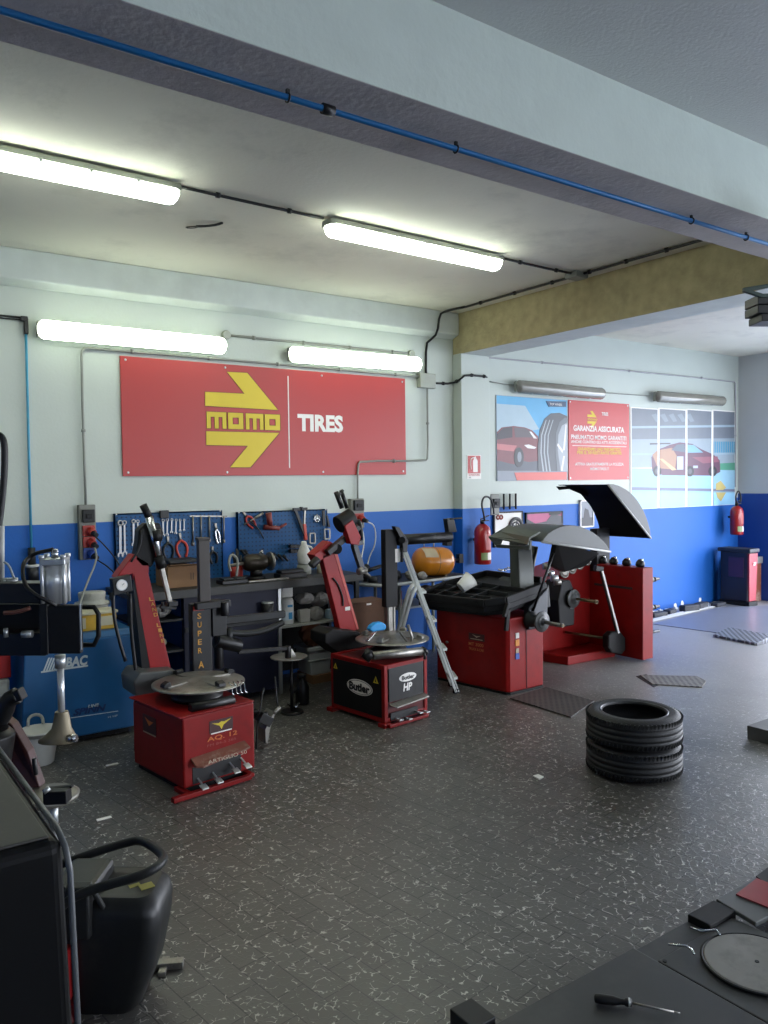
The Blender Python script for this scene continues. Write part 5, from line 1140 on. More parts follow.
cy = 5.255; xs_ = x0 - .002
oval(tb, (xs_, cy, .262), (0, -1, 0), (0, 0, 1), .155, .062, M['paper'])
oval(tb, (xs_ - .0016, cy, .262), (0, -1, 0), (0, 0, 1), .146, .055, M['ink'], 'oval_line', .0004)
oval(tb, (xs_ - .0021, cy, .262), (0, -1, 0), (0, 0, 1), .141, .051, M['paper'], 'oval_field', .0004)
text('Butler', (xs_ - .003, cy + .125, .228), (0, -1, 0), (0, 0, 1), .25, .068, M['ink'], tb, bold=.05)
fc = ((x0 + x1) / 2 + .015, yf - .002, .352)
oval(tb, fc, (1, 0, 0), (0, 0, 1), .095, .034, M['paper'])
text('Butler', (fc[0] - .07, fc[1] - .002, .335), (1, 0, 0), (0, 0, 1), .14, .034, M['ink'], tb, bold=.03)
text('HP', (fc[0] - .055, fc[1] - .001, .245), (1, 0, 0), (0, 0, 1), .10, .062, M['paper'], tb, bold=.04, shear=.15)
for (y, z, s) in ((5.06, .36, .03), (5.555, .39, .025)):
    mb = MB(); mb.prism([(xs_ - .001, y + s, z - s), (xs_ - .001, y - s, z - s), (xs_ - .001, y, z + s * .9)], (-.001, 0, 0)); obj('warning_triangle', mb, M['yellow'], tb)
    mb = MB(); mb.prism([(xs_ - .003, y + s * .3, z - s * .7), (xs_ - .003, y - s * .3, z - s * .7), (xs_ - .003, y, z + s * .35)], (-.0005, 0, 0)); obj('warning_mark', mb, M['ink'], tb)
mb = MB(); mb.prism([(x0 + .05, yf, .165), (x1 - .04, yf, .185), (x1 - .04, yf - .06, .165), (x0 + .08, yf - .06, .145)], (0, 0, .01)); obj('pedal_guard', mb, M['steel'], tb, .002)
mb = MB(); mb.box((x0 + .06, yf - .006, .04), (x1 - .12, yf + .0, .10)); obj('pedal_slot', mb, M['ink'], tb)
for xx, zz in ((.11, .045), (.21, .03), (.33, .055), (.41, .045)):
    mb = MB(); mb.box((x0 + xx - .02, yf - .075, zz), (x0 + xx + .02, yf - .03, zz + .01)); mb.box((x0 + xx - .005, yf - .035, zz), (x0 + xx + .005, yf, zz + .012)); obj('pedal', mb, M['alu'], tb, .002, label='bare metal foot pedal')
straight()
mb = MB(); mb.rev([(0, .15), (.04, .15), (.06, .12), (.1, .12)], (3.78, 5.30, .48), n=32); obj('gearbox', mb, M['blackmet'], tb)
mb = MB(); mb.cyl(at(372, 656, Y=5.05), at(424, 651, Y=5.0), .034); obj('air_cylinder', mb, M['steel'], tb)
mb = MB(); mb.cyl(at(364, 652, Y=5.1), at(372, 658, Y=5.06), .045); mb.cyl(at(423, 652, Y=5.0), at(425, 650, Y=5.0), .04); mb.cyl(at(424, 652, Y=4.97), at(425, 659, Y=4.97), .012); obj('cylinder_end', mb, M['blackmet'], tb)
turntable(tb, (3.845, 5.34), .31, .592, M['steel'], .55)
CT = 5.62
Pc = lambda x, y, Y=CT: at(x, y, Y=Y)
zt_ = Pc(392, 529.5).z; zm = Pc(392, 607).z
mb = MB(); mb.box((3.985, CT, zm), (4.115, CT + .07, zt_)); obj('column', mb, M['black'], tb, .006)
mb = MB(); mb.box((4.005, CT + .01, .35), (4.095, CT + .06, zm)); mb.box((4.01, CT + .0, .55), (4.03, CT + .01, zm)); mb.box((4.065, CT + .0, .55), (4.085, CT + .01, zm)); obj('slide_bar', mb, M['steel'], tb, .004)
mb = MB(); mb.box((3.93, CT - .05, .30), (4.15, CT + .18, .42)); obj('column_base', mb, M['blackmet'], tb, .01)
a, b = Pc(395, 549), Pc(398.5, 562); mb = MB(); mb.box((a.x - .0, CT - .003, b.z), (b.x + .02, CT, a.z)); obj('white_label', mb, M['paper'], tb)
mb = MB(); mb.cyl(Pc(398, 540), Pc(450, 537), .048, n=20); obj('swing_arm', mb, M['blackmet'], tb)
mb = MB(); mb.prism([Pc(447, 533), Pc(453, 533), Pc(452, 546), Pc(447, 546)], (0, .07, 0)); mb.prism([Pc(447, 519), Pc(454, 518), Pc(457, 532), Pc(449, 533)], (0, .06, 0)); mb.cyl(Pc(450, 519), Pc(462, 518), .008); obj('arm_end', mb, M['blackmet'], tb, .004)
mb = MB(); mb.prism([Pc(391, 526), Pc(396, 527), Pc(405, 540), Pc(404, 552), Pc(400, 552), Pc(399, 542)], (0, -.05, 0)); mb.cyl(Pc(402, 548, CT - .03), Pc(402, 562, CT - .03), .014); mb.cyl(Pc(402, 540, CT - .06), Pc(404, 540, CT - .0), .03); obj('lock_lever', mb, M['blackmet'], tb, .004)
mb = MB(); mb.tube([at(408, 625, Y=5.1), at(412, 637, Y=5.1), at(411, 643, Y=5.1)], .012, 6); mb.bar(at(400, 632, Y=5.15), at(408, 643, Y=5.1), .03, .012); obj('mount_clamp', mb, M['steel'], tb)
mb = MB(); P4 = [(-.07, 0), (-.05, .03), (-.01, .05), (.05, .05), (.09, .03), (.1, 0), (.08, -.02), (-.04, -.02)]
c = at(377, 629, Y=5.22); mb.prism([c + Vector((x, 0, z + .0)) for x, z in P4], (0, .06, 0)); 
obj('blue_cover', mb, mat('bright_blue_plastic', '1f8fd0', .4), None, .012, label='bright blue plastic cover lying on the right tyre changer turntable', cat='cover')
mb = MB(); mb.bar(at(367, 641, Y=5.1), at(375, 632, Y=5.18), .03, .012); obj('tyre_lever', mb, M['chrome'], None, .003, label='short bright lever resting beside the blue plastic cover', cat='lever')
# its leaning arm
YL = 5.82
mb = MB(); mb.hexa([Q(341, 633, YL), Q(358, 630, YL), Q(358, 630, YL) + Vector((0, .08, 0)), Q(341, 633, YL) + Vector((0, .08, 0)), Q(322, 556, YL), Q(336, 549, YL), Q(336, 549, YL) + Vector((0, .08, 0)), Q(322, 556, YL) + Vector((0, .08, 0))]); lb = obj('helper_arm', mb, M['redarm'], tb, .006, label='bright red leaning press arm')
mb = MB(); mb.prism([Q(314, 555, YL), Q(330, 541, YL), Q(337, 546, YL), Q(338, 552, YL), Q(318, 562, YL)], (0, .13, 0)); obj('elbow_block', mb, M['redarm'], lb, .006)
mb = MB(); mb.cyl(Q(311, 566, YL), Q(318, 559, YL), .035); mb.bar(Q(327, 553, YL - .03), Q(358, 527, YL - .03), .06, .05); mb.cyl(Q(337, 549, YL - .06), Q(337, 549, YL + .05), .045); obj('link_arm', mb, M['blackmet'], lb, .004)
mb = MB(); mb.cyl(Q(338, 525, YL - .03), Q(352, 517, YL - .03), .078, .08, 28); obj('pivot_drum', mb, M['black'], lb, .008)
mb = MB(); mb.prism([Q(345, 526, YL - .12), Q(353, 520, YL - .12), Q(361, 537, YL - .12), Q(359, 545, YL - .12), Q(351, 544, YL - .12)], (0, .08, 0)); obj('red_block', mb, M['redarm'], lb, .004)
mb = MB(); mb.tube([Q(336, 492, YL - .03), Q(342, 508, YL - .03)], .022, 10); mb.tube([Q(341, 490, YL - .03), Q(347, 508, YL - .03)], .018, 10); mb.bar(Q(338, 496, YL - .03), Q(343, 490, YL - .03), .02, .02); mb.tube([Q(358, 520, YL), Q(361, 530, YL), Q(360, 545, YL)], .02, 8); obj('cylinder_rods', mb, M['blackmet'], lb)
mb = MB(); mb.bar(Q(352, 545, YL - .05), Q(362, 542, YL - .05), .05, .04); mb.bar(Q(354, 545, YL - .04), Q(362, 570, YL - .04), .05, .05); obj('press_rod', mb, mat('dull_rod', '3d3f41', .35, metal=.5), lb, .004)
mb = MB(); mb.cyl(Q(358, 572, YL - .04), Q(366, 570, YL - .04), .03); mb.cyl(Q(363, 570, YL - .04), Q(370, 577, YL - .04), .014); mb.ell(Q(361, 571, YL - .07), .03, .03, .035); obj('press_tool', mb, M['steel'], lb)
mb = MB(); mb.prism([Q(325, 634, 5.66), Q(333, 629, 5.66), Q(360, 632, 5.66), Q(362, 652, 5.66), Q(340, 655, 5.66), Q(325, 643, 5.66)], (0, .25, 0)); obj('base_cover', mb, M['black'], lb, .01)
mb = MB(); mb.box((3.62, 5.68, 0), (3.86, 5.95, .55)); obj('base_block', mb, M['blackmet'], lb, .008)
mb = MB(); mb.tube([Q(333, 578, YL - .01), Q(338, 584, YL - .01), Q(343, 597, YL - .01), Q(343, 606, YL - .01)], .008, 6, smooth_it=2); obj('hose', mb, M['rub2'], lb)
mb = MB(); a, b = Q(345, 607, YL), Q(350, 610, YL); mb.box((a.x, YL - .004, b.z), (b.x, YL, a.z)); obj('white_label', mb, M['paper'], lb)
mb = MB(); mb.prism([Q(333, 549, YL - .004), Q(337, 552, YL - .004), Q(359, 629, YL - .004), Q(357, 629, YL - .004)], (0, .003, 0)); obj('edge_strip', mb, mat('worn_red', 'c0564c', .5), lb)

# ================================================================ WHEEL BALANCERS
b1 = thing('wheel_balancer', 'red wheel balancer with black weight tray and grey lowered hood', 'wheel balancer', (5.1, 5.35, 0), 'red wheel balancers')
mb = MB()
pl = [(4.87, 5.05), (4.90, 5.025), (5.10, 5.025), (5.325, 5.03), (5.325, 5.85), (4.735, 5.85)]
fx = lambda y: 4.87 - (y - 5.05) * .16875
mb.prism([(x, y, .02) for x, y in pl], (0, 0, .66)); obj('cabinet', mb, M['red'], b1, .012)
mb = MB(); mb.prism([(x * .98 + .1, y * .99 + .05, 0) for x, y in pl], (0, 0, .02)); obj('plinth', mb, M['black'], b1)
mb = MB(); mb.box((5.098, 5.020, .03), (5.106, 5.026, .66)); obj('panel_seam', mb, M['darkred'], b1)
# tray: rim, floor and dividers
zx = lambda x: (x - 4.62) * .18
def slab(mb, pts, z, h): mb.prism([(x, y, z + zx(x)) for x, y in pts], (0, 0, h))
tray = [(4.62, 5.98), (4.72, 5.16), (4.86, 5.02), (4.95, 5.02), (5.36, 5.02), (5.48, 5.2), (5.48, 5.95), (4.95, 6.05)]
mb = MB(); slab(mb, tray, .71, .07); slab(mb, [(4.68, 5.92), (4.78, 5.22), (4.90, 5.08), (5.34, 5.08), (5.42, 5.3), (5.42, 5.88)], .66, .06); tr = obj('tray', mb, M['black'], b1, .012)
for a, b in (((4.62, 5.98), (4.72, 5.16)), ((4.72, 5.16), (4.86, 5.03)), ((4.86, 5.03), (5.36, 5.03)), ((4.62, 5.98), (5.0, 6.05)), ((5.0, 6.05), (5.48, 5.95)), ((5.48, 5.95), (5.48, 5.2))):
    mb = MB(); mb.bar((*a, .80 + zx(a[0])), (*b, .80 + zx(b[0])), .03, .07); obj('tray_rim', mb, M['black'], tr, .008)
for a, b in (((4.68, 5.6), (5.15, 5.66)), ((4.70, 5.38), (5.15, 5.42)), ((4.84, 5.2), (4.80, 5.95)), ((5.0, 5.15), (4.98, 6.0)), ((5.16, 5.1), (5.16, 6.0)), ((4.66, 5.8), (5.15, 5.86))):
    mb = MB(); mb.bar((*a, .795 + zx(a[0])), (*b, .795 + zx(b[0])), .014, .05); obj('divider', mb, M['dgrey'], tr, .003)
# instrument block right of the tray
mb = MB(); mb.hexa([(5.16, 5.06, .72), (5.46, 5.06, .72), (5.46, 5.7, .72), (5.16, 5.7, .72), (5.20, 5.10, .80), (5.46, 5.08, .93), (5.46, 5.7, .96), (5.2, 5.7, .82)]); obj('head_block', mb, M['dgrey'], b1, .012)
mb = MB(); mb.hexa([(5.10, 4.99, .56), (5.34, 4.99, .56), (5.34, 5.06, .56), (5.10, 5.06, .56), (5.12, 5.0, .76), (5.36, 5.0, .92), (5.36, 5.08, .92), (5.12, 5.08, .76)]); obj('end_panel', mb, mat('blue_grey_panel', '34373d', .4), b1, .012)
sh = [at(514, 616.5, X=5.15), at(541, 622.5, X=5.15), at(563, 625.5, X=5.15)]
sx_, sz_ = 5.15, .645
mb = MB(); mb.rev([(0, .085), (.03, .085), (.05, .05), (.13, .042), (.15, .042)], (sx_, 5.03, sz_), (sx_, 4, sz_)); obj('shaft_housing', mb, M['dgrey'], b1)
mb = MB(); mb.rev([(0, .05), (.006, .088), (.018, .093), (.024, .088), (.022, .062), (.03, .058), (.034, .045), (.036, .03), (.06, .026)], (sx_, 4.895, sz_), (sx_, 4, sz_), 36); obj('flange', mb, M['grey'], b1)
mb = MB(); mb.cyl((sx_, 4.86, sz_), (sx_, 4.635, sz_), .017); obj('threaded_shaft', mb, M['steel'], b1)
mb = MB(); mb.cyl((sx_, 4.655, sz_), (sx_, 4.63, sz_), .019, .013); obj('shaft_tip', mb, M['brass'], b1)
mb = MB(); mb.bar(at(508, 610, Y=5.0), at(506, 631, Y=5.0), .04, .03); mb.bar(at(504, 617, Y=5.0), at(508, 603, Y=5.0), .035, .03); obj('caliper_arm', mb, M['black'], b1, .006)
# hood: arc section swept along the shaft direction
def hood(parent, prof, y0, y1, m_out, m_in, thick=.02, lip=None):
    prof = [Vector((x, 0, z)) for x, z in prof]
    rows = [[p + Vector((0, y, 0)) for p in prof] for y in [y0 + (y1 - y0) * k / 5 for k in range(6)]]
    # sweep
    c = sum(prof, Vector()) / len(prof)
    inn = [[p + (c - Vector((p.x, 0, p.z))).normalized() * thick + Vector((0, p.y, 0)) * 0 for p in r] for r in rows]
    inn = [[Vector((p.x, rows[k][0].y, p.z)) for p in r] for k, r in enumerate([[q + (c - q).normalized() * thick for q in prof] for _ in rows])]
    mb = MB(); mb.grid(rows); o = obj('hood_shell', mb, m_out, parent)
    mb = MB(); mb.grid(inn)
    for k in (0, -1):
        for i in range(len(prof) - 1): mb.add([rows[k][i], rows[k][i + 1], inn[k][i + 1], inn[k][i]], [(0, 1, 2, 3)])
    for i in (0, -1):
        for k in range(len(rows) - 1): mb.add([rows[k][i], rows[k + 1][i], inn[k + 1][i], inn[k][i]], [(0, 1, 2, 3)])
    obj('hood_lining', mb, m_in, o)
    mb = MB(); mb.prism([p + Vector((0, y0, 0)) for p in prof], (0, -.008, 0)); obj('hood_end_plate', mb, m_out, parent, .003)
    a, b = prof[0] + Vector((0, y0 - .009, 0)), prof[-1] + Vector((0, y0 - .009, 0))
    mb = MB(); mb.cyl(a, b, .010, n=8); obj('hood_edge', mb, mat('hood_edge', 'a8a8a4', .4), parent)
def arcpts(a, b, bulge, n=14, skew=.0):
    a, b = Vector((a[0], a[1])), Vector((b[0], b[1])); ch = b - a; nrm = Vector((-ch.y, ch.x)).normalized()
    if nrm.y < 0: nrm = -nrm
    out = []
    for i in range(n + 1):
        t = i / n; s = math.sin(PI * (t ** (1 + skew))) ** .72; out.append(tuple(a + ch * t + nrm * bulge * s))
    return out
HG = mat('hood_grey', '3f413f', .42, var=.06); HB = mat('hood_inner', '0b0b0c', .8, spec=.15)
hood(b1, arcpts((4.954, 1.375), (5.85, 1.235), .185, skew=-.1), 4.70, 5.20, HG, HB)
# visor lip towards the operator with its window
A0, A1 = at(541, 541, Y=4.7), at(489, 537, Y=5.25)
mb = MB()
L0, L1, L2, L3 = at(553, 542, Y=4.72), at(530, 548, Y=4.75), at(497, 546, Y=5.2), at(489, 537, Y=5.25)
T0, T1 = at(540, 530, Y=4.72), at(508, 526, Y=5.2)
mb.prism([L3, L2, L2 + Vector((.03, 0, .02)), T1], (A0 - A1) * .02)
mb.grid([[T1, at(500, 532, Y=5.22), L3], [T0 + Vector((0, 0, -.02)), at(530, 538, Y=4.74), at(528, 545, Y=4.74)]], smooth=False)
obj('visor', mb, mat('visor_green_grey', '484c42', .4), b1, solid=.015)
mb = MB(); mb.bar(L2, L1, .02, .03); mb.bar(L3 + Vector((0, 0, .0)), at(532, 541, Y=4.74), .012, .014); mb.bar(L3, L2, .02, .015); mb.bar(at(530, 540, Y=4.74), L1, .03, .016); obj('visor_frame', mb, mat('visor_green_grey', '484c42', .4), b1, .004)
mb = MB(); mb.prism([(5.22, 5.22, .80), (5.42, 5.22, .80), (5.38, 5.22, 1.30), (5.20, 5.22, 1.33)], (0, .12, 0)); obj('hood_post', mb, mat('post_green_grey', '43473f', .45), b1, .01)
mb = MB(); mb.cyl(at(553.5, 553, Y=4.86), at(533, 611, Y=4.99), .012); obj('hood_strut', mb, M['blackmet'], b1)
mb = MB(); mb.prism([at(557, 543, Y=4.78), at(600, 553, Y=4.78), at(586, 566, Y=4.9), at(565, 572, Y=5.0), at(552, 566, Y=5.0)], (0, .06, 0)); obj('hood_bracket', mb, M['blackmet'], b1, .006)
mb = MB(); mb.cyl((5.5, 5.3, 1.27), (5.45, 5.35, .88), .035); mb.box((5.38, 5.26, .85), (5.52, 5.4, .93)); obj('hinge_tube', mb, M['blackmet'], b1)
for (y, z, h) in ((5.42, .37, 0),):
    pass
lx0 = 4.862
mb = MB(); mb.prism([(fx(5.46), 5.46, .44), (fx(5.28), 5.28, .44), (fx(5.28), 5.28, .505), (fx(5.46), 5.46, .505)], (-.002, 0, 0)); obj('badge', mb, mat('badge_dark', '3c1616', .5), b1)
mb = MB(); mb.prism([(fx(5.44) - .002, 5.44, .45), (fx(5.3) - .002, 5.30, .45), (fx(5.3) - .002, 5.30, .457), (fx(5.44) - .002, 5.44, .457)], (-.001, 0, 0)); mb.prism([(fx(5.42) - .002, 5.42, .495), (fx(5.37) - .002, 5.37, .468), (fx(5.32) - .002, 5.32, .49), (fx(5.37) - .002, 5.37, .482)], (-.001, 0, 0)); obj('badge_line', mb, mat('faded_cream', 'a3927c', .5), b1)
sd = Vector((.16875, -1, 0)).normalized()
text('MT 3000', (fx(5.46), 5.46, .39), sd, (0, 0, 1), .17, .03, mat('faded_rust', 'b8703f', .5), b1, depth=.002, bold=.01)
text('TRUCK & CAR', (fx(5.46), 5.46, .348), sd, (0, 0, 1), .175, .024, mat('faded_rust', 'b8703f', .5), b1, depth=.002, bold=.01)
mb = MB(); mb.ell((fx(5.72), 5.72, .38), .01, .02, .012); obj('lock_knob', mb, M['steel'], b1)
for (z, s, m) in ((.52, .035, 'plastic_white'), (.455, .04, 'orange'), (.385, .03, 'faded_cream'), (.335, .038, 'sticker_blue')):
    mm_ = M.get(m) or mat(m, {'faded_cream': 'a3927c', 'sticker_blue': '2f4f9c'}[m], .5)
    mb = MB(); mb.box((4.985 - s * .6, 5.017, z - s * .7), (4.985 + s * .6, 5.026, z + s * .7)); obj('sticker', mb, mm_, b1, .002)
# cup, weights on the tray
t = thing('white_cup', 'white plastic cup tipped over on the balancer tray', 'cup', (4.83, 5.60, .77))
d = Vector((.8, -.25, .62)).normalized(); c = at(463, 586, Y=5.6)
mb = MB(); mb.rev([(0, .052), (.003, .055), (.135, .078), (.135, .072), (.01, .048)], c + Vector((-.03, 0, -.015)), c + d, 28); obj('cup_body', mb, mat('bright_white', 'e4e4de', .4), t)
mb = MB(); mb.rev([(.13, .079), (.137, .081), (.14, .076)], c + Vector((-.03, 0, -.015)), c + d, 28, cap=False); obj('rim', mb, mat('bright_white', 'e4e4de', .4), t)
rnd = random.Random(11)
names = ['bright wheel weight at the left of the heap behind the cup', 'bright wheel weight on top of the heap behind the cup', 'bright wheel weight at the right of the heap behind the cup', 'bright wheel weight at the front of the heap behind the cup', 'bright wheel weight low in the heap behind the cup', 'bright wheel weight near the hood post foot']
for i, (x, y) in enumerate(((496, 576), (501, 573), (507, 575), (500, 578), (504, 577), (510, 573))):
    p = at(x, y, Y=5.85); p.z = .80 + zx(p.x) + .012 * (i in (1, 3)) + .006; mb = MB(); a = rnd.uniform(0, 3); dd = Vector((math.cos(a), math.sin(a), .2)) * .03; mb.bar(p - dd, p + dd, .018, .012); obj('wheel_weight', mb, M['chrome'], None, .003, label=names[i], cat='wheel weight', group='clip weights in the balancer tray')
mb = MB(); mb.cyl((5.22, 5.40, .84), (5.22, 5.40, .875), .03, .022); obj('centring_cone', mb, M['steel'], label='small bright steel cone on the front corner of the instrument block', cat='cone', group='steel cones on the first balancer')
mb = MB(); mb.cyl((5.26, 5.2, .855), (5.26, 5.2, .885), .026, .018); obj('centring_cone', mb, M['steel'], label='second small steel cone near the end panel of the balancer', cat='cone', group='steel cones on the first balancer')
for i, (x, y) in enumerate(((545, 566), (549, 573), (553, 578), (556, 582))):
    p = at(x, y, Y=5.55); mb = MB(); mb.cyl(p + Vector((-.03, 0, 0)), p + Vector((.03, -.04, 0)), .034, .026, 12); obj('quick_nut', mb, [M['steel'], M['chrome'], M['alu'], M['steel']][i], label=['topmost', 'second', 'third', 'lowest'][i] + ' silver nut stacked behind the hood strut', cat='nut', group='silver nuts behind the hood strut')
mb = MB(); mb.box((5.62, 5.50, .0), (5.70, 5.60, 1.02)); obj('cone_rack', mb, M['blackmet'], None, .004, label='narrow dark rack holding the silver nuts', cat='rack')

b2 = thing('wheel_balancer', 'red wheel balancer with tall flat red board and raised black hood', 'wheel balancer', (6.6, 5.6, 0), 'red wheel balancers')
mb = MB(); mb.box((6.86, 5.09, .02), (7.03, 6.1, .975)); obj('side_board', mb, M['red'], b2, .006)
mb = MB(); mb.hexa([(6.10, 5.78, .10), (6.86, 5.78, .10), (6.86, 6.35, .10), (6.10, 6.35, .10), (6.10, 5.78, .83), (6.86, 5.78, .97), (6.86, 6.35, .97), (6.10, 6.35, .83)]); obj('cabinet', mb, M['red'], b2, .01)
mb = MB(); mb.prism([(6.08, 5.76, .0), (6.15, 5.47, .0), (6.86, 5.44, .0), (6.86, 5.8, .0), (6.08, 5.8, .0)], (0, 0, .09)); mb.box((5.98, 5.8, 0), (6.86, 6.2, .32)); obj('base_step', mb, M['red'], b2, .008)
mb = MB(); mb.box((6.856, 5.22, .74), (6.861, 5.72, .765)); obj('slot', mb, M['ink'], b2)
for i, y in enumerate((5.19, 5.36, 5.53, 5.68)):
    mb = MB(); mb.rev([(0, .035), (.02, .05), (.05, .045), (.08, .02)], (6.95, y, .976), (6.9, y - .03, 2)); obj('cone_stand', mb, M['blackmet'], b2)
    mb = MB(); mb.ell((6.945, y - .02, 1.05), .02, .02, .016); obj('cone_tip', mb, M['chrome'], b2)
for i in range(4):
    p = at(563 + i * 7.5, 573 - i * 4.2, Y=5.76)
    mb = MB(); mb.rev([(0, .045), (.015, .05), (.04, .03)], p, p + Vector((-.2, -.9, .2))); mb.torus(p + Vector((0, -.02, 0)), (-.2, -.9, .2), .045, .012, 16, 6); obj('cone_ring', mb, M['steel'], b2)
for z in (.83, .535, .27):
    mb = MB(); mb.cyl((7.03, 5.17, z), (7.24, 5.17, z), .016); 
    if z > .3: mb.cyl((7.07, 5.17, z), (7.12, 5.17, z), .034); mb.cyl((7.14, 5.17, z), (7.18, 5.17, z), .026)
    obj('side_peg', mb, M['blackmet'], b2)
mb = MB(); mb.prism([(6.12, 5.55, .38), (6.34, 5.55, .38), (6.36, 5.55, .72), (6.28, 5.55, .86), (6.16, 5.55, .86), (6.10, 5.55, .66)], (0, .22, 0)); obj('shaft_box', mb, M['black'], b2, .012)
mb = MB(); mb.box((6.27, 5.545, .56), (6.33, 5.55, .64)); obj('box_label', mb, M['grey'], b2)
mb = MB(); mb.rev([(0, .06), (.04, .05), (.10, .04)], (6.3, 5.66, .668), (6.3, 4, .668)); obj('shaft_housing', mb, M['dgrey'], b2)
mb = MB(); mb.rev([(0, .05), (.008, .092), (.02, .097), (.026, .09), (.024, .062), (.032, .058), (.036, .04), (.06, .028)], (6.3, 5.54, .668), (6.3, 4, .668), 32); obj('flange', mb, M['grey'], b2)
mb = MB(); mb.cyl((6.3, 5.5, .668), (6.3, 5.22, .668), .016); mb.cyl((6.3, 5.24, .668), (6.3, 5.22, .668), .02); obj('threaded_shaft', mb, M['brass'], b2)
hood(b2, arcpts((6.44, 1.845), (7.135, 1.265), .17, skew=.0), 5.20, 5.86, mat('hood_dark', '2e3033', .4), HB)
mb = MB(); mb.prism([at(557, 486.5, Y=5.74), at(571, 486, Y=5.74), at(590, 487, Y=5.74), at(588, 497, Y=5.74), at(577, 492, Y=5.74), at(570, 489, Y=5.74), at(560, 490, Y=5.74)], (0, .015, 0)); obj('hood_beak', mb, HB, b2)
mb = MB(); a, b = at(597, 540, Y=5.68), at(610, 566, Y=5.68); mb.box((a.x, 5.68, b.z - .05), (b.x, 5.78, a.z + .12)); mb.cyl((a.x + .05, 5.63, 1.18), (a.x + .05, 5.68, 1.18), .02); obj('hood_post', mb, M['black'], b2, .006)
p, q = at(601, 571, Y=5.36), at(617.5, 633, Y=5.30)
mb = MB(); mb.bar(p, q, .035, .03); obj('gauge_arm', mb, M['dgrey'], b2, .004)
mb = MB(); mb.bar(p + Vector((-.0, -.019, 0)), q + Vector((0, -.019, 0)), .006, .022, up=(1, 0, 0)); obj('scale_strip', mb, M['paper'], b2)
mb = MB(); mb.bar(p + Vector((-.04, .05, .03)), p + Vector((.05, .02, .01)), .05, .06); obj('arm_pivot', mb, M['blackmet'], b2, .008)
mb = MB(); mb.prism([at(x, y, Y=5.28) for x, y in ((609, 636), (613, 632), (621, 632), (626, 638), (626, 650), (622, 655), (612, 653), (609, 648))], (0, .09, 0)); obj('paddle', mb, M['black'], b2, .015)
mb = MB(); mb.cyl(at(565, 632, Y=5.76), at(610, 639, Y=5.36), .014); obj('floor_rod', mb, M['brass'], b2)

# ================================================================ BLUE COMPRESSOR AND WHAT STANDS ON IT
cp = thing('air_compressor', 'blue boxed air compressor with pale lettering on its front', 'compressor', (1.5, 6.35, 0))
YC = 6.02
C_ = lambda x, y, d=0: at(x, y, Y=YC - d)
a, b, c, d = C_(18, 741), C_(134, 727), C_(134, 630), C_(27, 653)
z0 = .05; ztop = .805
mb = MB(); mb.prism([(1.08, YC, z0), (1.90, YC, z0), (1.90, YC, .76), (1.12, YC, .76)], (0, .75, 0))
mb.hexa([(1.12, YC, .76), (1.90, YC, .76), (1.90, YC + .75, .76), (1.12, YC + .75, .76), (1.14, YC + .05, ztop), (1.90, YC + .05, ztop), (1.90, YC + .75, ztop), (1.14, YC + .75, ztop)])
obj('casing', mb, mat('compressor_blue', '0c4f80', .45, var=.06), cp, .01)
mb = MB(); mb.box((1.12, YC + .06, .004), (1.86, YC + .7, z0)); obj('base', mb, M['black'], cp)
bx = C_(46, 683)
text('ABAC', (C_(57, 669).x, YC - .001, C_(57, 669).z), (1, 0, 0), (0, 0, 1), C_(88, 669).x - C_(57, 669).x, .075, mat('pale_print', 'b9c3c6', .5), cp, bold=.045, shear=.15)
mb = MB()
for k in range(5):
    p_ = C_(43 + k * 2.6, 671); mb.prism([(p_.x, YC, p_.z), (p_.x + .012, YC, p_.z), (p_.x + .05, YC, p_.z + .09), (p_.x + .038, YC, p_.z + .09)], (0, -.002, 0))
p_ = C_(41, 673); mb.box((p_.x, YC - .002, p_.z - .0), (C_(88, 668).x, YC, p_.z + .012)); obj('stripe_logo', mb, mat('pale_print', 'b9c3c6', .5), cp)
text('LINE', (C_(88, 708).x, YC - .001, C_(88, 708).z), (1, 0, 0), (0, 0, 1), .08, .024, mat('pale_print', 'b9c3c6', .5), cp, bold=.02, shear=.2)
text('SPINN', (C_(73, 714).x, YC - .001, C_(73, 716).z), (1, 0, 0), (0, 0, 1), .24, .05, mat('navy_print', '0b2a5a', .5), cp, bold=.04, shear=.3)
p1_, p2_ = C_(70, 718), C_(118, 711); mb = MB(); mb.bar(p1_, p2_, .006, .004); obj('thin_line', mb, mat('pale_print', 'b9c3c6', .5), cp)
text('15 HP', (C_(108, 718).x, YC - .001, C_(108, 718).z), (1, 0, 0), (0, 0, 1), .07, .014, mat('pale_print', 'b9c3c6', .5), cp)
zt3 = ztop + .001
t = thing('yellow_box', 'yellow parts box on top of the blue compressor', 'box', (1.55, 6.35, zt3))
mb = MB(); mb.box((1.50, 6.12, zt3), (1.80, 6.30, zt3 + .125)); obj('box_body', mb, mat('yellow_box', 'c09a2e', .5, dirt='8f7a3a', dirt_amt=.5, dscale=10), t, .006)
mb = MB(); mb.box((1.49, 6.11, zt3 + .12), (1.81, 6.31, zt3 + .14)); obj('lid', mb, mat('pale_lid', 'b9b49a', .5), t, .004)
mb = MB(); mb.box((1.66, 6.117, zt3 + .03), (1.77, 6.12, zt3 + .10)); mb.box((1.52, 6.117, zt3 + .02), (1.57, 6.12, zt3 + .1)); obj('label_patch', mb, mat('pale_lid', 'b9b49a', .5), t)
t = thing('white_bucket', 'dirty white lidded bucket behind the yellow box on the compressor', 'bucket', (1.52, 6.5, zt3))
mb = MB(); mb.rev([(0, .11), (.14, .122), (.17, .122), (.18, .10), (.20, .10), (.24, .105), (.25, .10), (.255, .02)], (1.71, 6.46, zt3)); obj('bucket_body', mb, mat('dirty_white', 'a3a39a', .6, dirt='6b685e', dirt_amt=.6, dscale=14), t)
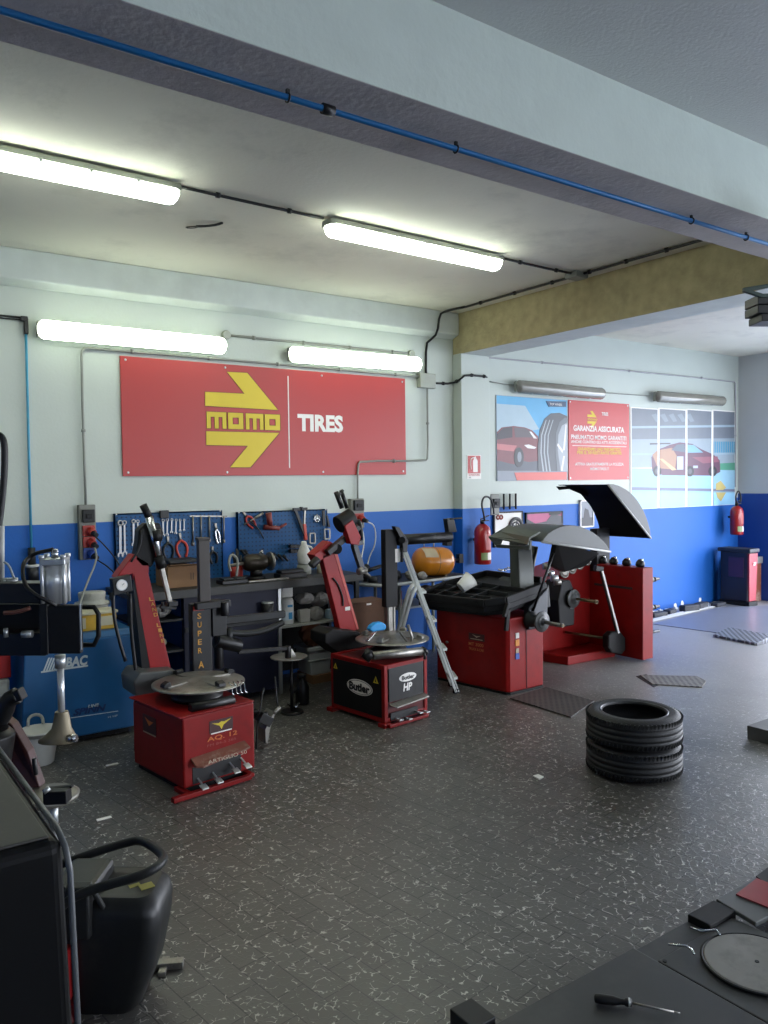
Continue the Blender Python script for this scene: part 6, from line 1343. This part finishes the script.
mb = MB(); mb.rev([(0, .132), (.02, .132)], (1.71, 6.46, zt3 + .15)); obj('rim', mb, mat('dirty_white', 'a3a39a', .6), t)
mb = MB(); mb.rev([(0, .045), (.14, .045), (.16, .03), (.19, .03)], (1.86, 6.62, zt3)); obj('blue_bottle', mb, mat('blue_bottle', '1f4f86', .4), label='small blue bottle beside the dirty white bucket', cat='bottle')
mb = MB(); a = at(4, 655, Y=6.3); mb.box((.78, 6.2, .52), (1.06, 6.4, .78)); obj('red_crate', mb, M['redarm'], None, .006, label='red crate at the left edge beside the compressor', cat='crate')
t = thing('white_canister', 'white canister under the red crate at the left edge', 'canister', (.93, 6.3, 0))
mb = MB(); mb.box((.78, 6.2, .05), (1.05, 6.4, .515)); obj('canister_body', mb, mat('dirty_white', 'a3a39a', .6), t, .02)
mb = MB(); mb.box((.80, 6.22, 0), (1.03, 6.38, .05)); obj('base', mb, M['black'], t)
t = thing('handled_bucket', 'white bucket with raised handle on the floor before the compressor', 'bucket', (1.12, 5.78, 0))
bc = (1.15, 5.76)
mb = MB(); mb.rev([(0, .085), (.005, .09), (.18, .118), (.215, .122), (.22, .132), (.235, .132), (.235, .12), (.02, .085)], (*bc, 0)); obj('bucket_body', mb, mat('clean_white', 'c9c9c2', .6), t)
mb = MB(); mb.rev([(0, .136), (.022, .138)], (*bc, .205), cap=False); obj('rim', mb, mat('bucket_rim', '6f6f68', .5), t)
mb = MB(); mb.tube([(bc[0] - .05, bc[1] + .11, .235), (bc[0] - .045, bc[1] + .12, .29), (bc[0], bc[1] + .12, .31), (bc[0] + .045, bc[1] + .12, .29), (bc[0] + .05, bc[1] + .11, .235)], .011, 8, smooth_it=2); obj('handle', mb, mat('dirty_white', 'a3a39a', .6), t)
# ================================================================ FOREGROUND LEFT: CHANGER HEAD
DF = 2.7
G = lambda x, y, D=DF: atd(x, y, D)
fw2 = Vector((W_.x, W_.y, 0)).normalized(); rt2 = Vector((R_.x, R_.y, 0)).normalized()
fc_ = thing('tyre_changer', 'near black tyre changer head with chrome cylinder at the left edge', 'tyre changer', (G(10, 620).x, G(10, 620).y, 0), 'black tyre changer in front')
def fbox(mb, x0, y0, x1, y1, D0, dp):
    a, b = G(x0, y1, D0), G(x1, y1, D0); h = G(x0, y0, D0).z - a.z; d = fw2 * dp
    mb.hexa([a, b, b + d, a + d, a + Vector((0, 0, h)), b + Vector((0, 0, h)), b + d + Vector((0, 0, h)), a + d + Vector((0, 0, h))])
mb = MB(); fbox(mb, 48, 605, 80.5, 654, DF, .03); obj('head_block', mb, M['black'], fc_, .005)
mb = MB(); fbox(mb, 40, 604, 48, 655, DF + .02, .12); obj('head_cheek', mb, M['dgrey'], fc_, .003)
mb = MB(); fbox(mb, 80.4, 604, 81.6, 650, DF - .003, .004); obj('bright_edge', mb, M['alu'], fc_)
mb = MB(); fbox(mb, -120, 583, 44, 604, DF + .05, .08); obj('upper_beam', mb, M['blackmet'], fc_, .004)
mb = MB(); fbox(mb, -120, 633, 46, 656, DF + .05, .08); obj('lower_beam', mb, M['blackmet'], fc_, .004)
mb = MB(); fbox(mb, -110, 604, 40, 633, DF + .12, .02); obj('back_web', mb, M['black'], fc_)
mb = MB(); a = G(-100, 640, DF + .15); mb.box((a.x - .1, a.y - .08, 0), (a.x + .1, a.y + .1, G(-100, 560, DF).z)); obj('column', mb, M['blackmet'], fc_, .008)
# chrome twin cylinder with caps and tie rods
cx_ = G(56, 600, DF + .07); ctop = G(56, 561, DF + .07)
base = Vector((cx_.x, cx_.y, cx_.z - .01)); topz = ctop.z
mb = MB(); mb.cyl(base, (base.x, base.y, topz), .038, n=28); obj('cylinder_barrel', mb, mat('bright_alu', 'd8dadb', .28, metal=.6, var=.03), fc_)
for k in range(4):
    a = PI / 4 + k * PI / 2 - .45; p = base + Vector((math.cos(a), math.sin(a), 0)) * .050
    mb = MB(); mb.cyl(p, (p.x, p.y, topz + .015), .0065 if k else .0065, n=8); mb.cyl((p.x, p.y, topz + .012), (p.x, p.y, topz + .024), .010, n=6); obj('tie_rod', mb, mat('bright_alu', 'd8dadb', .28), fc_)
mb = MB(); mb.M = Matrix.Translation((base.x, base.y, 0)) @ Matrix.Rotation(-.45, 4, 'Z'); mb.box((-.042, -.042, topz - .012), (.042, .042, topz + .012)); obj('cylinder_cap', mb, M['alu'], fc_, .004)
mb = MB(); p = Vector((base.x, base.y, topz + .012)); mb.cyl(p, p + Vector((0, 0, .025)), .012, n=8); mb.cyl(p + Vector((-.01, 0, .022)), p + Vector((.01, 0, .022)), .009); obj('air_fitting', mb, M['chrome'], fc_)
mb = MB(); mb.tube([p + Vector((-.005, 0, .03)), G(46, 551, DF + .07), G(36, 553, DF + .1), G(28, 558, DF + .1), G(22, 566, DF + .05), G(24, 585, DF - .0), G(35, 595, DF - .03), G(50, 602, DF - .02), G(56, 606, DF + .0)], .007, 8, smooth_it=3); obj('air_hose', mb, M['rub2'], fc_)
# sliding handle on the right
mb = MB(); mb.tube([G(83, 607, DF + .06), G(94, 607, DF + .06), G(98.5, 614, DF + .06), G(98.5, 636, DF + .06), G(94, 645, DF + .06), G(83, 645, DF + .06)], .009, 8); obj('handle', mb, M['black'], fc_)
# chrome rod and mount head
rod = G(60, 655, DF + .06)
mb = MB(); mb.cyl((rod.x, rod.y, rod.z), (rod.x, rod.y, G(60, 668, DF + .06).z), .018, n=20); obj('rod_collar', mb, M['alu'], fc_)
mb = MB(); mb.cyl((rod.x, rod.y, G(60, 668, DF + .06).z), (rod.x, rod.y, G(60, 716, DF + .06).z), .0115, n=20); obj('chrome_rod', mb, mat('bright_alu', 'd8dadb', .28), fc_)
z_ = G(60, 712, DF + .06).z
n = 18; rows = []
for t_, cxp, a_, b_2 in ((0, 0, .022, .022), (-.03, .0, .028, .026), (-.06, -.002, .034, .03), (-.085, -.008, .054, .036), (-.10, -.014, .070, .04), (-.108, -.018, .066, .038)):
    rows.append([Vector((rod.x, rod.y, z_ + t_)) + rt2 * (cxp + a_ * math.cos(2 * PI * i / n)) + fw2 * (b_2 * math.sin(2 * PI * i / n)) for i in range(n)])
mb = MB(); mb.grid(rows, close=True); mb.add(rows[-1], [tuple(range(n))]); mb.add(rows[0], [tuple(range(n))]); obj('mount_head', mb, mat('worn_bronze_steel', '857b64', .5, metal=.4, var=.2), fc_)
mb = MB(); p = Vector((rod.x, rod.y, z_ - .09)) + rt2 * .038 - fw2 * .02; mb.cyl(p - rt2 * .012, p + rt2 * .02, .014, n=12); obj('head_roller', mb, M['chrome'], fc_)
# small parts on the beams
mb = MB(); p = G(28, 634, DF - .0); mb.cyl(p - rt2 * .02, p + rt2 * .015, .012); obj('beam_fitting', mb, M['alu'], fc_)
mb = MB(); p = G(6, 637, DF); mb.cyl(p, p + Vector((0, 0, .03)), .008); obj('beam_pin', mb, M['alu'], fc_)
mb = MB(); mb.tube([G(4, 613, DF), G(18, 612, DF), G(30, 608, DF)], .008, 6, smooth_it=1); obj('copper_line', mb, mat('copper', '6b4338', .4, metal=.3), fc_)
mb = MB(); mb.cyl(G(12, 583, DF + .1), G(12, 578, DF + .1), .02); mb.cyl(G(5, 583, DF + .1), G(5, 578, DF + .1), .012); mb.tube([G(4, 562, DF + .1), G(9, 565, DF + .1), G(14, 578, DF + .1)], .004, 6, smooth_it=1); obj('beam_fitting', mb, M['alu'], fc_)
mb = MB(); mb.cyl(G(1.5, 583, DF + .15), G(1.5, 526, DF + .15), .010); obj('white_post', mb, M['plastic_white'], fc_)
cable('thick black hose hanging beside the wall at the left edge', [G(-25, 445, 2.9), G(-8, 432, 2.9), G(3, 436, 2.9), G(5, 450, 2.9), G(4, 480, 2.9), G(1, 510, 2.9), G(-6, 560, 2.9)], .012, M['rub2'], 2, 'black_hose', 'hose')
# jaws of its turntable, below
jt = thing('turntable_clamp', 'grey clamp jaw of the near turntable above the black cover edge', 'clamp', tuple(G(55, 800, 2.75).xy) + (0,))
J = lambda x, y, D=2.75: atd(x, y, D)
mb = MB(); c = J(48, 795); rows = []
mb.rev([(0, .05), (.006, .10), (.02, .105), (.028, .09), (.03, .02)], (c.x, c.y, c.z - .02), n=28); obj('jaw_plate', mb, mat('jaw_grey', '77756c', .4, metal=.4), jt)
mb = MB(); mb.bar(J(46, 796, 2.68), J(69, 795, 2.68), .05, .045); mb.bar(J(44, 789, 2.7), J(73, 786, 2.7), .02, .008); obj('jaw_block', mb, M['blackmet'], jt, .003)
mb = MB(); mb.cyl(J(45, 788, 2.66), J(48, 792, 2.66), .012); mb.cyl(J(54, 803), J(54, 830), .014); mb.cyl((J(54, 830).x, J(54, 830).y, 0), J(54, 830), .014); obj('jaw_pin', mb, M['alu'], jt)
# red bracket with holes and dark jaw at the left edge
rb = thing('red_bracket', 'worn red perforated bracket with dark jaw at the left edge', 'bracket', tuple(J(15, 770, 2.8).xy) + (0,))
mb = MB(); mb.prism([J(-20, 700, 2.85), J(12, 725, 2.8), J(28, 752, 2.8), J(40, 788, 2.8), J(-20, 800, 2.8)], fw2 * .05); obj('bracket_plate', mb, mat('worn_dull_red', '43201b', .5, dirt='2c201d', dirt_amt=.7, dscale=14), rb, .004)
mb = MB(); mb.tube([J(-10, 735, 2.75), J(5, 712, 2.75), J(8, 700, 2.75), J(18, 695, 2.75)], .03, 10, smooth_it=1); mb.bar(J(14, 697, 2.75), J(23, 693, 2.75), .05, .04); mb.cyl(J(36, 775, 2.72), J(34, 758, 2.72), .008); mb.rev([(0, .07), (.12, .09), (.14, .07)], J(-12, 770, 2.7)); obj('dark_jaw', mb, M['blackmet'], rb, .004)
mb = MB(); p = J(0, 790, 2.9); mb.box((p.x - .15, p.y - .1, 0), (p.x + .1, p.y + .12, p.z)); obj('pedestal', mb, M['black'], rb, .01)

# ================================================================ FOREGROUND LEFT: BLACK HOOD, DEVICE WITH TUBE HANDLE
hd = thing('black_cabinet', 'big black cabinet with grey rounded rim filling the lower left corner', 'cabinet', (.0, 1.7, 0))
X1 = at(64, 840, Y=1.4).x; Z1 = at(64, 840, Y=1.4).z
pr_ = [(X1 - .62, 1.4), (X1, 1.4), (X1, 2.3), (X1 - .62, 2.3)]
mb = MB(); z0_ = .0; o1 = .035
mb.hexa([(X1 - .62, 1.4, 0), (X1 + o1, 1.4, 0), (X1 + .01, 2.1, 0), (X1 - .62, 2.1, 0), (X1 - .62, 1.4, Z1), (X1, 1.4, Z1), (X1 - .035, 2.1, Z1 + .05), (X1 - .62, 2.1, Z1 + .05)])
obj('cabinet_body', mb, mat('cabinet_black', '08090a', .5, var=.08, spec=.25), hd, .02, 4)
mb = MB(); mb.tube([(X1 - .036, 2.1, Z1 + .05), (X1 + .0, 1.45, Z1 + .004), (X1 + .002, 1.405, Z1 - .012), (X1 + .006, 1.39, Z1 - .05), (X1 + o1 - .002, 1.39, .02)], .0055, 8); obj('rim', mb, mat('rim_grey', '55585a', .35), hd)
mb = MB(); mb.hexa([(X1 - .60, 1.42, Z1 + .0), (X1 - .02, 1.42, Z1 + .0), (X1 - .055, 2.08, Z1 + .048), (X1 - .60, 2.08, Z1 + .048), (X1 - .60, 1.42, Z1 + .006), (X1 - .02, 1.42, Z1 + .006), (X1 - .055, 2.08, Z1 + .054), (X1 - .60, 2.08, Z1 + .054)]); obj('top_cover', mb, mat('cover_dusty', '3c3a36', .6, dirt='57534c', dirt_amt=.6, dscale=5), hd, .003)
dv_ = thing('scanner_device', 'black floor unit with bent tube handle and red side box at lower left', 'machine', (.85, 2.9, 0))
V = lambda x, y, D: atd(x, y, D)
# body: rounded wedge, wide top sloping to the right
f0, f1 = 2.62, 3.0
rows = []
ring = lambda pts: [Vector(p) for p in pts]
bot = [at(78, 1015, Z=.0), at(118, 1022, Z=.0), at(150, 1000, Z=.0), at(112, 985, Z=0)]
def lev(z, pts): return [Vector((x, y, z)) for x, y in pts]
ux = rt2; uy = fw2; c0_ = Vector((at(118, 1005, Z=0).x, at(118, 1005, Z=0).y, 0))
def rr(z, x0, x1, y0, y1, r, n=5):
    out = []
    for (cx, cy, a0) in ((x1 - r, y1 - r, 0), (x0 + r, y1 - r, PI / 2), (x0 + r, y0 + r, PI), (x1 - r, y0 + r, 1.5 * PI)):
        for i in range(n + 1):
            a = a0 + PI / 2 * i / n; out.append(c0_ + ux * (cx + r * math.cos(a)) + uy * (cy + r * math.sin(a)) + Vector((0, 0, z)))
    return out
secs = [(0.0, -.15, .07, -.05, .15, .05), (.02, -.155, .09, -.06, .16, .06), (.15, -.155, .14, -.07, .17, .06), (.28, -.155, .165, -.07, .19, .06), (.36, -.155, .17, -.07, .2, .06), (.40, -.155, .16, -.06, .2, .06), (.42, -.14, .13, -.03, .19, .05)]
rws = [rr(*s) for s in secs]
# tilt the top: the right end is a little lower than the left
for k, s in enumerate(secs):
    for p in rws[k]:
        u = (p - c0_).dot(ux); v = (p - c0_).dot(uy)
        if s[0] > .3: p.z += -.06 * max(0, u) + .02 * v
mb = MB(); mb.grid(rws, close=True); mb.add(rws[-1], [tuple(range(len(rws[-1])))]); mb.add(rws[0], [tuple(range(len(rws[0])))]); obj('body_shell', mb, mat('device_black', '161819', .42, var=.1, dirt='3a3833', dirt_amt=.5, dscale=6), dv_)
mb = MB(); pz = V(148, 894, 2.93); mb.box((pz.x - .03, pz.y - .02, .415), (pz.x + .02, pz.y + .02, .418)); mb.box((pz.x - .06, pz.y + .02, .415), (pz.x - .02, pz.y + .04, .4185)); 
obj('sticker', mb, mat('faded_yellow', '8f8a44', .6), dv_)
mb = MB()
def hp(x, y, D): return V(x, y, D)
mb.tube([hp(62, 906, 2.72), hp(75, 896, 2.72), hp(100, 887, 2.72), hp(140, 876, 2.72), hp(158, 867, 2.75), hp(165, 858, 2.85), hp(158, 850, 2.98), hp(142, 840, 3.08), hp(128, 842, 3.1), hp(90, 854, 3.08), hp(62, 864, 3.08)], .0165, 12, smooth_it=2)
obj('tube_handle', mb, M['dgrey'], dv_)
mb = MB(); p = c0_ + ux * -.12 + uy * .05; mb.M = Matrix.Translation(p) @ Matrix.Rotation(math.atan2(ux.y, ux.x), 4, 'Z')
mb.box((-.10, -.1, .25), (.06, .13, .47)); obj('handle_mount', mb, mat('device_black', '161819', .42), dv_, .02)
mb = MB(); mb.M = Matrix.Translation(p) @ Matrix.Rotation(math.atan2(ux.y, ux.x), 4, 'Z'); mb.box((-.02, -.15, .30), (.06, -.10, .49)); mb.bar((.06, -.13, .49), (.1, -.10, .38), .02); obj('mount_strap', mb, M['dgrey'], dv_, .008)
mb = MB(); mb.M = Matrix.Translation(p) @ Matrix.Rotation(math.atan2(ux.y, ux.x), 4, 'Z'); mb.box((-.14, -.16, .06), (-.025, -.06, .25)); obj('red_box', mb, mat('dark_bright_red', '96181a', .45), dv_, .008)
mb = MB(); mb.M = Matrix.Translation(p) @ Matrix.Rotation(math.atan2(ux.y, ux.x), 4, 'Z'); mb.box((-.14, -.14, 0), (-.0, .1, .06)); mb.hexa([(-.12, -.17, .0), (-.02, -.17, .0), (.0, -.13, .0), (-.14, -.13, .0), (-.12, -.165, .06), (-.03, -.165, .06), (-.02, -.13, .06), (-.14, -.13, .06)]); obj('red_foot', mb, M['darkred'], dv_, .004)
for i, (x, y, D, s) in enumerate(((133, 961, 2.62, .012), (138, 966, 2.62, .016), (128, 969, 2.62, .01), (145, 970, 2.65, .008))): pass
mb = MB(); q = at(168, 968, Z=.0); mb.M = Matrix.Translation((q.x, q.y, 0)) @ Matrix.Rotation(-.5, 4, 'Z'); mb.box((-.09, -.02, .002), (.06, .02, .03)); mb.box((-.03, -.06, .002), (.0, .05, .02)); obj('floor_bracket', mb, M['steel'], None, .003, label='bare metal angle piece on the floor beside the black floor unit', cat='bracket')

# ================================================================ ALIGNMENT PLATES AT LOWER RIGHT
ap = thing('alignment_ramp', 'dark grey wheel alignment platform with recessed round plate at lower right', 'ramp', (2.5, 1.6, 0))
PL = mat('platform_grey', '333435', .42, var=.08, dirt='4c4b47', dirt_amt=.4, dscale=3)
mb = MB(); mb.box((1.72, .3, .002), (2.508, 1.906, .08)); obj('deck_plate', mb, PL, ap, .004)
mb = MB(); mb.box((2.516, .3, .002), (3.018, 1.80, .078)); mb.box((2.516, 1.80, .002), (2.86, 1.906, .066)); obj('turn_deck', mb, PL, ap, .004)
mb = MB(); mb.box((2.862, 1.802, .002), (3.05, 1.905, .095)); obj('end_box', mb, M['black'], ap, .004)
mb = MB(); mb.hexa([(3.022, 1.70, .078), (4.6, 1.66, .078), (4.6, 1.9, .078), (3.06, 1.9, .078), (3.022, 1.70, .098), (4.6, 1.66, .098), (4.6, 1.9, .098), (3.06, 1.9, .098)]); obj('side_rail', mb, mat('rail_grey', '4b4d4c', .4), ap, .004)
mb = MB(); mb.box((3.022, .3, .002), (4.8, 1.62, .078)); obj('deck_plate', mb, PL, ap, .004)
pc = at(765, 962, Z=.085)
q_ = at(757, 962, Z=.09); dc = (q_.x, q_.y)
mb = MB(); mb.rev([(0, .183), (.006, .186), (.010, .186), (.012, .18)], (dc[0], dc[1], .079), n=56); td = obj('turn_plate', mb, mat('turnplate_grey', '7a7872', .45, metal=.3, var=.12, dirt='4c4a45', dirt_amt=.5, dscale=9), ap)
mb = MB(); mb.torus((dc[0], dc[1], .085), (0, 0, 1), .192, .006, 56, 6); obj('plate_ring', mb, M['black'], td)
mb = MB(); mb.cyl((dc[0], dc[1], .09), (dc[0], dc[1], .0935), .008); obj('centre_pin', mb, M['dgrey'], td)
H_ = lambda x, y, z=.095: at(x, y, Z=z)
mb = MB(); mb.tube([H_(668, 944), H_(686, 946), H_(692, 950), H_(694, 954)], .0045, 6); obj('wire_clip', mb, M['chrome'], ap)
mb = MB(); mb.tube([H_(690, 927), H_(700, 931), H_(716, 930), H_(720, 935)], .0045, 6); obj('wire_clip', mb, M['chrome'], ap)
mb = MB(); mb.cyl((2.53, 1.78, .078), (2.53, 1.78, .082), .008); obj('screw', mb, M['ink'], ap)
mb = MB(); q = at(475, 1018, Z=.09); mb.box((1.70, 1.925, .002), (1.80, 2.05, .085)); obj('ramp_block', mb, M['dgrey'], None, .004, label='small dark block at the left end of the alignment platform', cat='block')
mb = MB(); P3 = [at(x, y, Z=.10) for x, y in ((736, 895), (757, 879), (790, 892), (790, 917))]; mb.prism([(p.x, p.y, .0985) for p in P3], (0, 0, .006)); obj('red_pad', mb, mat('red_pad', '8c2f33', .5), label='dull red pad on the platform rail at the right edge', cat='pad')
mb = MB(); P3 = [at(x, y, Z=.10) for x, y in ((756, 877), (775, 863), (800, 880), (800, 896), (762, 881))]; mb.prism([(p.x, p.y, .0985) for p in P3], (0, 0, .006)); obj('grey_pad', mb, M['dgrey'], label='grey pad just behind the dull red pad at the right edge', cat='pad')
mb = MB(); a = at(747, 739, Z=0); mb.box((a.x, a.y - .3, .001), (a.x + .5, a.y + .0, .10)); mb.M = Matrix.Translation((0, 0, 0)); obj('ramp_block', mb, mat('block_grey', '4a4a4a', .55), None, .004, label='dark grey block on the floor right of the stacked tyres', cat='block')
a2 = at(760, 741, Z=0); mb = MB(); mb.box((a.x + .12, a.y - .55, .001), (a.x + .7, a.y - .33, .035)); obj('ramp_board', mb, M['dgrey'], None, .003, label='thin dark board in front of the grey floor block at the right edge', cat='board')
# screwdriver
sd_ = thing('screwdriver', 'black handled screwdriver lying on the dark platform', 'screwdriver', (2.2, 1.75, .08))
a, b, c = at(594, 998, Z=.098), at(632, 1003, Z=.098), at(680, 1013, Z=.088)
dr = (b - a).normalized()
mb = MB(); L_ = (b - a).length
mb.rev([(0, .006), (.004, .014), (.02, .0165), (L_ * .5, .0155), (L_ * .72, .010), (L_ * .8, .010), (L_ * .84, .014), (L_ * .98, .013), (L_, .007)], a, b, 12); obj('handle', mb, M['rub2'], sd_)
mb = MB(); mb.rev([(0, .0150), (.006, .0150)], a + dr * (L_ * .9), b, 12); obj('handle_ring', mb, M['alu'], sd_)
mb = MB(); mb.cyl(b, c - dr * .02, .004, n=8); mb.cyl(c - dr * .02, c, .0035, .002, n=8); obj('blade', mb, M['steel'], sd_)
# white scrap on the floor
q = at(538, 778, Z=0); mb = MB(); mb.prism([(q.x - .02, q.y - .03, .001), (q.x + .03, q.y - .02, .001), (q.x + .035, q.y + .03, .001), (q.x - .01, q.y + .035, .001)], (0, 0, .008)); obj('paper_scrap', mb, mat('bright_white', 'e4e4de', .4), label='small white scrap on the floor left of the tyres', cat='scrap')
for i, (x, y) in enumerate(((333 * .336 + .0, 765), (104, 818))):
    q = at([112, 104][i], [765, 819][i], Z=0); mb = MB(); mb.box((q.x - .04, q.y - .012, .001), (q.x + .04, q.y + .012, .006)); obj('paper_scrap', mb, M['paper'], label=['thin white scrap on the dark floor before the compressor', 'thin white scrap on the floor right of the clamp jaw'][i], cat='scrap')
# lift post at the right, its arm reaching into view
lf = thing('lift_arm', 'dark green and black lift arm end hanging into view at the right edge', 'lift', (0, 0, 0))
DL = 4.0
lfp = atd(800, 300, DL)
mb = MB(); mb.box((lfp.x + .05, lfp.y - .12, 0), (lfp.x + .3, lfp.y + .12, 3.3)); obj('lift_post', mb, mat('lift_green', '2c4038', .45), lf, .01)
mb = MB(); mb.bar(atd(743, 290, DL), atd(775, 285, DL), .02, .02); mb.bar(atd(743, 290, DL), atd(762, 296, DL), .02, .02); mb.bar(atd(760, 296, DL), atd(800, 296, DL), .02, .02); mb.bar(atd(772, 286, DL), atd(800, 290, DL), .02, .02); obj('arm_frame', mb, mat('lift_green', '2c4038', .45), lf, .003)
for (x0, y0, x1, y1) in ((758, 294, 800, 304), (758, 304, 800, 313), (762, 313, 800, 321)):
    mb = MB(); a, b = atd(x0, y1, DL), atd(x1, y1, DL); h = atd(x0, y0, DL).z - a.z - .003; d = fw2 * .15
    mb.hexa([a, b, b + d, a + d, a + Vector((0, 0, h)), b + Vector((0, 0, h)), b + d + Vector((0, 0, h)), a + d + Vector((0, 0, h))]); obj('rubber_pad', mb, M['rub2'], lf, .004)
SKY_STRENGTH = 13.5
EXPOSURE = -0.08
# ================================================================ LIGHT, SKY, CAMERA
w = bpy.data.worlds.new('sky'); SC.world = w; w.use_nodes = True
nt = w.node_tree; bg = nt.nodes['Background']
# overcast bright sky: pale blue overhead, whiter towards the horizon
tc = nt.nodes.new('ShaderNodeTexCoord'); sp = nt.nodes.new('ShaderNodeSeparateXYZ'); nt.links.new(tc.outputs['Generated'], sp.inputs[0])
cr = nt.nodes.new('ShaderNodeValToRGB'); cr.color_ramp.elements[0].position = 0.0; cr.color_ramp.elements[0].color = (0.92, 0.95, 1.0, 1); cr.color_ramp.elements[1].position = 0.7; cr.color_ramp.elements[1].color = (0.62, 0.74, 1.0, 1)
nt.links.new(sp.outputs['Z'], cr.inputs[0]); nt.links.new(cr.outputs[0], bg.inputs[0]); bg.inputs[1].default_value = SKY_STRENGTH
def portal(name, loc, rot, sx, sy):
    l = bpy.data.lights.new(name, 'AREA'); l.shape = 'RECTANGLE'; l.size = sx; l.size_y = sy; l.cycles.is_portal = True
    o = bpy.data.objects.new(name, l); COL.objects.link(o); o.location = loc; o.rotation_euler = rot
portal('doorway_portal_right', (XR + .28, 1.75, 1.55), (0, PI / 2, 0), 3.1, 8.7)
portal('added_slot_portal', (2.0, YF - .28, 3.1), (PI / 2, 0, 0), 6.0, .4)
portal('doorway_portal_front', (8.4, YF - .28, 1.65), (PI / 2, 0, 0), 5.6, 3.3)

cd = bpy.data.cameras.new('camera'); cd.sensor_fit = 'HORIZONTAL'; cd.sensor_width = 36; cd.lens = F_PX / 768 * 36; cd.clip_start = .05; cd.clip_end = 200
co = bpy.data.objects.new('camera', cd); COL.objects.link(co); co.location = CAM
co.rotation_euler = Matrix((R_, U_, -W_)).transposed().to_euler()
SC.camera = co
vs = SC.view_settings; vs.view_transform = 'Standard'; vs.look = 'None'; vs.gamma = 1.0; vs.use_curve_mapping = False; vs.exposure = EXPOSURE
SC.cycles.max_bounces = 8; SC.cycles.diffuse_bounces = 5; SC.cycles.sample_clamp_indirect = 6
SC.cycles.caustics_reflective = False; SC.cycles.caustics_refractive = False
try:
    SC.cycles.use_denoising = True; SC.cycles.denoiser = 'OPENIMAGEDENOISE'
except Exception: pass
